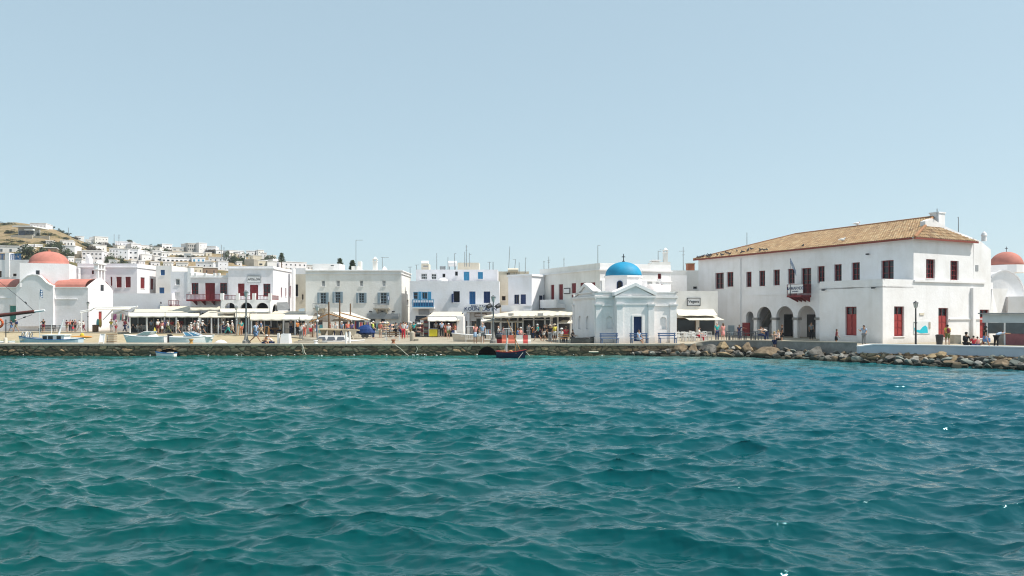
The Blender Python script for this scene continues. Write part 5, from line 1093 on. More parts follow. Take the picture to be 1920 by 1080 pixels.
for F_, a, b_ in ((FB2, -.14, FB2.L + .14), (FLf, -.1, CD + .14), (FRt, -.1, CD)):
    q = MB(); q.box(a, b_, -.14, -.003, ZW, ZW + .16, F_); q.box(a, b_, -.07, -.003, ZW - .1, ZW - .003, F_); q.build('cornice', CHW, t)
for a, b_ in ((-.1, X1 - .15), (X2 + .15, CW + .1)):
    q = MB(); q.box(a, b_, -.14, -.003, ZW, ZW + .14, FCh); q.box(a, b_, -.10, -.003, ZW - .72, ZW - .58, FCh); q.box(a, b_, -.10, -.003, ZPp - .06, ZPp + .05, FCh); q.build('cornice', CHW, t)
q = MB(); q.box(-.1, .15, -.1, CD, ZPp - .06, ZPp + .06, FCh); q.box(CW - .15, CW + .1, -.1, CD, ZPp - .06, ZPp + .06, FCh)
q.build('parapet_coping', CHW, t)
zc = ZW - .72
def pilaster(F, a, b_, dep=.1):
    q = MB(); q.box(a, b_, -dep, -.003, .75, zc, F); q.box(a - .06, b_ + .06, -dep - .06, -.003, zc, zc + .12, F); q.box(a - .1, b_ + .1, -dep - .1, -.003, zc + .12, zc + .2, F); q.box(a - .04, b_ + .04, -dep - .04, -.004, .75, 1.5, F); q.build('pilaster', CHW, t)
pilaster(FCh, 0, .5); pilaster(FB2, 0, .55); pilaster(FB2, FB2.L - .52, FB2.L); pilaster(FCh, CW - .6, CW); pilaster(FLf, .0, .42, .08); pilaster(FLf, CD - .3, CD, .08)
q = MB(); q.box(.55, FB2.L - .52, -.05, -.003, zc + .12, zc + .22, FB2); q.build('band', CHW, t)
o = window(t, FB2, dr, 'door', 'dblue', rev=.3)
q = MB(); q.box(dr[0] - .14, dr[0] - .003, -.05, .0, dr[2], dr[3] + .14, FB2); q.box(dr[1] + .003, dr[1] + .14, -.05, .0, dr[2], dr[3] + .14, FB2); q.box(dr[0], dr[1], -.05, 0, dr[3] + .003, dr[3] + .14, FB2); q.build('door_surround', CHW, t)
DCx = W(1169, 540, 71.9); dR = 1.60; q = MB(); oct_a = R(-132.5)
q.lathe((DCx.x, 71.9, 0), [(dR * 1.06, ZPp - .4), (dR * 1.06, ZY(518.5, 71.9) - .1), (dR * 1.12, ZY(518.5, 71.9) - .1), (dR * 1.12, ZY(517.5, 71.9))], 8, a0=oct_a); q.build('drum', CHW, t)
DH = ZY(491, 71.9) - ZY(517.5, 71.9); q = MB(); q.lathe((DCx.x, 71.9, ZY(517.5, 71.9)), [(dR * 1.03 * math.cos(a), DH * math.sin(a)) for a in [i * math.pi / 2 / 12 for i in range(12)]] + [(.03, DH)], 40); q.build('dome', DOMEB, t, smooth=True)
q = MB(); zt = ZY(491, 71.9); q.lathe((DCx.x, 71.9, zt - .05), [(.16, 0), (.12, .1), (.05, .14), (.05, .2)], 10); q.box(DCx.x - .035, DCx.x + .035, 71.87, 71.93, zt, zt + .72); q.box(DCx.x - .16, DCx.x + .16, 71.87, 71.93, zt + .42, zt + .49); q.build('cross', DMETAL, t)
# drum windows: front-left face blue arched, next face white blind niche
for k, (pm, colr) in enumerate(((1159.5, 'b'), (1187.5, 'w'))):
    w_ = 5.2 if k == 0 else 4.6; Yw = 70.25 if k == 0 else 70.28; n_a = -110 if k == 0 else -65
    # plane of octagon face: centre direction
    dirv = Vector((math.cos(R(n_a)), math.sin(R(n_a)))); c2 = Vector((DCx.x, 71.9)) + dirv * (dR * 1.06 * math.cos(math.pi / 8)); tg = Vector((-dirv.y, dirv.x)); tg = tg if tg.x > 0 else -tg
    Fd = Fc(c2 - tg * .6, c2 + tg * .6); z0, z1 = ZY(546, 70.5), ZY(526, 70.5)
    def archp(hw, z0, z1, dep, n=10): return [Fd.w(.6 - hw, dep, z0)] + [Fd.w(.6 - hw * math.cos(math.pi * i / n), dep, z1 - hw + hw * math.sin(math.pi * i / n)) for i in range(n + 1)] + [Fd.w(.6 + hw, dep, z0)]
    q = MB(); q.extr(archp(.27, z0, z1, -.05), (Fd.n * .08).to_3d()); wo = q.build('window', DBLUE if colr == 'b' else CHW, t)
    if colr == 'b': q = MB(); q.extr(archp(.19, z0 + .07, z1 - .08, -.07), (Fd.n * .05).to_3d()); q.build('pane', BLACK, wo)
# small crosses on the gables behind
q = MB(); p = FRt.w(CD / 2, .2, 6.8); p = W(1239, 537, 72.5); q.box(p.x - .04, p.x + .04, 72.45, 72.55, p.z, p.z + .55); q.box(p.x - .17, p.x + .17, 72.45, 72.55, p.z + .28, p.z + .36); q.build('cross', CHW, t)
q = MB(); p = W(1202, 515, 75); q.box(p.x - .5, p.x + .5, 74.5, 75.5, 5.4, p.z - .6); q.tube((p.x, 75, p.z - .6), (p.x, 75, p.z + .7), .03); q.tube((p.x - .14, 75, p.z + .5), (p.x + .14, 75, p.z + .5), .03); q.build('bell_turret', CHW, t)

# ------------------------------------------------------------------ salmon-domed church on the left
YC = 112.0; FS = FX(-60, 165, YC); t = root('church', 'white church with salmon red dome, pink roofs and a bell gable', 'church', FS.w(10, 5, G))
xR = K(165) * YC; YC2 = 119.0; Fr = Fc((xR, YC), (xR, YC2))
zn = ZY(540, YC); mb = MB(); dgr = FS.rect(17, 32, 572.5, 606); dor = FS.rect(56, 68, 572, 608)
wallgrid(mb, FS, 0, FS.L, .6, zn, [dgr, dor], .2)
fw = Fr.rect(188.5, 194, 534, 545); fd = Fr.rect(185, 191, 584, 612); zsh = Fr.Z(165, 542)
wallgrid(mb, Fr, 0, Fr.L, .6, zsh, [fd], .2)
za = Fr.Z(188, 521); N = 14
arc = [(Fr.L * i / N, zsh + (za - zsh) * (1 - abs(2 * i / N - 1)) ** .85) for i in range(N + 1)]
mb.extr([Fr.w(0, 0, zsh - .02)] + [Fr.w(s_, 0, z) for s_, z in arc] + [Fr.w(Fr.L, 0, zsh - .02)], (Fr.n * .5).to_3d())
mb.build('wall', WPINK, t)
o = window(t, FS, dgr, 'door', 'white', name='door'); o.children[0].data.materials[0] = mat('sea_green_door', (.05, .23, .19), .6, .2, 3); o.children[1].data.materials[0] = MATS['sea_green_door']; window(t, FS, dor, 'door', 'red', name='door'); window(t, Fr, fd, 'door', 'red2', name='door')
q = MB(); q.box(fw[0], fw[1], -.04, .02, fw[2], fw[3], Fr); q.build('window', BRW, t)
# cross-arm gable with curved shoulders
prof = [(30, 540), (36, 533), (44, 524), (52, 518), (62, 515.5), (72, 517), (80, 523), (86, 530), (94, 535), (100, 537), (100, 612), (30, 612)]
Fq = FX(0, 120, YC - .35); q = MB(); q.extr([Fq.w(Fq.S(px), 0, ZY(py, YC - .35)) for px, py in prof], (0, .34, 0)); q.build('transept_gable', WPINK, t)
q = MB()
for (a, b_), (c, d) in zip(prof[:9], prof[1:10]):
    q.hexa([Fq.w(Fq.S(a), -.08, ZY(b_, YC - .35)), Fq.w(Fq.S(c), -.08, ZY(d, YC - .35)), Fq.w(Fq.S(c), .5, ZY(d, YC - .35)), Fq.w(Fq.S(a), .5, ZY(b_, YC - .35)), Fq.w(Fq.S(a), -.08, ZY(b_, YC - .35) + .12), Fq.w(Fq.S(c), -.08, ZY(d, YC - .35) + .12), Fq.w(Fq.S(c), .5, ZY(d, YC - .35) + .12), Fq.w(Fq.S(a), .5, ZY(b_, YC - .35) + .12)])
q.build('gable_coping', WHITE, t)
# transept barrel roof running back
q = MB()
for (a, b_), (c, d) in zip(prof[:9], prof[1:10]): q.quad(Fq.w(Fq.S(a), .5, ZY(b_, YC - .35)), Fq.w(Fq.S(c), .5, ZY(d, YC - .35)), Fq.w(Fq.S(c), 4, ZY(d, YC - .35)), Fq.w(Fq.S(a), 4, ZY(b_, YC - .35)))
q.build('roof', PINKR, t, smooth=True)
def barrel(x0, x1, label=None):
    q = MB(); Nn = 12; D_ = YC2 - YC; zr = ZY(522, YC + 3.5) - .1
    for i in range(Nn):
        a0_, a1_ = math.pi * i / Nn, math.pi * (i + 1) / Nn
        P = lambda aa, x: (x, YC + D_ / 2 - D_ / 2 * math.cos(aa) * .97, zn + .02 + (zr - zn) * math.sin(aa) ** .8 if math.sin(aa) > 0 else zn)
        q.quad(P(a0_, x0), P(a0_, x1), P(a1_, x1), P(a1_, x0))
    q.build('roof', PINKR, t, smooth=True)
barrel(K(100) * YC, xR - .45); barrel(FS.p0.x, K(31) * YC)
q = MB(); q.box(FS.p0.x, xR, YC - .12, YC + .15, zn - .02, zn + .13)
q.build('eave_band', WHITE, t)
q = MB(); a = FS.S(101); q.box(a, FS.S(104), -.1, 0, ZY(561, YC), zn, FS); q.box(a, FS.S(145), -.1, 0, ZY(561.5, YC), ZY(560, YC), FS); q.box(0, FS.S(22), -.1, 0, ZY(559, YC), ZY(558, YC), FS); q.build('string_course', WHITE, t)
dc = W(92, 500, 115.5); q = MB(); hw = 3.35; zd0, zd1 = ZY(540, 115.5), ZY(496, 115.5)
ang = R(20); Q = [Vector((dc.x, 115.5)) + Vector((math.cos(R(45) * (2 * k + 1) + ang), math.sin(R(45) * (2 * k + 1) + ang))) * hw * 1.3 for k in range(4)]
q.prism([p.xy[:] for p in Q], zd0, zd1); q.build('drum', WPINK, t)
for px, wd in ((71, .22), (124, .2)):
    for k in range(4):
        Fd = Fc(Q[(k + 2) % 4], Q[(k + 3) % 4])
        s_ = Fd.S(px)
        if 0.4 < s_ < Fd.L - .4 and Fd.n.y > 0:
            c, d = Fd.Z(px, 515), Fd.Z(px, 507); q = MB(); q.box(s_ - wd, s_ + wd, -.04, .02, c, d, Fd); q.build('window', BRW, t); break
q = MB(); rD = 33 / FP * 115.5; hD = (497 - 474.5) / FP * 115.5; q.lathe((dc.x, 115.5, zd1 - .02), [(rD + .15, 0), (rD + .15, .18)] + [(rD * math.cos(a), .18 + hD * math.sin(a)) for a in [i * math.pi / 2 / 12 for i in range(12)]] + [(.03, hD + .18)], 40); q.build('dome', PINKR, t, smooth=True)
q = MB(); q.lathe((dc.x, 115.5, zd1 + hD + .12), [(.22, 0), (.2, .2), (.05, .3)], 8); q.build('finial', TERRA, t)
# bell gable on the front facade
FBl = Fr.back(.2); q = MB(); zb_ = FBl.Z(190, 523); s0, s1 = FBl.S(183.5), FBl.S(198)
zz = lambda py: FBl.Z(190, py)
for px in (185, 190.7, 196.5): a = FBl.S(px); q.box(a - .13, a + .13, 0, .6, zb_ - 1, zz(494), FBl)
q.box(s0 - .1, s1 + .1, -.08, .68, zz(506.5), zz(505), FBl); q.box(s0 - .1, s1 + .1, -.08, .68, zz(496), zz(493.5), FBl); a, b_ = FBl.S(187), FBl.S(195)
q.extr([FBl.w(a, 0, zz(493.5)), FBl.w(b_, 0, zz(493.5)), FBl.w((a + b_) / 2, 0, zz(488))], (FBl.n * .6).to_3d()); q.build('bell_gable', WHITE, t)
for px, py in ((188, 502), (193.5, 502)): q = MB(); q.lathe(FBl.w(FBl.S(px), .3, zz(py)), [(.16, 0), (.13, .12), (.07, .25), (.02, .3)], 8); q.build('bell', DMETAL, t)
t2 = root('pillar', 'white square pillar standing left of the bell gable', 'pillar', GP(164, 122, 1)); q = MB(); q.box(K(160) * 122, K(168) * 122, 122, 123, .6, ZY(486, 122)); q.extr([(K(160) * 122, 122, ZY(486, 122)), (K(168) * 122, 122, ZY(486, 122)), (K(162) * 122, 122, ZY(476, 122))], (0, 1, 0)); q.build('shaft', WHITE, t2)
t2 = root('bell_wall', 'low white bell wall between the dome and the mauve house', 'bell wall', GP(143, 120, 1)); q = MB(); q.box(K(131) * 119.9, K(147) * 119.9, 119.9, 120.5, .6, ZY(512, 120)); 
for px in (137, 141.5, 146): q.box(K(px) * 119.9 - .12, K(px) * 119.9 + .12, 119.9, 120.4, ZY(512, 120), ZY(503, 120))
q.box(K(136) * 120, K(147) * 120, 119.85, 120.5, ZY(504, 120), ZY(502, 120)); q.build('shaft', WHITE, t2)

# ------------------------------------------------------------------ roof antennas
AL = [('tall thin mast with a short top arm on the square house roof', 667.5, 450, 500, 102, [(450.5, 0, 13)]), ('low television antenna with a long cross bar on the square house', 717, 482, 505, 103, [(483, -3, 12)]), ('thin antenna at the right end of the square house roof', 769, 500, 528, 96, [(501, -4, 4)]),
      ('small antenna beside the cream tank room', 781, 497, 506, 98, [(497, -3, 5)]), ('tall bare mast on the set-back storey', 819, 475, 506, 98, []), ('short mast left of the tall lattice antenna', 840, 482, 500, 99, []), ('bent-top mast left of the lattice antenna', 852.5, 475, 500, 99, [(475.5, 0, 3)]),
      ('tallest lattice antenna above the cream stair room', 874.5, 459, 494, 99, [(463, -2, 2), (470, -1.5, 1.5)]), ('thin mast touching the lattice antenna', 871.5, 472, 494, 99.3, []), ('mast with small panel right of the lattice antenna', 880, 474, 494, 99, [(477, 0, 4)]), ('antenna with cross bars over the taverna', 918, 491, 507, 98, [(492, -4, 3)]), ('short thick mast over the taverna', 924.5, 491, 506, 98, []),
      ('tall slanting pole over the alley roofs', 953, 462, 512, 112, []), ('small mast right of the slanting pole', 964, 486, 508, 112, [(486.5, -2, 2)]), ('thin mast on the stepped roof block', 973.5, 492, 508, 112, []), ('second hooked mast on the stepped roof block', 985, 483, 506, 112, [(484, 0, 3)]),
      ('antenna left of the long white house', 1020, 489, 505, 100, [(491, -1.5, 2)]), ('antenna with several bars above the long white house', 1029, 481, 502, 99, [(488, -3, 3), (492, -2, 2)]), ('thin antenna in the middle of the long white house', 1057.5, 483, 499, 95, [(486, -1.5, 1.5)]),
      ('tall lone mast with top arm above the long white house', 1121, 460, 494, 88, [(460.5, 0, 5)]), ('antenna pair left of the tower chimney', 1234, 470, 488, 92, [(472, 0, 6), (468.5, 3, 6)]), ('tall ladder-like mast left of the town hall', 1281, 463, 508, 99, [(471, -8, 3), (478, -3, 3)]), ('thin mast behind the town hall tiles', 1400.5, 436, 465, 93, []), ('thin hooked mast right of the town hall chimney', 1797, 407, 430, 79, [(408, -2, 0)]), ('small vane on top of the town hall chimney', 1757, 391, 400, 72.5, [(394, -1, 1)]),
      ('thin mast above the bluish flats on the hill', 214, 439, 462, 330, []), ('zigzag branching mast on the ridge', 223, 440, 455, 330, [(441, -1, 3), (446, -2, 2)]), ('thin dark mast above the row houses', 415, 459, 484, 260, [(470, -1, 2)]), ('small mast beside the dark mast over the row houses', 420, 463, 482, 260, []), ('thin pole on the crest of the dry hill', 128.5, 427, 436, 350, [(427.5, -1, 1)])]
for lb, px, y0, y1, Y, bars in AL:
    s = Y / FP; t = root('antenna', lb, 'antenna', W(px, y1, Y), 'antennas and masts on the roofs'); r = .035 if Y < 120 else .09; q = MB(); q.tube(W(px, y1 + 6, Y), W(px - (1.0 if 'slant' in lb else 0) * -3, y0, Y), r * 1.3, r, 5); q.build('mast', METAL if 'thick' not in lb else DMETAL, t)
    if bars:
        q = MB()
        for py, a, b_ in bars: q.tube(W(px + a, py, Y), W(px + b_, py - .3, Y), r * .7, r * .7, 5)
        q.build('cross_bar', METAL, t)

# ------------------------------------------------------------------ street lamps
def lamp(label, px, yt, yb, Y, m=DMETAL, base=True, heads=1, r=.06):
    s = Y / FP; b = Vector((K(px) * Y, Y, G)); H = ZY(yt, Y) - G; t = root('street_lamp', label, 'street lamp', b, 'street lamps on the quay')
    q = MB(); 
    if base: q.lathe(b, [(.32, 0), (.30, .25), (.2, .32), (.16, .5), (.1, .9), (r * 1.2, 1.0)], 12); q.build('base', CONC2 if base == 2 else m, t); q = MB()
    q.tube(b + Vector((0, 0, .0)), b + Vector((0, 0, H - .55)), r * 1.15, r * .75, 10); q.lathe(b + Vector((0, 0, H * .5)), [(r * 1.3, 0), (r * 1.7, .05), (r * 1.3, .1)], 10); q.build('post', m, t)
    q = MB(); c = b + Vector((0, 0, H - .55)); q.lathe(c, [(.06, 0), (.12, .05), (.2, .42)], 6); lg = q.build('lantern', mat('lamp_glass', (.55, .57, .55), .25, .1, 3), t)
    q = MB(); q.lathe(c, [(.25, .42), (.1, .52), (.03, .6)], 6)
    for k in range(6): a = k * math.pi / 3; q.tube(c + Vector((.12 * math.cos(a), .12 * math.sin(a), .05)), c + Vector((.2 * math.cos(a), .2 * math.sin(a), .42)), .012, .012, 4)
    q.build('cap', m, lg); return t, b, H
GRN = mat('lamp_green_grey', (.19, .20, .20), .5, .2, 4, metal=.3)
lamp('tallest street lamp on a stone base at the pier edge', 461.5, 545, 643, 67.0, GRN, 2, r=.085)
lamp('thin street lamp beside the menu board on the promenade', 443, 573, 628, 93.5, METAL, False)
lamp('thin dark street lamp in front of the church facade', 165, 566, 621, 108, DMETAL, False)
tl, b, H = lamp('street lamp with white globes by the cabin boat', 595, 572, 640, 69.6, METAL, False, r=.05)
for dz in (-.95, -1.4): q = MB(); q.ell(b + Vector((.12 if dz > -1 else .02, -.05, H + dz)), (.11, .11, .11), 12, 8); q.build('globe', FRW, tl, smooth=True)
tl, b, H = lamp('street lamp with two floodlight drums beside the parked rowing boat', 925, 554, 642, 67.6, GRN, 2, r=.075)
q = MB(); q.tube(b + Vector((-.3, 0, H - .95)), b + Vector((.3, 0, H - .95)), .03); q.build('cross_arm', DMETAL, tl)
for sx in (-1, 1): q = MB(); c = b + Vector((sx * .38, -.02, H - .92)); q.tube(c + Vector((-.12, -.12, -.06)), c + Vector((.14, .1, .08)), .17, .2, 14); q.build('floodlight', DMETAL, tl)
lamp('pale street lamp in front of the menu board of the taverna', 902, 574, 628, 86, METAL, False)
lamp('dark street lamp in front of the town hall wall map', 1717, 565, 643, 63.5, DMETAL, False, r=.07)

# ------------------------------------------------------------------ awnings over the cafés, left
def awning(label, px0, px1, yb, yf, Yb, Yf, m=None, posts=(), val=.14, name='awning', sh0=0, sh1=0, nrib=3):
    """sloping fabric sheet: back edge row yb at depth Yb, front edge row yf at depth Yf"""
    t = root(name, label, 'awning', W((px0 + px1) / 2, yf, Yf)); mb = MB(); n = 12; P = []
    for i in range(n + 1):
        u_ = i / n; sag = -.045 * abs(math.sin(math.pi * u_ * nrib)); pb = W(px0 + sh0 + (px1 + sh1 - px0 - sh0) * u_, yb, Yb); pf = W(px0 + (px1 - px0) * u_, yf, Yf); pf.z += sag; P.append((pb, pf))
    dz = Vector((0, 0, -.035))
    for (a, b), (c, d) in zip(P[:-1], P[1:]): mb.hexa([b + dz, d + dz, c + dz, a + dz, b, d, c, a])
    mb.build('canopy', m or CANV, t)
    if val:
        q = MB()
        for (a, b), (c, d) in zip(P[:-1], P[1:]): q.hexa([b + Vector((0, -.03, -val)), d + Vector((0, -.03, -val)), d + Vector((0, -.003, -val)), b + Vector((0, -.003, -val)), b + Vector((0, -.03, 0)), d + Vector((0, -.03, 0)), d + Vector((0, -.003, 0)), b + Vector((0, -.003, 0))])
        q.build('valance', m or CANV, t)
    for px in posts: q = MB(); p = W(px, yf, Yf); q.box(p.x - .07, p.x + .07, Yf + .05, Yf + .19, G, p.z - .04); q.build('post', FRW, t)
    q = MB(); q.tube(P[0][1] + dz * 1.5, P[-1][1] + dz * 1.5, .035, .035, 6); q.tube(P[0][0] + dz * 2, P[-1][0] + dz * 2, .035, .035, 6); q.build('frame', FRW, t)
    return t
ypr = lambda px: lerp(PROM, px)
awning('front cream awning at the left end of the café row', 241, 309, 586, 592.5, 104.5, 101.6, CANVW, (243, 275, 308))
awning('front cream awning, second from the left of the café row', 310, 374, 586, 592.5, 104, 101.0, CANVW, (330, 372))
awning('middle tier cream awning above the two left front awnings', 252, 375, 579.5, 585, 107.5, 104.8, CANV, ())
awning('back tier cream awning below the red balcony grille', 300, 356, 574, 579, 110.5, 107.8, CANV)
awning('back tier cream awning below the long oxblood balcony', 357, 413, 574.5, 580, 104.2, 103.4, CANV)
awning('wide cream awning in the middle of the café row', 372, 440, 583, 593.5, 102.5, 98.6, CANV, (375, 396, 409), sh0=20)
awning('cream awning behind the thin promenade lamp', 441, 468, 583, 593.5, 100.5, 97.2, CANV, (444, 466))
awning('upper cream awning in front of the portico arches', 413, 505, 578.5, 584, 100.8, 99.2, CANVW)
awning('long cream awning right of the tallest lamp', 469, 531, 588, 598.5, 98.5, 94.6, CANV, (471, 531), sh1=4)
awning('upper yellowish cream awning right of the portico', 505, 575, 583.5, 589.5, 103, 99, CANV, sh0=10)
awning('lower white awning beside the alley', 529, 577, 590, 598, 97.5, 93.4, CANVW, (553, 573), sh0=6)
awning('narrow white awning left of the fish market', 562, 596, 592, 598.5, 95.5, 91.5, CANVW, (572,))
awning('top cream strip awning across the alley mouth', 548, 586, 585.5, 590, 102, 99.5, CANV)
awning('large white sloping canopy of the fish market', 645, 695, 585, 599, 90, 84.5, CANVW, (), .08, sh0=-32, sh1=-38)
awning('small inner white canopy under the fish market roof', 621, 656, 594, 601.5, 92, 88, CANVW, (), .05, sh0=12, sh1=-10)
# slatted wood roof of the market
t = root('pergola', 'slatted wooden roof on tall posts over the fish market', 'pergola', GP(617, 84, G)); q = MB()
for i in range(9):
    f = i / 8; q.tube(W(580 + f * 10, 605 - 17 * f, 84 + f * 4), W(655 - 30 * f, 606 - 20 * f - (6 * (1 - f)), 84 + f * 4), .05, .05, 4)
q.build('slat', WOOD, t)
for px, yt, Y in ((616.5, 566, 82), (637, 562, 85), (657, 569, 88), (586, 600, 84)): q = MB(); q.tube(GP(px, Y, G), W(px, yt, Y), .11, .07, 7); q.build('post', WOOD, t)
for a, b_ in (((616.5, 588), (657, 600)), ((580, 604), (617, 588)), ((637, 586), (690, 600))): q = MB(); q.tube(W(*a, 83), W(*b_, 83), .06, .06, 5); q.build('beam', WOODL, t)
# empty white canopy frames near the church
t = root('bare_awning', 'bare white awning frame beside the church front door', 'canopy frame', GP(200, 107, G)); q = MB()
for a, b_ in (((178, 577), (258, 575)), ((178, 577), (168, 583)), ((212, 588), (258, 574)), ((212, 588), (240, 584)), ((258, 574), (246, 586)), ((150, 584), (172, 580)), ((150, 587), (172, 582)), ((193, 600), (212, 580))): q.tube(W(*a, 106), W(*b_, 106.5), .07, .07, 6)
q.build('rail', FRW, t); q = MB(); q.extr([W(190, 577, 108), W(256, 575, 108), W(240, 580, 105.5), (W(180, 580, 105.5))], (0, 0, -.05)); q.build('cloth', CANVW, t)
for px in (153, 246): q = MB(); q.tube(GP(px, 106, G), W(px, 586, 106), .07); q.build('post', FRW, t)
# dark shop fronts below the awnings
SHP = mat('shop_interior', (.028, .032, .04), .6, .5, 2, rgb2=(.06, .055, .05))
def shopfront(label, px0, px1, Y, yt, n, m=SHP, fr=FRG):
    F = FX(px0, px1, Y); zt = ZY(yt, Y); t = root('shop', label, 'shop', F.w(F.L / 2, 0, G)); q = MB(); q.box(0, F.L, .12, .3, G, zt, F); q.build('window', m, t)
    q = MB()
    for i in range(n + 1): x = F.L * i / n; q.box(x - .06, x + .06, 0, .12, G, zt, F)
    q.box(-.06, F.L + .06, -.02, .1, zt, zt + .15, F); q.box(0, F.L, .0, .1, G + 2.0, G + 2.1, F); q.build('frame', fr, t)
    rd = random.Random(int(px0)); 
    for i in range(n):
        if rd.random() < .55: q = MB(); x = F.L * (i + .5) / n; h = rd.uniform(.7, 1.7); q.box(x - F.L / n * .3, x + F.L / n * .3, -.1, 0, G + .1, G + h, F); q.build('display', rd.choice([WOOD, FRG, WGREY, LBLUE, RED, CANV]), t)
shopfront('dark glazed café front under the two left awnings', 244, 376, 104.6, 587, 9)
shopfront('dark glazed café front behind the wide middle awning', 377, 441, 102.6, 586, 5)
shopfront('dark glazed front between the promenade lamps', 442, 470, 100.9, 586, 3)
shopfront('dark restaurant front with orange table right of the tallest lamp', 471, 532, 98.9, 590, 5)
shopfront('grey shop front below the lower white awning', 533, 576, 98.2, 590, 4)
# central kiosk stall
t = awning('wide cream awning of the souvenir kiosk, upper sheet', 803, 866, 584.5, 592, 88.5, 86.0, CANV, (), 0, sh0=10)
awning('lower rolled cream flap of the souvenir kiosk', 802, 857, 594, 600.5, 85.9, 84.8, CANVW, (), .1)
t = root('kiosk', 'white sided souvenir kiosk open to the quay', 'kiosk', GP(835, 87, G)); q = MB(); q.box(K(857) * 86, K(869) * 86, 85.5, 88.6, G, ZY(593, 86)); q.build('side_wall', WHITE, t); q = MB(); q.box(K(806) * 88.6, K(869) * 88.6, 88.6, 88.7, G, ZY(587, 88.6)); q.build('back_wall', BLACK, t)
q = MB(); q.extr([W(857, 601, 85), W(869, 587, 88.5), W(869, 596, 88.5), W(869, 600, 86)], (0, .05, 0)); q.build('side_flap', CANVW, t)
t = root('awning', 'brown shaded corner awning left of the souvenir kiosk', 'awning', W(795, 597, 87)); q = MB(); q.extr([W(786, 599, 87), W(806, 592, 89), W(804, 598, 85.5), W(795, 599, 86)], (0, 0, -.06)); q.build('canopy', WOOD, t)
t = root('freezer', 'yellow ice cream freezer in front of the souvenir kiosk', 'freezer', GP(812, 85, G)); q = MB(); q.box(K(805) * 85, K(820) * 85, 84.8, 85.6, G + .08, G + .85); q.build('body', mat('freezer_yellow', (.75, .62, .03), .4, .1, 2), t); q = MB(); q.box(K(804.6) * 85, K(820.4) * 85, 84.75, 85.65, G + .85, G + .92); q.build('lid', METAL, t)
t = root('display_table', 'pale patterned souvenir table beside the yellow freezer', 'table', GP(826, 85, G)); q = MB(); q.box(K(821) * 85, K(832) * 85, 84.9, 85.6, G + .05, G + .82); q.build('cloth', mat('patterned_cloth', (.5, .42, .3), .8, rgb2=(.2, .2, .25), vscale=6), t)
# magazine stand
for px, lb in ((798, 'magazine rack with red rows left of the yellow freezer'), (782, 'dark steel display rack left of the magazine rack')):
    t = root('display_rack', lb, 'display rack', GP(px, 87, G)); q = MB(); x0, x1 = K(px - 4) * 87, K(px + 5) * 87; q.box(x0, x1, 87, 87.4, G, G + 1.9); q.build('cabinet', FRG if px > 790 else DMETAL, t)
    for i in range(5): q = MB(); q.box(x0 + .04, x1 - .04, 86.9, 87, G + .25 + i * .32, G + .38 + i * .32); q.build('row', (RED2 if i % 2 == 0 else CANVW) if px > 790 else METAL, t)
# restaurant canopy right
for i, (a, b_, sh) in enumerate(((905, 963, 60), (960, 1006, 26), (1003, 1042, 24), (1040, 1072, 10))):
    awning(('left', 'second', 'third', 'right')[i] + ' cream sheet of the long restaurant canopy beside the chapel', a, b_, 583 - i * .3, 592.5 - i * .8, 92 - i * 1.5, 83 - i * 1.2, CANV, (), .2, sh0=sh if i == 0 else 10, sh1=10)
awning('low cream flap below the restaurant canopy, left one', 902, 938, 598.5, 602, 86.5, 84, CANVW, (903, 938), .1)
awning('low cream flap below the restaurant canopy, right one', 939, 981, 598.5, 602.5, 86, 83.6, CANVW, (960, 980), .1)
awning('pale shade cloth between restaurant canopy and chapel', 1045, 1073, 599, 605, 84, 80, CANVW, (1046,), .06, sh0=12)
t = root('restaurant', 'glazed restaurant front with white posts under the long canopy', 'restaurant front', GP(1000, 84, G)); F_ = FX(904, 1074, 85.5, 82)
q = MB(); q.box(0, F_.L, 1.2, 1.3, G, ZY(594, 85), F_); q.build('window', mat('restaurant_glass', (.08, .07, .075), .2, .5, 1.5, rgb2=(.03, .03, .035)), t)
for px in (905, 922, 940, 955, 971, 981, 1001, 1022, 1035, 1046, 1070): a = F_.S(px); q = MB(); q.box(a - .07, a + .07, -.1 if px != 1035 else -.5, .05, G, ZY(594, 84), F_); q.build('post', FRW, t)
q = MB(); q.box(F_.S(981), F_.S(1036), -.1, .08, ZY(600, 84), ZY(598.5, 84), F_); q.build('beam', FRW, t)
for px in (958, 1013): s = root('canopy_sign', 'small grey name plate on the restaurant canopy edge, ' + ('left one' if px < 1000 else 'right one near the chapel'), 'sign', W(px, 590, 82)); q = MB(); p = W(px, 590, 82.3 if px < 1000 else 80); q.box(p.x - .28, p.x + .28, p.y - .1, p.y - .05, p.z - .12, p.z + .15); q.build('board', WGREY, s)

# ------------------------------------------------------------------ furniture prototypes
def chair_proto(m, mseat=None):
    t = bpy.data.objects.new('chair', None); COL.objects.link(t); t['category'] = 'chair'; t['kind'] = 'thing'
    q = MB(); q.box(-.21, .21, -.21, .21, .42, .46); q.build('seat', mseat or m, t)
    q = MB(); q.box(-.21, .21, .19, .22, .78, .88); q.box(-.21, .21, .19, .22, .62, .68); q.box(-.21, .21, .19, .22, .50, .56); q.build('backrest', m, t)
    for x in (-.19, .19):
        q = MB(); q.box(x - .02, x + .02, -.2, -.16, 0, .42); q.build('leg', m, t); q = MB(); q.box(x - .02, x + .02, .185, .225, 0, .88); q.build('leg', m, t)
    return t
def place(proto, first, loc, rz, label, group, sc=1.0):
    o = proto if first else dup(proto); o.location = loc; o.rotation_euler = (0, 0, rz); o.scale = (sc,) * 3; o['label'] = label; o['group'] = group; return o
cp = chair_proto(mat('white_chair_paint', (.62, .62, .6), .5)); g = 'white café chairs in front of the script sign café'
ordn = ('first', 'second', 'third', 'fourth', 'fifth', 'sixth', 'seventh', 'eighth', 'ninth', 'tenth')
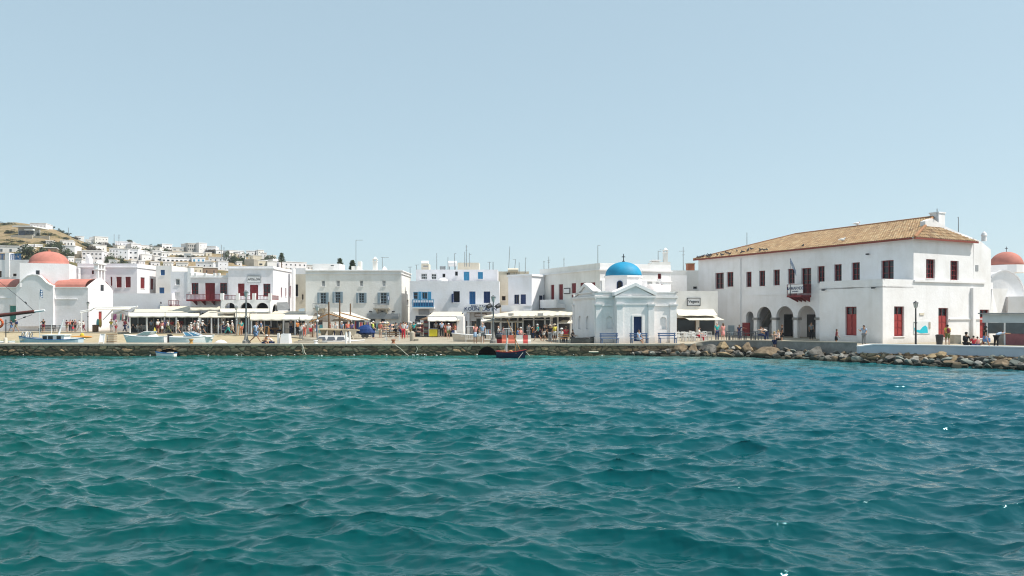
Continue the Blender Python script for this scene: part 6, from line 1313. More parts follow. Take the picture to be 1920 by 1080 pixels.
for i, (px, Y, rz) in enumerate(((1273, 72, .3), (1281, 73.5, 2.9), (1288, 71.6, .1), (1296, 74, 3.3), (1303, 72.3, .5), (1318, 72.6, 2.7), (1323, 74.5, .2), (1330, 73.2, 3.0), (1276, 76, 1.4), (1291, 76.5, -1.2))):
    place(cp, i == 0, GP(px, Y), rz, f'white slatted café chair, {ordn[i]} from the chapel side' if i < 8 else f'white slatted chair in the back row nearest the dark café window, {"left" if i == 8 else "right"} one', g)
cp2 = chair_proto(mat('grey_wicker', (.34, .33, .32), .8, .3, 8)); g = 'grey wicker chairs under the awnings'
for i, (px, Y, rz) in enumerate(((262, 103, .5), (272, 102.8, 3.), (318, 101.8, .3), (326, 101.5, 2.8), (338, 101.4, .2), (346, 101.2, 3.2), (352, 101.6, .5), (286, 103, 1.2), (400, 99.8, 1.), (418, 98.6, 2.2))):
    place(cp2, i == 0, GP(px, Y), rz, f'grey wicker café chair, {ordn[i]} in the left café row' if i < 8 else f'grey wicker chair beside the brown café table, {"left" if i == 8 else "right"} one', g, 1.1)
def table(label, px, Y, w_=.8, d=.7, h=.75, m=None, lm=None, leg=True):
    b = GP(px, Y); t = root('table', label, 'table', b); q = MB(); q.box(b.x - w_ / 2, b.x + w_ / 2, Y - d / 2, Y + d / 2, G + h - .05, G + h); q.build('tabletop', m or FRW, t)
    for i in (-1, 1):
        for j in (-1, 1): x = b.x + i * (w_ / 2 - .06); y = Y + j * (d / 2 - .06); q = MB(); q.box(x - .025, x + .025, y - .025, y + .025, G, G + h - .05); q.build('leg', lm or m or FRW, t)
for lb, px, Y, m_ in (('white café table beside the chapel end chairs', 1277, 74.2, FRW), ('white café table between the middle café chairs', 1292, 72.9, FRW), ('white café table by the café entrance post', 1309, 73.6, FRW), ('dark table under the café row beside the wicker chairs', 267, 103.6, DMETAL), ('cream topped round-edged table among the wicker chairs', 346, 102.2, CANV), ('brown side table under the wide middle awning', 408, 99.2, WOOD), ('orange wooden dining table right of the chalkboard', 512, 96.5, WOODL), ('second orange wooden table right of the chalkboard', 520, 97.4, WOODL), ('grey table under the lower white awning', 537, 95.5, METAL), ('dark table in front of the arcade', 1404, 73, DMETAL), ('grey table left of the arcade door', 1374, 74, METAL), ('dark blue table inside the restaurant front', 1006, 81, DBLUE), ('dark restaurant table near the kiosk lamp', 938, 80, DMETAL)):
    table(lb, px, Y, 1.0 if 'orange' in lb else .75, .7, .75, m_)
cp3 = chair_proto(mat('dark_chair', (.05, .06, .08), .6)); g = 'dark chairs in front of the arcade'
for i, (px, Y, rz) in enumerate(((1368, 74.6, .4), (1380, 73.4, 2.8), (1392, 74, .2), (1412, 73.5, 3.1), (1422, 74.2, .6), (1000, 81.6, 1), (1013, 80.6, -1))):
    place(cp3, i == 0, GP(px, Y), rz, f'dark outdoor chair, {ordn[i]} from the left before the arcade' if i < 5 else f'dark chair at the blue restaurant table, {"left" if i == 5 else "right"} one', g)
# benches
def bench(label, px, Y, rz, m, sm, L=1.6, sc=1.0):
    t = bpy.data.objects.new('bench', None); COL.objects.link(t); tag(t, label, 'bench', 'benches along the quay')
    q = MB()
    for y0 in (-.2, -.06, .08): q.box(-L / 2, L / 2, y0, y0 + .11, .42, .46)
    q.build('seat', m, t)
    q = MB()
    for z0 in (.60, .78): q.box(-L / 2, L / 2, .24, .27, z0, z0 + .1)
    q.build('backrest', m, t)
    for x in (-L / 2 + .1, L / 2 - .1):
        q = MB(); q.box(x - .035, x + .035, -.2, -.13, 0, .42); q.box(x - .035, x + .035, .2, .27, 0, .9); q.box(x - .03, x + .03, -.2, .22, .36, .42); q.build('leg', sm, t)
    t.location = GP(px, Y); t.rotation_euler = (0, 0, rz); t.scale = (sc,) * 3; return t
BB = mat('bench_blue', (.09, .15, .28), .6, .2, 6)
bench('blue slatted bench before the left niche of the chapel', 1143, 66.9, ca, BB, BB)
bench('blue bench in front of the chapel door with a seated girl', 1199, 67.2, ca, BB, BB)
bench('blue slatted bench before the right niche of the chapel', 1252, 67.9, ca, BB, BB)
bench('brown wooden bench with white side supports on the open quay', 737, 74, 3.14, WOOD, FRW, 1.5, .95)
bench('orange wooden bench seen from behind near the teal shirt man', 1058, 68.5, 3.14, WOODL, CANVW, 1.3, .85)
bench('long dark bench on the promenade behind the fishing boat', 94, 108, 0, DMETAL, DMETAL, 2.6)
bench('second dark bench on the promenade at the church door', 88, 110, 0, DMETAL, DMETAL, 2.2)
# fish market marble counters
t = root('market_counter', 'long stone fish counter with slanting supports', 'market counter', GP(635, 78, G)); q = MB(); p0, p1 = W(597, 616, 78), W(676, 618, 80)
q.hexa([(p0.x, 77.6, p0.z - .12), (p1.x, 79.4, p1.z - .12), (p1.x, 81, p1.z - .12), (p0.x, 79.6, p0.z - .12), (p0.x, 77.6, p0.z), (p1.x, 79.4, p1.z), (p1.x, 81, p1.z), (p0.x, 79.6, p0.z)]); q.build('top', mat('worn_marble', (.52, .43, .30), .7, .25, 1.5), t)
for px, w_ in ((606, 9), (620, 9), (633, 8), (647, 8), (662, 9)):
    a = W(px - w_ * .75, 617.5, 78.6); b_ = W(px + w_ * .75, 617.5, 78.9); q = MB(); q.extr([a, b_, (b_.x - .45, b_.y, G), (a.x + .35, a.y, G)], (0, .25, 0)); q.build('support', CONC, t)
# clothes, hats and tarp stalls
rd = random.Random(33); cols = [mat(f'fabric_{i}', c, .9, .2, 5) for i, c in enumerate(((.55, .07, .08), (.7, .62, .5), (.05, .1, .3), (.62, .3, .28), (.75, .72, .7), (.03, .03, .04), (.12, .4, .42), (.65, .45, .12), (.4, .12, .3), (.3, .45, .62)))]
def clothes_rack(label, px, Y, wpx, top, n, hats=False, dark=0.0):
    b = GP(px, Y); w_ = wpx * Y / FP; H = ZY(top, Y) - G; t = root('hat_stand' if hats else 'clothes_rack', label, 'hat stand' if hats else 'clothes rack', b)
    q = MB(); 
    if hats: q.tube(b, b + Vector((0, 0, H)), .04); q.lathe(b, [(.35, 0), (.3, .05), (.04, .1)], 10)
    else:
        for s_ in (-w_ / 2, w_ / 2): q.tube(b + Vector((s_, 0, 0)), b + Vector((s_, 0, H)), .025)
        q.tube(b + Vector((-w_ / 2, 0, H)), b + Vector((w_ / 2, 0, H)), .025)
    q.build('frame', METAL, t)
    for i in range(n):
        q = MB()
        if hats:
            z = H * (.35 + .62 * (i // 3) / max(1, (n - 1) // 3)); a = i * 2.1 + .5; c = b + Vector((w_ * .33 * math.cos(a), w_ * .3 * math.sin(a) - .1, z)); q.lathe(c, [(.25, 0), (.26, .02), (.13, .05), (.12, .13), (.05, .16)], 12, squash=(1, .8)); q.build('hat', rd.choice([mat('straw', (.68, .5, .28), .9, .2, 8), cols[4], mat('straw_pink', (.72, .45, .36), .9), mat('straw_pale', (.74, .64, .46), .9)]), t)
        else:
            x = -w_ / 2 + w_ * (i + .5) / n; L = rd.uniform(.7, 1.15) * min(1, H / 1.7); c = b + Vector((x, 0, H)); ww = w_ / n * .62; f = rd.uniform(-.06, .06)
            q.hexa([c + Vector((-ww * .75, -.1 + f, -L)), c + Vector((ww * .75, -.1 - f, -L)), c + Vector((ww * .75, .1 - f, -L)), c + Vector((-ww * .75, .1 + f, -L)), c + Vector((-ww * .45, -.05, -.03)), c + Vector((ww * .45, -.05, -.03)), c + Vector((ww * .45, .05, -.03)), c + Vector((-ww * .45, .05, -.03))]); q.build('garment', cols[5] if rd.random() < dark else rd.choice(cols), t)
clothes_rack('rack of red and pink dresses beside the church front', 222, 108.5, 26, 588, 8)
clothes_rack('rack of blue and white towels under the canopy frame', 241, 107.5, 12, 592, 4)
clothes_rack('hats and scarves rail behind the blue market cart', 684, 84, 22, 604, 9)
clothes_rack('dark clothes rail right of the policeman', 708, 85, 14, 606, 6, dark=.6)
clothes_rack('rail of dark clothes left of the white-red visitors', 748, 86, 22, 606, 9, dark=.6)
clothes_rack('rail of bright shirts near the alley', 762, 86.5, 14, 604, 7, dark=.2)
clothes_rack('long dark clothes rail left of the kiosk', 780, 88, 22, 606, 9, dark=.8)
clothes_rack('white garments on a rail by the fish market', 599, 84, 12, 609, 4)
clothes_rack('blue lavender dresses on a rail at the market', 667, 85, 12, 602, 5)
clothes_rack('orange beach wear on a rail beside the floodlight lamp', 915, 80, 10, 618, 4)
clothes_rack('souvenir shirts rail inside the kiosk', 850, 87.6, 12, 606, 4)
clothes_rack('stand of straw hats in tiers right of the policeman', 722, 83.5, 15, 605, 15, True)
clothes_rack('low stand of straw hats on the market roof edge', 788, 86, 14, 607, 9, True)
clothes_rack('stand of pale hats between the clothes rails', 735, 85, 10, 610, 9, True)
clothes_rack('row of sun hats behind the blue cart', 697, 86.5, 12, 606, 9, True)
t = root('market_cart', 'cart under a royal blue tarpaulin on two black wheels', 'cart', GP(687, 80, G)); q = MB()
n = 14; base = [W(674 + 26 * i / (n - 1), 626 - 1.5 * math.sin(i), 80) for i in range(n)]
q.lathe(GP(686, 80, G), [(.45, .38), (.85, .62), (.72, 1.0), (.5, 1.25), (.2, 1.38), (.03, 1.42)], 14, squash=(1.15, .7)); q.build('tarpaulin', mat('royal_blue_tarp', (.01, .045, .19), .6, .4, 2, .6, 5), t)
for px in (681, 687.5): q = MB(); c = W(px, 630, 79.4); q.tube(c, c + Vector((0, .12, 0)), .2, .2, 14); q.build('wheel', DMETAL, t)
# boards
def board(label, px0, px1, y0, Y, m, fm, tilt=.25):
    a, b_ = GP(px0, Y), GP(px1, Y); H = ZY(y0, Y) - G; t = root('menu_board', label, 'menu board', a); q = MB(); q.hexa([(a.x, Y - tilt, G + .1), (b_.x, Y - tilt, G + .1), (b_.x, Y - tilt + .05, G + .1), (a.x, Y - tilt + .05, G + .1), (a.x, Y, G + H), (b_.x, Y, G + H), (b_.x, Y + .05, G + H), (a.x, Y + .05, G + H)]); q.build('panel', m, t)
    q = MB()
    for x in (a.x - .03, b_.x - .03): q.hexa([(x, Y - tilt - .04, G), (x + .06, Y - tilt - .04, G), (x + .06, Y - tilt + .03, G), (x, Y - tilt + .03, G), (x, Y - .04, G + H + .05), (x + .06, Y - .04, G + H + .05), (x + .06, Y + .03, G + H + .05), (x, Y + .03, G + H + .05)])
    q.box(a.x, b_.x, Y - .04, Y + .03, G + H, G + H + .06); q.build('frame', fm, t)
    q = MB(); q.box(a.x + .02, a.x + .07, Y + .45, Y + .5, G, G + H * .9); q.box(b_.x - .07, b_.x - .02, Y + .45, Y + .5, G, G + H * .9); q.build('leg', fm, t)
board('tan menu board beside the thin promenade lamp', 445.5, 450.5, 609, 93.2, CONC, WOODL); board('chalkboard in an orange wooden frame by the restaurant', 497, 503.5, 612.5, 92, mat('chalkboard', (.02, .022, .02), .7), WOODL)
board('small white upright board near the pier boats', 188.5, 197, 627, 67.6, FRW, FRW)
t = root('lounger_stack', 'stack of grey slatted beach loungers at the pier edge', 'stack', GP(209, 67.8, G))
for i in range(8): q = MB(); q.box(K(202.5) * 67.8, K(216.5) * 67.8, 67.5, 68.1, G + .05 + i * .095, G + .10 + i * .095); q.build('slatted_bed', WOOD if i % 2 else CONC, t)
t = root('litter_bin', 'brown slatted litter bin on the promenade before the church', 'litter bin', GP(179, 107, G)); q = MB(); b = GP(179, 107); q.lathe(b, [(.33, 0), (.38, .05), (.38, .85), (.4, .9)], 14); q.build('body', WOOD, t); q = MB(); q.lathe(b, [(.41, .9), (.41, .96), (.1, 1.0)], 14); q.build('lid', DMETAL, t)
for px, m_, lb in ((183.5, cols[6], 'teal beach inflatable leaning on a rack by the church door'), (188, cols[7], 'ochre beach inflatable beside the teal one')): t = root('beach_toy', lb, 'beach toy', GP(px, 107.5)); q = MB(); q.ell(W(px, 606, 107.5), (.22, .12, .62), 10, 8); q.build('body', m_, t, smooth=True)
t = root('litter_bin', 'black litter bin in front of the open red shutter door', 'litter bin', GP(1762, 63.8)); q = MB(); b = GP(1761.5, 64.5); q.lathe(b + Vector((0, 0, .02)), [(.22, 0), (.3, .75), (.33, .78)], 12); q.build('body', DMETAL, t); q = MB(); q.lathe(b + Vector((0, 0, .8)), [(.32, 0), (.2, .05)], 12); q.build('lid', BLACK, t)
t = root('stone_block', 'pale stone block against the town hall side wall', 'stone block', GP(1791, 67)); q = MB(); q.box(K(1783.5) * 67, K(1797) * 67, 66.6, 67.2, G, G + .75); q.build('body', CONC, t)
# wall map
s = root('wall_map', 'wall map poster with a turquoise sea shape on the town hall', 'poster', FDR.w(FDR.S(1727), 0, 2)); a, b_, c, d = FDR.rect(1712.5, 1743.5, 602.5, 626); q = MB(); q.box(a, b_, -.04, -.004, c, d, FDR); q.build('sheet', mat('poster_white', (.72, .74, .74), .6), s)
q = MB(); q.extr([FDR.w(FDR.S(px), -.05, FDR.Z(px, py)) for px, py in ((1713, 614), (1717, 618), (1724, 619), (1729, 613), (1734, 610), (1738, 614), (1739, 624), (1726, 625), (1714, 621))], (-FDR.n * -.005).to_3d()); q.build('map_shape', mat('turquoise_ink', (.02, .50, .62), .5), s)
s = root('notice', 'small tan notice right of the turquoise wall map', 'sign', FDR.w(FDR.S(1742), 0, 2)); a, b_, c, d = FDR.rect(1740.5, 1743.5, 604, 616); q = MB(); q.box(a, b_, -.07, -.045, c, d, FDR); q.build('board', CONC, s)
s = root('plaque', 'small blank white plaque above the wall map', 'sign', FDR.w(FDR.S(1728), 0, 3)); a, b_, c, d = FDR.rect(1724, 1732, 586.5, 591); q = MB(); q.box(a, b_, -.05, -.004, c, d, FDR); q.build('board', WCREAM, s)
for lb, F_, px, py in (('small camera on the lower front block near its left edge', FD, 1548.5, 544), ('small camera below the terrace corner of the town hall', FD, 1642, 540), ('wall light high on the town hall facade', FT, 1631, 477)):
    s = root('camera' if 'camera' in lb else 'wall_lamp', lb, 'camera' if 'camera' in lb else 'wall lamp', F_.w(F_.S(px), 0, F_.Z(px, py))); q = MB(); a = F_.S(px); z = F_.Z(px, py); q.box(a - .05, a + .05, -.3, 0, z, z + .05, F_); q.box(a - .12, a + .12, -.42, -.25, z - .06, z + .08, F_); q.build('housing', DMETAL, s)

# ------------------------------------------------------------------ bollards, posts, barriers
def bollard(label, px, Y, h, m): b = GP(px, Y); t = root('bollard', label, 'bollard', b, 'mooring bollards'); q = MB(); q.lathe(b, [(.2, 0), (.15, .06), (.11, h * .6), (.2, h * .8), (.2, h * .95), (.08, h)], 12); q.build('body', m, t); q = MB(); q.lathe(b, [(.26, 0), (.26, .03)], 12); q.build('base_plate', m, t)
bollard('ochre mooring bollard at the pier edge beside the open motorboat', 358.5, 66.4, .42, mat('ochre_paint', (.45, .26, .08), .7)); bollard('rusty mooring bollard in front of the brown bench', 737.5, 66.8, .38, mat('rust', (.30, .13, .07), .8)); bollard('tiny bollard near the pale steps', 592, 67, .3, FRW)
t = root('stone_post', 'rounded pale stone post with a square foot on the open quay', 'stone post', GP(773, 73)); b = GP(773, 73); q = MB(); q.lathe(b, [(.22, 0), (.22, .75), (.17, .86), (.06, .92)], 14); q.build('shaft', CONC, t); q = MB(); q.box(b.x + .22, b.x + .6, 72.8, 73.2, G, G + .22); q.build('foot', CONC, t)
for px, Y in ((649, 67.6), (655.5, 68.8)): b = GP(px, Y); t = root('post', 'white wooden mooring post, ' + ('front one right of the cabin boat' if px < 652 else 'rear one right of the cabin boat'), 'post', b); q = MB(); q.tube(b, b + Vector((0, 0, .95)), .1, .09, 10); q.build('shaft', FRW, t); q = MB(); q.lathe(b + Vector((0, 0, .95)), [(.1, 0), (.05, .06)], 10); q.build('cap', CONC, t)
BRm = [mat('barrier_red', (.55, .08, .07), .5, .15, 3), mat('barrier_white', (.70, .66, .60), .5, .1, 3), mat('barrier_orange', (.60, .16, .10), .5, .15, 3)]
for px0, px1, mi, lb in ((941, 951, 2, 'orange red plastic barrier behind the blue sailboat, leftmost'), (953, 967, 2, 'orange red plastic barrier right of the white frame'), (968, 980, 1, 'cream white plastic barrier between the red ones'), (981, 989.5, 0, 'bright red plastic barrier near the end of the row'), (990, 995.5, 1, 'narrow white plastic barrier at the right end of the row')):
    b0, b1 = GP(px0, 67.2), GP(px1, 67.2); t = root('road_barrier', lb, 'barrier', b0, 'plastic road barriers'); q = MB(); H = .72
    q.extr([(b0.x, 66.95, G), (b0.x, 67.45, G), (b0.x, 67.38, G + .2), (b0.x, 67.28, G + .35), (b0.x, 67.25, G + H), (b0.x, 67.12, G + H), (b0.x, 67.09, G + .35), (b0.x, 66.99, G + .2)], (b1.x - b0.x, 0, 0)); q.build('body', BRm[mi], t); q = MB(); q.box(b0.x + .1, b0.x + .2, 67.16, 67.22, G + H, G + H + .04); q.build('cap', DMETAL, t)
def tubeframe(label, px0, px1, y0, Y, bars, m):
    b0, b1 = GP(px0, Y), GP(px1, Y); H = ZY(y0, Y) - G; t = root('crowd_barrier', label, 'crowd barrier', b0, 'tubular crowd barriers'); q = MB(); q.path([(b0.x, Y, G), (b0.x, Y, G + H - .1), (b0.x + .1, Y, G + H), (b1.x - .1, Y, G + H), (b1.x, Y, G + H - .1), (b1.x, Y, G)], .025); q.tube((b0.x, Y, G + .25), (b1.x, Y, G + .25), .02); q.build('frame', m, t)
    for i in range(bars): x = b0.x + (b1.x - b0.x) * (i + 1) / (bars + 1); q = MB(); q.tube((x, Y, G + .25), (x, Y, G + H), .012, .012, 5); q.build('bar', m, t)
tubeframe('white tubular barrier left of the couple on the quay', 873.5, 893, 612, 71, 5, FRW); tubeframe('white tubular barrier above the plastic barriers', 943, 961, 616, 68.3, 6, FRW); tubeframe('low white rail right behind the couple', 905, 921, 628, 70, 4, FRW)
t = root('equipment_box', 'red box with black covered gear beside the floodlight lamp', 'box', GP(938, 68)); q = MB(); q.box(K(931) * 68, K(943) * 68, 67.8, 68.4, G, G + .34); q.build('body', RED, t); q = MB(); q.ell((K(937) * 68, 68.3, G + .55), (.42, .3, .28), 10, 6); q.build('cover', DMETAL, t)
t = root('ladder_box', 'white moulded boat console standing on the pier', 'boat console', GP(535, 67.6)); q = MB(); q.hexa([(K(527) * 67.6, 67.2, G), (K(544.5) * 67.6, 67.2, G), (K(544.5) * 67.6, 68.1, G), (K(527) * 67.6, 68.1, G), (K(529) * 67.6, 67.3, G + .82), (K(543) * 67.6, 67.3, G + .82), (K(543) * 67.6, 68, G + .82), (K(529) * 67.6, 68, G + .82)]); q.build('body', FRW, t); q = MB(); q.box(K(521) * 67.6, K(524.5) * 67.6, 67.4, 67.6, G, G + .88); q.build('rail_post', FRW, t)

# ------------------------------------------------------------------ boats
def hull_mesh(L, Bm, H, sheer=.35, stern=.75, bowrake=.18, keel=.35, n=22, k=9):
    """hull along +X (bow at +L/2); returns verts grid"""
    rows = []
    for i in range(n + 1):
        f = i / n; x = -L / 2 + L * f; wv = (math.sin(math.pi * min(1, (f * (1 - stern * .0)) * .5 + .5 * .0 + .25)) if False else 1)
        hw = Bm / 2 * ((1 - max(0, (f - .45) / .55) ** 2.2) * (stern + (1 - stern) * min(1, f / .45) ** .7)); hw = max(hw, .012)
        top = H * (1 + sheer * max(0, (f - .4) / .6) ** 2 + sheer * .25 * max(0, (.3 - f) / .3) ** 2); row = []
        for j in range(k + 1):
            a = j / k; y = hw * math.sin(a * math.pi / 2) ** .75; z = -keel + (top + keel) * (1 - math.cos(a * math.pi / 2)) ** .85; xx = x + bowrake * max(0, (f - .7) / .3) * (z / max(top, .1)) * L * .25
            row.append((xx, y, z))
        rows.append(row)
    return rows
def boat(name, label, cat, px, Y, z, rz, L, Bm, H, hm, inm, trim=None, group='boats', **kw):
    t = bpy.data.objects.new(name, None); COL.objects.link(t); tag(t, label, cat, group)
    rows = hull_mesh(L, Bm, H, **kw); q = MB(); n, k = len(rows), len(rows[0])
    for sgn in (1, -1):
        b = len(q.v); vs = [(x, y * sgn, z_) for r_ in rows for x, y, z_ in r_]; q.add(vs, [(i * k + j, (i + 1) * k + j, (i + 1) * k + j + 1, i * k + j + 1) for i in range(n - 1) for j in range(k - 1)])
    st = rows[0]; q.quad(*([(x, y, z_) for x, y, z_ in st] + [(x, -y, z_) for x, y, z_ in st[::-1]])); q.build('hull', hm, t, smooth=False)
    q = MB(); dk = .72      # inner floor / deck
    for a, b_ in zip(rows[:-1], rows[1:]): ya, yb = a[-1][1] * .93, b_[-1][1] * .93; za, zb = a[-1][2] * dk, b_[-1][2] * dk; q.quad((a[-1][0], -ya, za), (b_[-1][0], -yb, zb), (b_[-1][0], yb, zb), (a[-1][0], ya, za))
    q.build('deck', inm, t)
    q = MB()
    for sgn in (1, -1): q.path([Vector((r_[-1][0], r_[-1][1] * sgn, r_[-1][2])) for r_ in rows], .035 if L < 7 else .05, 5)
    q.tube(Vector(rows[0][-1]), Vector((rows[0][-1][0], -rows[0][-1][1], rows[0][-1][2])), .04, .04, 5); q.build('gunwale', trim or FRW, t)
    t.location = (K(px) * Y, Y, z); t.rotation_euler = (0, 0, rz); return t, rows
GELC = mat('white_gelcoat', (.90, .86, .83), .3, .06, 2, spec=.5)
# blue sailing boat in front of the quay
t, rows = boat('sailboat', 'small blue wooden sailboat with orange masts in front of the culvert', 'sailboat', 958.5, 63.3, .02, R(-22), 2.35, 1.05, .42, mat('dark_navy_hull', (.008, .016, .055), .35, .2, 4), WOODL, mat('red_trim', (.35, .03, .03), .5), sheer=.5, stern=.7)
for x, r_, H_, m_, tl_, nm in ((.35, .04, 2.55, WOODL, (0, 0), 'mast'), (-.38, .045, 1.95, FRW, (0, 0), 'mizzen_mast')): q = MB(); q.tube((x, 0, .1), (x + tl_[0], 0, .25 + H_), r_, r_ * .6, 8); q.build(nm, m_, t)
q = MB(); q.tube((.78, -.05, .62), (-.42, .1, 3.0), .035, .025, 6); q.build('yard', WOODL, t)
q = MB(); q.tube((1.15, 0, .55), (.8, -.55, -.1), .015, .015, 4); q.tube((1.15, 0, .55), (1.5, .3, .1), .015, .015, 4); q.build('mooring_rope', CANVW, t)
q = MB(); q.extr([(-.4, -.03, .45), (-.62, -.03, .5), (-.5, -.03, .9), (-.4, -.03, 1.3)], (0, .05, 0)); q.build('furled_sail', CANVW, t)
q = MB(); q.ell((-.75, 0, .45), (.28, .3, .12)); q.ell((-.1, .1, .42), (.2, .25, .14)); q.build('gear_bag', mat('orange_canvas', (.55, .25, .1), .8, .3, 6), t)
for x in (-.2, .55): q = MB(); q.box(x - .07, x + .07, -.42, .42, .34, .38); q.build('thwart', WOODL, t)
# fishing caique behind the pier
t, rows = boat('fishing_boat', 'white and blue wooden fishing boat with a raised cabin behind the pier', 'fishing boat', 96, 77, 0.2, R(184), 5.6, 1.9, .78, mat('hull_pale_blue', (.55, .62, .68), .5, .12, 3), FRW, BLUE, sheer=.42, stern=.6)
q = MB()
for sgn in (1, -1): q = MB(); q.path([Vector((r_[6][0], r_[6][1] * sgn * 1.015 + .01 * sgn, r_[6][2])) for r_ in rows], .05, 4); q.build('stripe', BLUE, t)
q = MB(); q.box(-1.5, .55, -.6, .6, .5, 1.18); q.box(-1.6, .7, -.68, .68, 1.18, 1.25); cb = q.build('cabin', FRW, t)
for a, b_, y in ((.1, .5, .605), (-.45, .0, .605), (-1.2, -.8, .605)): q = MB(); q.box(a, b_, y, y + .01, .78, 1.12); q.build('window', BRW, cb)
q = MB(); q.box(.553, .563, -.5, .5, .78, 1.12); q.build('window', BRW, cb)
q = MB(); q.tube((-.7, 0, 1.2), (-1.15, 0, 2.7), .09, .05, 6); q.build('mast', FRW, t); q = MB(); q.tube((-.4, -.2, 2.1), (-1.5, .2, 2.0), .02); q.tube((0, 0, 1.25), (-.05, 0, 2.3), .02); q.build('yard', FRW, t)
for i, x in enumerate((1.9, 2.25, 2.6)):
    q = MB(); pts_ = [Vector((x, math.cos(a) * .28, .95 + .28 + math.sin(a) * .28)) for a in [j * math.pi / 5 for j in range(11)]]; q.path(pts_, .05, 5); q.tube((x, -.28, .9), (x, .28, 1.5), .03); q.build('fender_ring', METAL if i != 1 else FRW, t)
q = MB(); q.box(1.6, 2.8, -.35, .35, .7, .86); q.build('net_pile', CANV, t); q = MB(); q.ell((-2.2, 0, .72), (.4, .45, .12)); q.build('green_net', mat('net_green', (.05, .25, .12), .9, .4, 8), t)
# flag pole
def flag(label, base, H, w_, h_, pole_m=FRW, droop=0.0, r=.03):
    t = root('flagpole', label, 'flag', base); q = MB(); q.tube(base, base + Vector((0, 0, H)), r, r * .6, 6); q.build('pole', pole_m, t); q = MB(); q2 = MB(); n = 10
    top = base + Vector((0, 0, H)); P = lambda i, j: top + Vector((w_ * i / n * (1 - droop * .7) + .02, .12 * math.sin(i * .9) * (i / n), -h_ * j / 9 - droop * w_ * i / n))
    for i in range(n):
        for j in range(9):
            blue = (j % 2 == 0)
            if i < 4 and j < 5: blue = not (i in (1, 2) and False) and not (j == 2 or i == 2 and False)
            (q if blue else q2).quad(P(i, j), P(i + 1, j), P(i + 1, j + 1), P(i, j + 1))
    o = MB(); o.v = q.v + q2.v; o.f = q.f + [[k_ + len(q.v) for k_ in f] for f in q2.f]; o.m = [0] * len(q.f) + [1] * len(q2.f); o.col = [None] * len(o.f); o.build('cloth', [BLUE, FRW], t); return t
flag('blue and white striped flag on a tall white pole by the fishing boat', GP(74.5, 80, .9), ZY(542, 80) - .9, .42, .7, FRW, .5)
flag('hanging blue and white flag on a pole over the town hall balcony', FBn.w(FBn.L * .3, -.1, zb0), FBn.Z(1486, 484) - zb0, 1.5, .55, DMETAL, .85)
flag('small blue and white flag on the square house balcony', FH.w(FH.S(727), -.9, ZY(574, YH)), (574 - 553) / FP * YH, .55, .45, METAL, .5)
# motorboats behind the pier
def motorboat(label, px, Y, rz, L, glassm, z=0.02, name='motorboat'):
    t, rows = boat(name, label, 'motorboat', px, Y, z, rz, L, 2.0, .95, GELC, GELC, FRW, 'white motorboats moored behind the pier', sheer=.18, stern=.9, bowrake=.5, keel=.9)
    q = MB(); q.hexa([(-.7, -.75, .9), (1.9, -.45, .98), (1.9, .45, .98), (-.7, .75, .9), (-.5, -.6, 1.12), (1.3, -.35, 1.1), (1.3, .35, 1.1), (-.5, .6, 1.12)]); q.build('coaming', GELC, t)
    q = MB(); q.hexa([(-.3, -.72, 1.1), (.9, -.5, 1.1), (.9, .5, 1.1), (-.3, .72, 1.1), (-.55, -.6, 1.4), (.15, -.45, 1.4), (.15, .45, 1.4), (-.55, .6, 1.4)]); q.build('windscreen', glassm, t)
    q = MB(); 
    for a, b_ in (((-.3, -.72, 1.1), (-.55, -.6, 1.42)), ((.9, -.5, 1.1), (.15, -.45, 1.42)), ((.9, .5, 1.1), (.15, .45, 1.42)), ((-.55, -.6, 1.42), (.15, -.45, 1.42)), ((.15, -.45, 1.42), (.15, .45, 1.42)), ((.3, -.6, 1.1), (-.2, -.52, 1.42))): q.tube(a, b_, .025, .025, 5)
    q.build('screen_frame', FRW, t); q = MB(); q.box(-L / 2 - .25, -L / 2 + .02, -.18, .18, .35, 1.15); q.build('outboard_motor', DMETAL, t); return t
SG = mat('screen_green', (.16, .24, .23), .12, .2, 2, spec=.7); SB = mat('screen_blue', (.05, .18, .30), .12, .3, 3, spec=.7)
motorboat('white motorboat with pale green windscreen behind the pier', 278, 73.5, R(180), 3.7, SG, .42); motorboat('white open motorboat with blue cover in its windscreen', 358, 72.5, R(8), 3.3, SB, .40)
t, rows = boat('cabin_boat', 'white cabin boat with long grey side windows below the fish counter', 'motorboat', 634, 72.2, .1, R(3), 4.4, 1.9, .9, GELC, GELC, FRW, 'white motorboats moored behind the pier', sheer=.1, stern=.9)
# cabin boat lies in the basin notch: its roof shows above the pier
q = MB(); q.hexa([(-1.9, -.8, .9), (1.2, -.65, .9), (1.2, .65, .9), (-1.9, .8, .9), (-1.6, -.7, 1.38), (.6, -.55, 1.38), (.6, .55, 1.38), (-1.6, .7, 1.38)]); cb = q.build('cabin', GELC, t)
for a, b_ in ((-1.72, -.95), (-.87, -.1), (-.02, .75)): q = MB(); q.extr([(a, -.805, .98), (b_, -.78, .98), (b_ - .12, -.715, 1.3), (a + .1, -.745, 1.3)], (0, -.02, 0)); q.build('window', mat('tinted_glass', (.12, .13, .15), .15, spec=.6), cb)
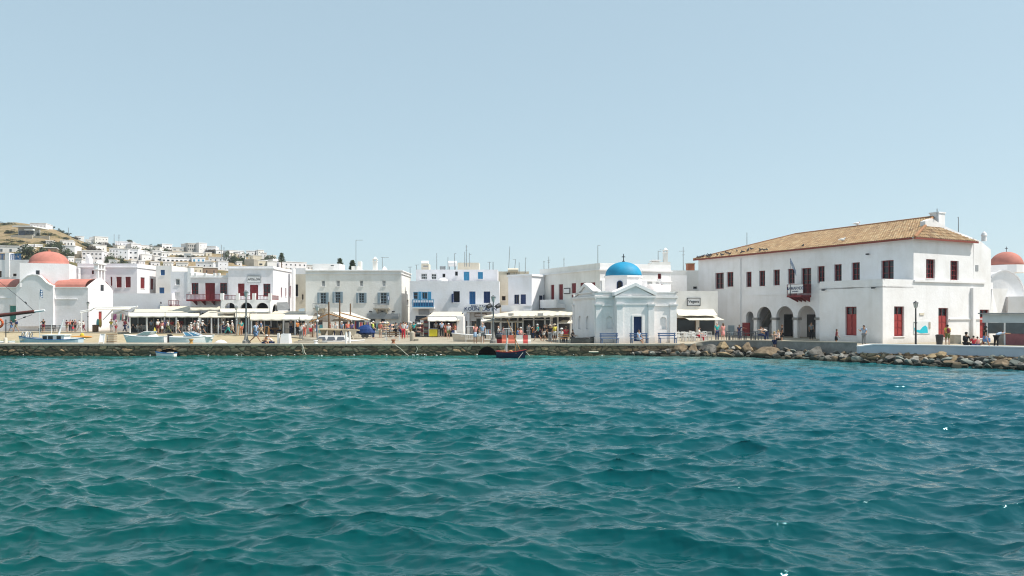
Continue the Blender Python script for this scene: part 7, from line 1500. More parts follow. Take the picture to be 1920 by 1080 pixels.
# dinghy in the second culvert, boat cover, rowing boats on the quay
t, r_ = boat('dinghy', 'small white dinghy moored in the recess of the quay wall', 'dinghy', 311, 65.5, -.02, R(172), 1.7, .7, .26, GELC, CANVW, BLUE, stern=.7); q = MB(); q.box(-.6, -.2, -.2, .2, .2, .34); q.build('seat', CANVW, t)
t = root('boat_cover', 'low white boat cover just behind the pier edge', 'boat cover', GP(411, 70.2, .5)); q = MB(); q.lathe((K(411) * 70.2, 70.6, .55), [(.75, 0), (.6, .35), (.3, .55), (.02, .62)], 14, squash=(1, .6)); q.build('canvas', GELC, t, smooth=True); q = MB(); q.lathe((K(411) * 70.2, 70.6, .0), [(.8, 0), (.85, .55)], 14, squash=(1, .6)); q.build('hull', GELC, t)
t, r_ = boat('rowing_boat', 'long cream rowing boat parked on the quay behind the couple', 'rowing boat', 888, 72, G + .12, R(181), 3.7, 1.2, .48, mat('cream_hull', (.66, .58, .48), .6, .15, 3), FRW, FRW, stern=.65)
for x in (-1, .1, 1): q = MB(); q.box(x - .12, x + .12, -.5, .5, .36, .4); q.build('thwart', FRW, t)
t, r_ = boat('rowing_boat', 'grey upturned-looking skiff lying against the chapel wall', 'rowing boat', 1092, 68.0, G + .1, R(3), 1.95, .8, .34, mat('dark_grey_hull', (.09, .10, .10), .7, .3, 5), DMETAL, DMETAL, stern=.8)
q = MB(); q.box(-.6, .6, -.28, .28, .28, .32); q.build('cover', FRG, t)
for px, py, lb, c, L in ((153, 632, 'red and orange kayak lying on the sand', (.55, .12, .05), 2.6), (140, 635.5, 'white paddle board lying on the sand below the kayak', (.7, .68, .6), 2.4)):
    Yq = 84 if c[0] > .6 else 92; t = root('kayak' if c[0] < .6 else 'paddle_board', lb, 'kayak' if c[0] < .6 else 'paddle board', W(px, py, Yq)); q = MB(); q.ell(W(px, py, Yq), (L / 2, .3, .16), 14, 8); q.build('hull', mat('k' + str(px), c, .4, rgb2=(.6, .35, .05) if c[0] < .6 else None, vscale=1), t, smooth=True)
    if c[0] < .6: q = MB(); q.ell(W(154, 629, Yq), (.25, .2, .3), 8, 6); q.build('seat', mat('kayak_yellow', (.7, .5, .05), .6), t)
# schooner at far left whose bowsprit enters the picture
t, r_ = boat('schooner', 'wooden schooner whose long brown bowsprit with a white tip points right', 'schooner', -110, 60.5, .2, R(2), 9.0, 3.0, 1.5, mat('schooner_hull', (.16, .05, .035), .5, .3, 3), WOODL, FRW, None)
t.location = (0, 0, 0); t.rotation_euler = (0, 0, 0)
for c in t.children: c.location = (K(-150) * 60.5, 60.5, .2)
BR_ = mat('red_brown_varnish', (.17, .045, .03), .35, .3, 5); q = MB(); q.tube(W(-120, 605, 60.5), W(65, 584, 60), .17, .13, 10); q.build('bowsprit', BR_, t); q = MB(); q.tube(W(65, 584, 60), W(84, 581.8, 60), .09, .07, 10); q.build('bowsprit_tip', FRW, t)
q = MB(); q.tube(W(64, 583, 60), W(35, 557, 60), .018, .018, 4); q.tube(W(35, 557, 60), W(-160, 400, 60), .014, .014, 4); q.tube(W(60, 590, 60), W(30, 601, 60), .018, .018, 4); q.tube(W(30, 601, 60), W(-100, 640, 60), .018, .018, 4); q.tube(W(66, 584, 60), W(-60, 590, 59), .012, .012, 4); q.build('stay', DMETAL, t)
q = MB(); q.tube(W(50, 569, 60), W(46.5, 566, 60), .05, .05, 6); q.build('turnbuckle', DMETAL, t); q = MB(); q.tube(W(44, 595.5, 60), W(48, 594, 60), .05, .05, 6); q.build('turnbuckle', DMETAL, t)
q = MB(); p = W(-150, 580, 60.5); q.tube((p.x, 60.5, 1), (p.x, 60.5, 15), .16, .08, 10); q.build('mast', BR_, t)
t = root('life_ring', 'orange life ring and rail at the extreme left edge', 'life ring', W(1, 606, 62)); q = MB(); c = W(-3, 606, 62); pts_ = [c + Vector((math.cos(a) * .33, 0, math.sin(a) * .33)) for a in [j * math.pi / 8 for j in range(17)]]; q.path(pts_, .09, 7); q.build('ring', mat('ring_orange', (.65, .12, .03), .5), t); q = MB(); q.tube(W(-3, 612, 62), W(-3, 650, 62), .03); q.build('post', METAL, t)
t = root('post', 'thin dark post standing in the basin behind the pier at far left', 'post', GP(11, 70, .4)); q = MB(); q.tube(GP(11, 69.2, .9), W(11, 599, 69.2), .04, .04, 6); q.build('shaft', DMETAL, t); q = MB(); q.lathe(GP(10.5, 69.0, G), [(.16, 0), (.14, .4), (.05, .45)], 10); q.build('foot', CANVW, t)
t, r_ = boat('dinghy', 'white skiff showing its stern behind the pier at the left edge', 'dinghy', 1, 71, .25, R(175), 2.2, 1.0, .7, GELC, GELC, FRW, stern=.7); q = MB(); q.box(-.5, .2, -.3, .3, .55, .75); q.build('seat', GELC, t)
t = root('steps', 'pale stone steps and slab between the cabin boat and console', 'steps', GP(575, 69, G)); q = MB()
for i in range(3): q.box(K(548 + i * 3) * 69, K(592) * 69, 69.4 + i * .9, 70.3 + i * .9, G, G + .08 + i * .1)
q.build('tread', CONC, t)
t = root('mooring_rope', 'frayed rope hanging down the quay wall by the console', 'rope', W(566, 645, 65.6)); q = MB(); q.path([W(560, 644, 65.5), W(566, 645, 65.45), W(569, 652, 65.4), W(571, 661, 65.4), W(574, 665, 65.4)], .035, 6); q.path([W(566, 645, 65.45), W(567, 655, 65.4), W(569, 664, 65.4)], .03, 5); q.build('strand', CANV, t)
for i, (pts_, lb) in enumerate(((((781, 650), (783, 655), (779, 662)), 'pale rope end hanging on the wall under the stone post'), (((740, 646), (750, 653), (760, 662), (766, 667)), 'thin mooring line running down the wall from the rusty bollard'), (((1104, 659.5), (1113, 660), (1122, 659.5)), 'pale driftwood plank stuck in the wall below the chapel'))):
    t = root('rope' if i < 2 else 'plank', lb, 'rope' if i < 2 else 'plank', W(*pts_[0], 65.4)); q = MB(); q.path([W(*p, 65.4) for p in pts_], .025 if i < 2 else .06, 6); q.build('strand' if i < 2 else 'board', CANV, t)
# foam at the wall foot
q = MB(); rd = random.Random(3); 
for i in range(34):
    px = rd.choice([rd.uniform(300, 1200), rd.gauss(800, 14), rd.uniform(0, 1200)]); Y = 65.45 - abs(rd.gauss(0, .12)); x = K(px) * Y; s = rd.uniform(.03, .10); n = 9
    c = Vector((x, Y, .04 + rd.uniform(0, .06))); q.add([c + Vector((math.cos(a) * s * rd.uniform(.6, 1.2), math.sin(a) * s * .4, 0)) for a in [k * 2 * math.pi / n for k in range(n)]] + [c + Vector((0, 0, .07))], [(k, (k + 1) % n, n) for k in range(n)])
q.build('foam', mat('sea_foam', (.75, .78, .76), .9), None, kind='stuff')
# pigeons on the town hall eave
def bird_proto(m):
    t = bpy.data.objects.new('pigeon', None); COL.objects.link(t); tag(t, None, 'bird')
    q = MB(); q.ell((0, 0, .1), (.13, .065, .07), 8, 6); q.ell((.12, 0, .19), (.045, .04, .045), 8, 6); q.tube((.08, 0, .13), (.12, 0, .18), .035, .03, 6); q.tube((-.1, 0, .11), (-.24, 0, .08), .05, .02, 5); q.tube((.15, 0, .185), (.19, 0, .175), .012, .004, 4); q.build('body', m, t); 
    q = MB(); q.tube((.01, .02, .05), (.02, .02, 0), .006, .006, 4); q.tube((.01, -.02, .05), (.02, -.02, 0), .006, .006, 4); q.build('leg', TERRA, t); return t
pp = bird_proto(mat('pigeon_dark', (.05, .05, .06), .7)); k_ = 0; rd = random.Random(8)
zones = [('perched near the left tip of the tiled eave', .35, 4, 12), ('perched on the lower left tiles above the first window pair', 4, 9, 12), ('perched on the tiles left of the flag', 9, 18, 5)]
for zi, (lb, s0, s1, n) in enumerate(zones):
    for i in range(n):
        s_ = rd.uniform(s0, s1); up = rd.uniform(0, min(1.8, s_ * .5)); q_ = ES - v * s_ + u * up; o = pp if k_ == 0 else dup(pp); k_ += 1; o.location = (q_.x, q_.y, EZ + up * (RZ - EZ) / (7 + OV) + .12); o.rotation_euler = (0, 0, rd.uniform(0, 6.28)); o.scale = (1.25,) * 3; o['label'] = 'dark pigeon ' + lb; o['group'] = 'pigeons ' + lb
gp = bird_proto(FRW); q_ = ES - v * 22.5 + u * .9; gp.location = (q_.x, q_.y, EZ + .42); gp.scale = (1.8,) * 3; gp.name = 'seagull'; gp['label'] = 'white seagull on the tiles above the right windows'; gp['group'] = 'gulls'
g2 = dup(gp); g2.location = W(1584, 424, 92); g2.scale = (2,) * 3; g2['label'] = 'seagull standing on the ridge of the tiled roof'; g2.location.z = RZ + .15; g2.location = roofpt(7, 12, RZ + .16)
# ------------------------------------------------------------------ people
def fk(P):
    """joint positions (facing -Y) from sagittal angles in degrees; forward is -Y"""
    J = {}; ln = P.get('lean', 0); hz = P.get('hip', .93)
    d = lambda a: Vector((0, -math.sin(R(a)), -math.cos(R(a))))      # hanging direction, swung forward by a
    up = lambda a: Vector((0, -math.sin(R(a)), math.cos(R(a))))
    J['pelvis'] = Vector((0, 0, hz)); J['waist'] = J['pelvis'] + up(ln * .6) * .14; J['chest'] = J['waist'] + up(ln) * .22; J['neck'] = J['chest'] + up(ln) * .17; hl = P.get('head', ln * .5)
    J['head'] = J['neck'] + up(hl) * .11 + Vector((0, -.015, 0)); J['top'] = J['head'] + up(hl) * .10
    for s, k in ((-1, 'R'), (1, 'L')):
        J['sh' + k] = J['chest'] + up(ln) * .12 + Vector((s * .175, 0, 0)); a, e, ab = P.get('arm' + k, (5, 12, 8))
        v = d(a); v = (v + Vector((s * math.tan(R(ab)), 0, 0))).normalized(); J['el' + k] = J['sh' + k] + v * .29
        v2 = d(a + e); v2 = (v2 + Vector((s * math.tan(R(ab)) * P.get('in', .3), 0, 0))).normalized(); J['wr' + k] = J['el' + k] + v2 * .25; J['pa' + k] = J['wr' + k] + v2 * .08; J['hd' + k] = v2
        t, kn = P.get('leg' + k, (0, 2)); J['hp' + k] = J['pelvis'] + Vector((s * .09, 0, -.03)); J['kn' + k] = J['hp' + k] + d(t) * .43 + Vector((s * P.get('spr', .015), 0, 0)); sh = d(t - kn); J['an' + k] = J['kn' + k] + sh * .41
        f = P.get('foot' + k, None); J['to' + k] = J['an' + k] + (Vector((0, -.17, -.04)) if f is None else Vector(f))
    return J
def skin(name, nodes, edges, levels=1, rootn=0):
    me = bpy.data.meshes.new(name); me.from_pydata([tuple(p) for p, r in nodes], edges, []); o = bpy.data.objects.new(name, me); COL.objects.link(o)
    md = o.modifiers.new('s', 'SKIN'); md.use_smooth_shade = True; md.branch_smoothing = .4
    for i, (p, r) in enumerate(nodes):
        sv = me.skin_vertices[0].data[i]; sv.radius = r if isinstance(r, tuple) else (r, r); sv.use_root = (i == rootn)
    if levels: sb = o.modifiers.new('u', 'SUBSURF'); sb.levels = levels; sb.render_levels = levels
    dg = bpy.context.evaluated_depsgraph_get(); m2 = bpy.data.meshes.new_from_object(o.evaluated_get(dg)); m2.name = name; bpy.data.objects.remove(o); bpy.data.meshes.remove(me)
    m2.polygons.foreach_set('use_smooth', [True] * len(m2.polygons)); m2.materials.clear(); m2.materials.append(None); return m2
def figure(P):
    J = fk(P); out = {}
    # body with fingers
    N = []; E = []; ix = {}
    def a(n, r, par=None):
        ix[n] = len(N); N.append((J[n] if n in J else n, r)); 
        if par is not None: E.append((ix[par], ix[n]))
    a('pelvis', (.145, .10)); a('waist', (.125, .09), 'pelvis'); a('chest', (.15, .10), 'waist'); a('neck', .05, 'chest'); a('head', (.078, .092), 'neck'); a('top', (.062, .07), 'head')
    for k in 'RL':
        a('sh' + k, .055, 'chest'); a('el' + k, .04, 'sh' + k); a('wr' + k, .026, 'el' + k); a('pa' + k, (.034, .016), 'wr' + k)
        a('hp' + k, .085, 'pelvis'); a('kn' + k, .055, 'hp' + k); a('an' + k, .036, 'kn' + k); a('to' + k, .03, 'an' + k)
    out['body'] = skin('body', N, E)
    # fingers and thumb join the palm as curved tapering tubes; nose and ears join the head
    import bmesh
    q = MB()
    for s, k in ((-1, 'R'), (1, 'L')):
        v = J['hd' + k]; side = Vector((0, 1, 0)) if abs(v.y) < .8 else Vector((0, 0, 1)); side = (side - v * side.dot(v)).normalized(); cu_ = v.cross(side) * -s
        for i, L in enumerate((.062, .072, .068, .055)):
            p = J['pa' + k] + side * (-.024 + .016 * i) - v * .005; p2 = p + v * L * .5 + cu_ * .006; p3 = p2 + (v * .8 + cu_ * .6).normalized() * L * .5; q.tube(p, p2, .009, .0082, 5); q.tube(p2, p3, .0082, .006, 5)
        p = J['wr' + k] + v * .03 - side * .03; p2 = p + (v - side * .9).normalized() * .035; q.tube(p, p2, .011, .009, 5); q.tube(p2, p2 + v * .03, .009, .007, 5)
    h = J['head']; q.ell(h + Vector((0, -.098, .0)), (.013, .02, .022), 6, 5)
    for sx in (-1, 1): q.ell(h + Vector((sx * .082, .005, 0)), (.01, .018, .03), 6, 5)
    bm = bmesh.new(); bm.from_mesh(out['body']); vs = [bm.verts.new(c) for c in q.v]
    for f in q.f: fc = bm.faces.new([vs[i] for i in f]); fc.smooth = True
    bm.to_mesh(out['body']); bm.free()
    def grow(keys, name, rootk=None):
        n = []; e = []; id_ = {}
        for nm, pos, r, par in keys: id_[nm] = len(n); n.append((pos, r)); (e.append((id_[par], id_[nm])) if par else None)
        return skin(name, n, e)
    up = (J['chest'] - J['waist']).normalized(); mid = lambda x, y, f: J[x] + (J[y] - J[x]) * f
    sh = [('p', J['pelvis'] + up * .0, (.165, .12), None), ('w', J['waist'], (.155, .115), 'p'), ('c', J['chest'], (.17, .12), 'w'), ('n', J['neck'] - up * .05, .075, 'c')]
    for k in 'RL': sh += [('s' + k, J['sh' + k], .072, 'c'), ('e' + k, mid('sh' + k, 'el' + k, .7), .058, 's' + k)]
    out['shirt'] = grow(sh, 'shirt')
    def legs(f, r, nm):
        x = [('p', J['pelvis'] + Vector((0, 0, .02)), (.165, .125), None)]
        for k in 'RL':
            x += [('h' + k, J['hp' + k], .108, 'p')]
            if f <= 1: x += [('k' + k, mid('hp' + k, 'kn' + k, f), r, 'h' + k)]
            else: x += [('k' + k, J['kn' + k], .074, 'h' + k), ('a' + k, mid('kn' + k, 'an' + k, .92), .06, 'k' + k)]
        return grow(x, nm)
    out['shorts'] = legs(.8, .1, 'shorts'); out['trousers'] = legs(2, 0, 'trousers')
    kc = (J['knR'] + J['knL']) / 2; pc = J['pelvis']
    out['skirt'] = grow([('w', J['waist'] - up * .03, (.14, .11), None), ('p', pc - Vector((0, 0, .04)), (.175, .145), 'w'), ('m', pc + (kc - pc) * .55, (.2, .18), 'p'), ('k', pc + (kc - pc) * .92, (.22, .2), 'm')], 'skirt')
    c = J['head']
    for nm, prof, z in (('cap', None, 0), ('sun_hat', None, 0)):
        q = MB()
        if nm == 'cap': q.lathe(c + Vector((0, .005, .04)), [(.098, 0), (.1, .03), (.085, .075), (.04, .1), (.004, .105)], 12); q.box(c.x - .06, c.x + .06, c.y - .17, c.y - .07, c.z + .04, c.z + .052)
        else: q.lathe(c + Vector((0, .005, .03)), [(.2, -.01), (.205, 0), (.11, .015), (.1, .07), (.07, .105), (.004, .11)], 14)
        me = bpy.data.meshes.new(nm); me.from_pydata(q.v, [], q.f); me.materials.append(None); out[nm] = me
    for nm in ('short_hair', 'long_hair'):
        q = MB(); q.ell(c + Vector((0, .022, .03)), (.088, .09, .098), 12, 8)
        if nm == 'long_hair': q.ell(c + Vector((0, .06, -.07)), (.08, .045, .13), 10, 8)
        me = bpy.data.meshes.new(nm); me.from_pydata(q.v, [], q.f); me.polygons.foreach_set('use_smooth', [True] * len(q.f)); me.materials.append(None); out[nm] = me
    q = MB(); b = J['chest'] - up * .08 + Vector((0, .16, 0)); q.ell(b, (.14, .09, .21), 10, 8); me = bpy.data.meshes.new('backpack'); me.from_pydata(q.v, [], q.f); me.polygons.foreach_set('use_smooth', [True] * len(q.f)); me.materials.append(None); out['backpack'] = me
    q = MB(); b = J['paL']; q.hexa([b + Vector(p) for p in ((-.05, -.14, -.38), (.05, -.14, -.38), (.05, .14, -.38), (-.05, .14, -.38), (-.04, -.13, -.08), (.04, -.13, -.08), (.04, .13, -.08), (-.04, .13, -.08))]); me = bpy.data.meshes.new('bag'); me.from_pydata(q.v, [], q.f); me.materials.append(None); out['bag'] = me
    return out
POSES = {
 'stand': {}, 'relax': dict(armR=(12, 40, 10), legL=(6, 10), legR=(-2, 2), lean=-2),
 'walk': dict(lean=4, legR=(26, 8), legL=(-16, 22), footL=(0, -.12, -.12), armR=(-20, 12, 6), armL=(24, 20, 6), hip=.90),
 'stride': dict(lean=6, legR=(34, 4), legL=(-24, 26), footL=(0, -.1, -.13), armR=(-30, 15, 6), armL=(32, 30, 6), hip=.87),
 'sit': dict(lean=4, hip=.50, legR=(84, 82), legL=(80, 76), armR=(25, 45, 8), armL=(22, 55, 8)),
 'sitleg': dict(lean=0, hip=.50, legR=(70, 40), legL=(84, 86), armR=(15, 35, 10), armL=(18, 30, 12)),
 'ground': dict(lean=38, hip=.13, legR=(92, 60), legL=(100, 90), armR=(45, 40, 12), armL=(50, 30, 10), head=42),
 'bend': dict(lean=68, hip=.88, legR=(4, 6), legL=(-4, 4), armR=(80, 10, 8), armL=(70, 20, 8), head=60),
 'photo': dict(lean=-3, armR=(70, 85, 22), armL=(68, 88, 20), legR=(4, 2), **{'in': -1.0}), 'hand': dict(lean=3, armR=(35, 80, 12), armL=(10, 60, 8), legL=(8, 8)),
 'reach': dict(armL=(60, 10, 60), armR=(8, 20, 8), lean=5, **{'in': 1.0})}
FIG = {k: figure(v) for k, v in POSES.items()}
SK = [mat('skin_fair', (.60, .36, .26), .6, .06, 6), mat('skin_tan', (.42, .22, .13), .6, .06, 6), mat('skin_brown', (.26, .13, .075), .6, .06, 6)]
HC = {'dark': mat('hair_dark', (.02, .014, .01), .6), 'brown': mat('hair_brown', (.09, .045, .02), .6), 'blond': mat('hair_blond', (.42, .28, .12), .6), 'grey': mat('hair_grey', (.45, .43, .40), .7), 'bald': SK[0]}
CL = {n: mat('cloth_' + n, c, .9, .12, 7) for n, c in dict(white=(.76, .75, .73), black=(.015, .015, .018), navy=(.02, .035, .11), blue=(.12, .25, .50), lightblue=(.36, .47, .62), red=(.62, .04, .06), coral=(.75, .20, .14), pink=(.72, .30, .28), teal=(.03, .42, .40), green=(.07, .20, .10), khaki=(.35, .29, .18), grey=(.22, .23, .24), orange=(.75, .25, .05), yellow=(.75, .62, .10), purple=(.22, .16, .42), maroon=(.20, .03, .05), hivis=(.55, .75, .06), beige=(.60, .50, .38), denim=(.14, .22, .36), olive=(.16, .17, .07)).items()}
def person(label, px, Y, rz, pose, hgt, top, bottom, hair='dark', hat=None, bag=None, sk=0, z=G, long=False, group=None):
    F = FIG[pose]; t = bpy.data.objects.new('person', None); COL.objects.link(t); tag(t, label, 'person', group)
    def part(nm, key, m):
        o = bpy.data.objects.new(nm, F[key]); COL.objects.link(o); o.parent = t; o.material_slots[0].link = 'OBJECT'; o.material_slots[0].material = m
    part('body', 'body', SK[sk])
    if top: part('shirt', 'shirt', CL[top])
    if bottom: b, c = bottom.split(':'); part(b, b, CL[c])
    if hat: part(hat[0], hat[0], CL[hat[1]])
    if hair: part('hair', 'long_hair' if long else 'short_hair', HC[hair])
    if bag: part(bag[0], bag[0], CL[bag[1]])
    s = hgt / 1.72; t.location = (K(px) * Y, Y, z); t.scale = (s,) * 3; t.rotation_euler = (0, 0, R(rz))
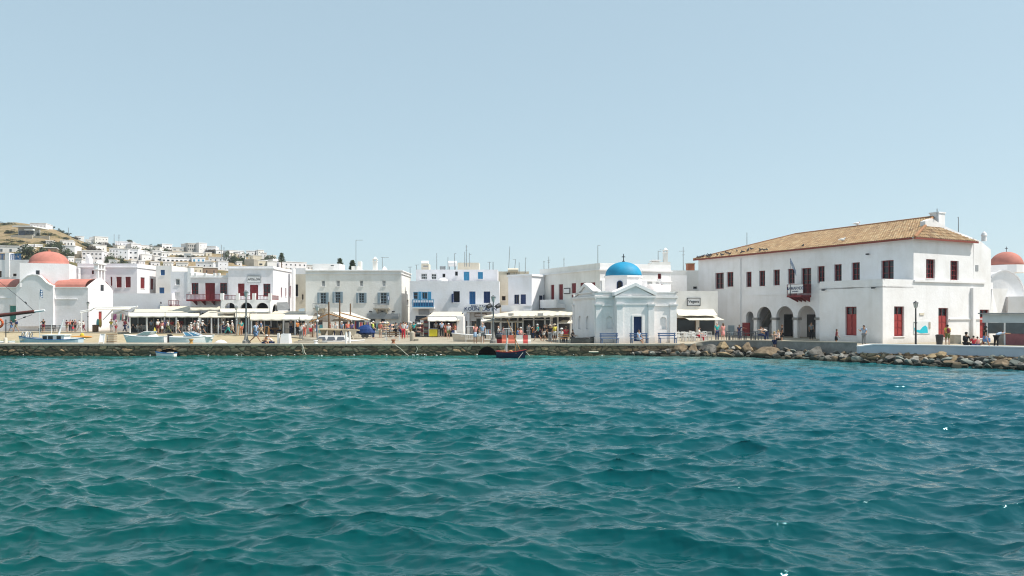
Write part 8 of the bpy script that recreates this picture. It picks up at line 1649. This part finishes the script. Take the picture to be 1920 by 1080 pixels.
# rz: 0 faces the sea, 90 walks to the right, -90 to the left, 180 faces away
PP = [
 ('person in blue top and patterned shorts walking left past the green church door', 21.5, 108.3, -70, 'walk', 1.7, 'navy', 'shorts:blue', 'dark', None, None, 1),
 ('person in navy shirt and khaki shorts following close behind the blue-topped walker', 30, 108.6, -60, 'walk', 1.78, 'navy', 'shorts:khaki', 'brown', ('cap', 'beige'), ('backpack', 'navy'), 1),
 ('person in black top with hand raised near the long dark benches', 81.5, 107.4, 10, 'hand', 1.8, 'black', 'shorts:maroon', 'dark', None, None, 1),
 ('person in dark maroon shirt, leftmost of the group behind the fishing boat mast', 125, 108.6, 160, 'stand', 1.65, 'maroon', 'shorts:khaki', 'dark'),
 ('person in red striped top in the middle of the group behind the fishing boat', 131.5, 108, 10, 'relax', 1.7, 'coral', 'trousers:black', 'brown', None, None, 0),
 ('person in black and red top second from right behind the fishing boat', 136, 107.6, -20, 'stand', 1.68, 'black', 'trousers:grey', 'dark', None, ('bag', 'red'), 1),
 ('person in pale pink top, rightmost of the group behind the fishing boat', 140.5, 108.4, 170, 'relax', 1.72, 'pink', 'shorts:black', 'brown', ('cap', 'beige')),
 ('person in white shirt walking left carrying a dark bag by the awning pole', 149.5, 108.2, -80, 'stride', 1.75, 'white', 'shorts:white', 'blond', ('cap', 'white'), ('bag', 'black')),
 ('smaller person in white and maroon right behind the white walker', 156.5, 109, -80, 'walk', 1.6, 'white', 'trousers:maroon', 'dark'),
 ('person in yellow top and orange hat by the red dress rack', 208.5, 106.8, 30, 'hand', 1.75, 'yellow', 'shorts:white', 'brown', ('sun_hat', 'coral')),
 ('person in white vest and red shorts in front of the yellow-topped one', 217.5, 104, -30, 'relax', 1.6, 'white', 'shorts:red', 'brown', ('cap', 'red'), None, 1),
 ('person in dark maroon clothes with a pale bag near the front awning corner', 234, 105.4, 80, 'walk', 1.82, 'maroon', 'trousers:navy', 'dark', ('sun_hat', 'black'), ('bag', 'lightblue'), 1),
 ('seated café guest in grey under the left awning, left of two', 265, 103.1, 170, 'sit', 1.7, 'grey', 'trousers:black', 'dark'), ('seated café guest in pale shirt under the left awning, right of two', 274, 102.9, 175, 'sit', 1.7, 'lightblue', 'trousers:grey', 'dark'),
 ('standing waiter in lavender shirt in the shade of the left awning', 284, 103.6, 20, 'stand', 1.75, 'lightblue', 'trousers:black', 'dark'),
 ('person with white shirt seen from behind and dark shorts by the yellow cone', 296, 100.8, 180, 'relax', 1.78, 'white', 'shorts:maroon', 'brown', ('cap', 'beige'), ('backpack', 'white')),
 ('woman in pale pink dress beside the man with white backpack', 304, 101, 10, 'stand', 1.6, 'pink', 'skirt:white', 'brown', ('sun_hat', 'beige'), None, 1, G, True),
 ('person with purple backpack walking away under the second awning', 309.5, 101.4, 170, 'walk', 1.72, 'purple', 'trousers:navy', 'brown', ('cap', 'purple'), ('backpack', 'purple')),
 ('person in white shirt and olive trousers striding right past the white chairs', 315, 101, 95, 'stride', 1.78, 'white', 'trousers:olive', 'brown', None, None, 1),
 ('small child in white beside the row of people in white', 354, 99.8, 90, 'walk', 1.15, 'white', 'skirt:white', 'blond'),
 ('short woman in white with white hat, first of the people in white', 358, 99.4, 80, 'walk', 1.45, 'white', 'trousers:white', 'brown', ('sun_hat', 'white'), None, 0, G, True),
 ('woman in white top and pink skirt, second of the people in white', 364.5, 99, 85, 'walk', 1.65, 'white', 'skirt:pink', 'brown', ('cap', 'pink'), None, 0, G, True),
 ('woman in white dress and white hat, third of the people in white', 371, 98.6, 80, 'walk', 1.72, 'white', 'skirt:white', 'brown', ('sun_hat', 'white')),
 ('man in white shirt and black shorts striding ahead of the people in white', 379, 98.2, 90, 'stride', 1.78, 'white', 'shorts:black', 'brown', ('cap', 'white'), ('backpack', 'navy'), 1),
 ('seated guest in pale blue top at the brown café table', 411.5, 99.2, 90, 'sit', 1.7, 'lightblue', 'trousers:navy', 'dark', ('cap', 'navy')), ('standing man in white shirt and dark trousers behind the seated blue guest', 419.5, 98.8, -80, 'hand', 1.82, 'white', 'trousers:navy', 'dark', None, None, 1),
 ('woman in white top and teal trousers with a straw hat walking left', 428, 95.2, -80, 'stride', 1.68, 'white', 'trousers:teal', 'brown', ('sun_hat', 'beige')), ('person in white top and beige shorts with white cap walking left', 436, 94.6, -75, 'walk', 1.75, 'white', 'shorts:beige', 'brown', ('cap', 'white')),
 ('person in teal and white standing behind the tan menu board', 452.5, 94.4, 20, 'relax', 1.7, 'teal', 'shorts:coral', 'brown'),
 ('big man in lavender shirt and blue shorts walking right beside the tallest lamp', 479, 66.9, 85, 'stride', 1.95, 'lightblue', 'shorts:denim', 'brown', None, ('backpack', 'grey'), 1),
 ('person in white cap with bare tanned back sitting on the pier edge', 495.5, 66.6, 50, 'ground', 1.7, None, 'shorts:navy', 'brown', ('cap', 'white'), None, 1), ('person in white shirt crouching over on the pier edge', 511, 66.8, -70, 'ground', 1.75, 'white', 'shorts:navy', 'brown', None, None, 1),
 ('bare-armed person in orange vest with white cap right of the orange tables', 557.5, 90, 60, 'hand', 1.75, 'orange', 'trousers:black', 'dark', ('cap', 'white'), None, 1), ('woman in white top and grey trousers holding up a camera by the steps', 564.5, 75.5, 175, 'photo', 1.68, 'white', 'trousers:grey', 'brown', None, None, 0, G, True),
 ('person in white shirt and coral trousers near the alley awning', 571, 86.5, 160, 'stand', 1.75, 'white', 'trousers:coral', 'dark', None, None, 2), ('person in white shirt and maroon shorts at the fish market left edge', 583, 84, 170, 'relax', 1.72, 'white', 'shorts:red', 'grey', ('cap', 'white')),
 ('fish seller in white behind the stone counter, left of three', 629, 83, 0, 'hand', 1.7, 'white', 'trousers:navy', 'dark'), ('fish seller in pale shirt behind the stone counter, middle of three', 641, 83.5, -20, 'stand', 1.72, 'lightblue', 'trousers:navy', 'dark', ('cap', 'white')), ('bare-shouldered customer in red behind the stone counter, right of three', 651.5, 84, 30, 'stand', 1.72, 'coral', 'trousers:navy', 'brown', None, None, 1),
 ('customer in maroon shirt at the left end of the stone counter', 619, 83.5, 90, 'relax', 1.66, 'maroon', 'trousers:navy', 'dark', None, None, 1),
 ('policeman in yellow reflective vest and dark trousers beside the blue cart', 700, 80, 90, 'relax', 1.8, 'hivis', 'trousers:navy', 'dark', ('cap', 'white')),
 ('person in white top and bright red trousers in front of the clothes rails', 756.5, 79, 170, 'relax', 1.78, 'white', 'trousers:red', 'brown'), ('person in pink and navy left of the red trousers visitor', 751.5, 80.4, -20, 'stand', 1.66, 'pink', 'shorts:navy', 'dark', None, None, 1),
 ('shopper in grey seen between the clothes rails', 742, 83.5, 150, 'hand', 1.65, 'grey', 'trousers:black', 'dark'), ('person with pale hair beside the bench on the open quay', 762, 82, 30, 'relax', 1.6, 'lightblue', 'shorts:beige', 'blond'),
 ('person in black with a white stripe inside the kiosk shade', 817.5, 86.4, 0, 'stand', 1.75, 'white', 'trousers:black', 'dark', None, ('bag', 'black')), ('person in grey blue shirt and dark trousers at the kiosk', 828, 84.4, 20, 'hand', 1.78, 'lightblue', 'trousers:black', 'dark'),
 ('person in orange beach dress inside the kiosk', 835.5, 85, 10, 'stand', 1.6, 'coral', 'skirt:coral', 'brown', None, None, 1, G, True), ('man in white t-shirt and dark shorts with white cap before the kiosk', 841, 78.5, 10, 'walk', 1.62, 'white', 'shorts:olive', 'grey', ('cap', 'white')),
 ('woman in coral top carrying a white cloth by the kiosk side wall', 853.5, 78.8, -60, 'hand', 1.58, 'coral', 'skirt:white', 'brown', None, ('bag', 'navy'), 1, G, True),
 ('woman in pink blouse and pale skirt, left of the couple at the quay edge', 891, 66.9, 25, 'hand', 1.72, 'pink', 'skirt:lightblue', 'brown', None, ('bag', 'white'), 1, G, True), ('bald man in blue shirt and grey shorts, right of the couple', 904.5, 66.9, 5, 'stand', 1.82, 'lightblue', 'shorts:grey', 'bald', None, ('bag', 'black')),
 ('seated bald restaurant guest behind the floodlight lamp', 934, 82, 90, 'sit', 1.7, 'white', 'trousers:navy', 'bald'), ('seated guest in red under the low canopy flap', 944.5, 82.5, -90, 'sit', 1.65, 'red', 'trousers:navy', 'dark', None, None, 1),
 ('seated pair member in pale pink leaning by the barriers', 975.5, 73, 60, 'sit', 1.75, 'pink', 'trousers:navy', 'blond', ('cap', 'white')), ('seated pair member in blue left of the pink one by the barriers', 970, 74, 80, 'sit', 1.65, 'blue', 'trousers:navy', 'brown', None, None, 1),
 ('person in grey striped top with crossed arms behind the barriers', 991, 77, 150, 'hand', 1.6, 'grey', 'trousers:grey', 'dark'), ('person in dark clothes inside the restaurant glass', 1012, 82.5, 0, 'sit', 1.6, 'maroon', 'trousers:black', 'dark'),
 ('man in teal shirt and black shorts with white cap walking on the quay', 1008.5, 73.5, -70, 'walk', 1.62, 'teal', 'shorts:black', 'grey', ('cap', 'white'), ('bag', 'black')), ('person in black top and white shorts behind the teal shirt man', 1019.5, 73, 70, 'walk', 1.62, 'black', 'shorts:white', 'dark', None, None, 1),
 ('woman in black dress walking left in front of the white posts', 1025.5, 72.4, -60, 'walk', 1.6, 'black', 'skirt:black', 'brown', None, None, 1, G, True), ('person in black top and straw hat near the orange bench', 1031.5, 69.2, 170, 'relax', 1.62, 'black', 'trousers:grey', 'brown', ('sun_hat', 'beige'), None, 1),
 ('person with yellow green backpack and white shorts near the wooden bench', 1040, 71, 175, 'stand', 1.66, 'yellow', 'shorts:white', 'grey', ('sun_hat', 'beige'), ('backpack', 'yellow')), ('woman in white shirt and pale hat sitting on the orange bench', 1053, 69.4, 180, 'sit', 1.75, 'white', 'trousers:grey', 'brown', ('sun_hat', 'white')),
 ('person in bright red shirt sitting on the orange bench', 1061, 69.4, 180, 'sit', 1.95, 'red', 'trousers:navy', 'brown', None, None, 1), ('person with dark hair lying back on the grey skiff by the chapel', 1073, 68.8, 60, 'sit', 1.6, 'black', 'trousers:black', 'dark'),
 ('girl in pale blue dress with bare legs seated on the middle blue bench', 1197.5, 66.7, 40, 'sitleg', 1.62, 'lightblue', 'shorts:lightblue', 'brown', None, None, 1, G, True),
 ('seated café guest in white with a red bag among the white chairs', 1310, 73, 70, 'sit', 1.75, 'white', 'trousers:red', 'dark', None, ('bag', 'red')), ('grey-haired man in teal shirt standing before the café windows', 1344.5, 72.6, 10, 'stand', 1.75, 'teal', 'trousers:navy', 'grey'), ('woman in pink dress beside the teal shirt man at the café', 1355.5, 72.6, -160, 'relax', 1.7, 'pink', 'skirt:pink', 'brown', None, None, 0, G, True),
 ('waiter statue-like figure with spread arms in the shade left of the arcade', 1386, 76, 0, 'reach', 1.5, 'navy', 'trousers:navy', 'dark', None, None, 2), ('seated person in dark clothes under the first arch', 1425.5, 76.5, 60, 'sit', 1.75, 'grey', 'trousers:navy', 'brown', None, None, 1), ('person in white and blue leaning at a table under the second arch', 1437.5, 75.6, -60, 'bend', 1.6, 'white', 'trousers:navy', 'dark'),
 ('dark dressed person deep in the last arch doorway', 1521, 76, 0, 'stand', 1.75, 'grey', 'trousers:black', 'dark', None, None, 1),
 ('barefoot woman in bikini climbing the boulders with a raised arm', 1452.5, 64.2, 100, 'photo', 1.68, None, 'shorts:navy', 'blond', None, None, 0, .42, True), ('woman in white top and black shorts on the boulders, hand to her hair', 1459.5, 64.7, -80, 'hand', 1.7, 'white', 'shorts:black', 'blond', None, None, 0, .52, True), ('person in black standing behind the two women on the boulders', 1466, 67, -100, 'relax', 1.72, 'black', 'shorts:black', 'brown', None, None, 1, .9),
 ('woman in dark dress with one arm stretched out behind the sea wall', 1568, 62.6, 80, 'reach', 1.36, 'maroon', 'skirt:black', 'brown', None, None, 1, G, True), ('person in pale blue jacket with navy backpack leaning by the town hall corner', 1620, 63.2, -40, 'hand', 1.66, 'lightblue', 'trousers:grey', 'dark', None, ('backpack', 'navy'), 1, G),
 ('person in yellow shirt, dark backpack and olive shorts by the open red shutter', 1776.5, 62.5, 170, 'relax', 1.72, 'yellow', 'shorts:olive', 'dark', None, ('backpack', 'maroon'), 1, G), ('person in black t-shirt and black cap sitting on the pale blue sea wall', 1811, 55.6, 120, 'sit', 1.72, 'black', 'trousers:black', 'dark', ('cap', 'black'), ('backpack', 'black'), 1, G),
 ('person in red top sitting on the sea wall next to the black cap one', 1825.5, 55.2, 160, 'sit', 1.4, 'red', 'trousers:navy', 'dark', None, None, 0, G), ('person in pale shirt between the red top and the blue backpack', 1833, 55.6, 170, 'sit', 1.3, 'pink', 'trousers:navy', 'brown', None, None, 0, G),
 ('woman in black sun hat and dark top walking right before the kiosk', 1846.5, 57, 90, 'walk', 1.72, 'black', 'skirt:blue', 'dark', ('sun_hat', 'black'), ('bag', 'blue'), 1, G, True), ('man bending over in pale blue shirt beside the kiosk counter', 1868, 60, 100, 'bend', 1.7, 'lightblue', 'trousers:black', 'dark', None, None, 1, G)]
PP += [
 ('seated guest in white at the wicker chairs, far left of the row', 258, 103, 60, 'sit', 1.65, 'white', 'trousers:grey', 'brown'), ('standing guest in red inside the second awning bay', 322, 103, 10, 'stand', 1.72, 'red', 'trousers:black', 'dark', None, None, 1),
 ('seated guest in coral between the white chairs and people in white', 341, 101.8, -70, 'sit', 1.7, 'coral', 'trousers:navy', 'dark', None, None, 1), ('waiter in black carrying on inside the middle awning bay', 392, 101.5, 60, 'hand', 1.78, 'black', 'trousers:black', 'dark'),
 ('seated guest in lavender behind the teal trousers woman', 424, 99.8, 90, 'sit', 1.68, 'purple', 'trousers:navy', 'brown'), ('seated diner in blue at the orange table, left side', 505, 96.6, 90, 'sit', 1.7, 'blue', 'trousers:navy', 'dark'), ('seated diner in white at the orange table, right side', 525, 96.9, -90, 'sit', 1.7, 'white', 'trousers:navy', 'dark', None, None, 1),
 ('standing person in grey inside the grey shop front', 546, 96.8, 0, 'stand', 1.75, 'grey', 'trousers:navy', 'dark'), ('shopper with pale hat among hats right of the policeman', 713, 82.2, 160, 'relax', 1.66, 'coral', 'shorts:beige', 'blond', ('sun_hat', 'beige')),
 ('shopper in teal behind the stone post', 776, 84, 170, 'stand', 1.7, 'teal', 'shorts:black', 'dark'), ('seated restaurant guest in white right of the lamp', 957, 82.8, 80, 'sit', 1.7, 'white', 'trousers:navy', 'grey'), ('person in navy standing among the clothes rails beside the hats', 729, 84.5, 20, 'stand', 1.7, 'navy', 'trousers:grey', 'dark', None, None, 1), ('shopper in white hat and beige top left of the kiosk racks', 770, 85.5, 150, 'relax', 1.68, 'beige', 'shorts:khaki', 'blond', ('sun_hat', 'white')),
 ('woman in maroon dress in the shade left of the kiosk', 791, 86, -30, 'stand', 1.62, 'maroon', 'skirt:maroon', 'dark', None, None, 1, G, True), ('seated guest in black under the front awning near its left end', 249, 103.2, 40, 'sit', 1.7, 'black', 'trousers:black', 'dark'),
 ('person in khaki with white cap strolling behind the third awning bay', 334, 99.9, -85, 'walk', 1.72, 'khaki', 'shorts:beige', 'grey', ('cap', 'white')), ('seated guest in green in the deep shade of the middle awning', 403, 100.5, -60, 'sit', 1.7, 'green', 'trousers:black', 'dark'),
 ('person in denim shirt walking left in front of the chalkboard', 490, 90.5, -85, 'walk', 1.74, 'denim', 'trousers:beige', 'brown'), ('couple member in pink by the fish market entrance', 590, 85.5, 120, 'hand', 1.66, 'pink', 'shorts:white', 'blond', None, None, 0, G, True),
 ('customer with purple top beside the dresses at the market', 660, 83.5, 150, 'stand', 1.68, 'purple', 'trousers:black', 'dark'), ('visitor in orange seated by the restaurant canopy sign', 1000, 81, 70, 'sit', 1.68, 'orange', 'trousers:navy', 'dark'),
 ('standing waiter in white by the tall white post', 1034, 82.5, 0, 'stand', 1.78, 'white', 'trousers:black', 'dark')]
for p in PP: person(*p)
# yellow cone and white shop props
t = root('traffic_cone', 'yellow sign cone on the promenade by the white backpack man', 'cone', GP(290, 99.6)); q = MB(); q.lathe(GP(290, 99.6), [(.26, 0), (.26, .04), (.2, .05), (.04, .75)], 10); q.build('body', CL['yellow'], t)
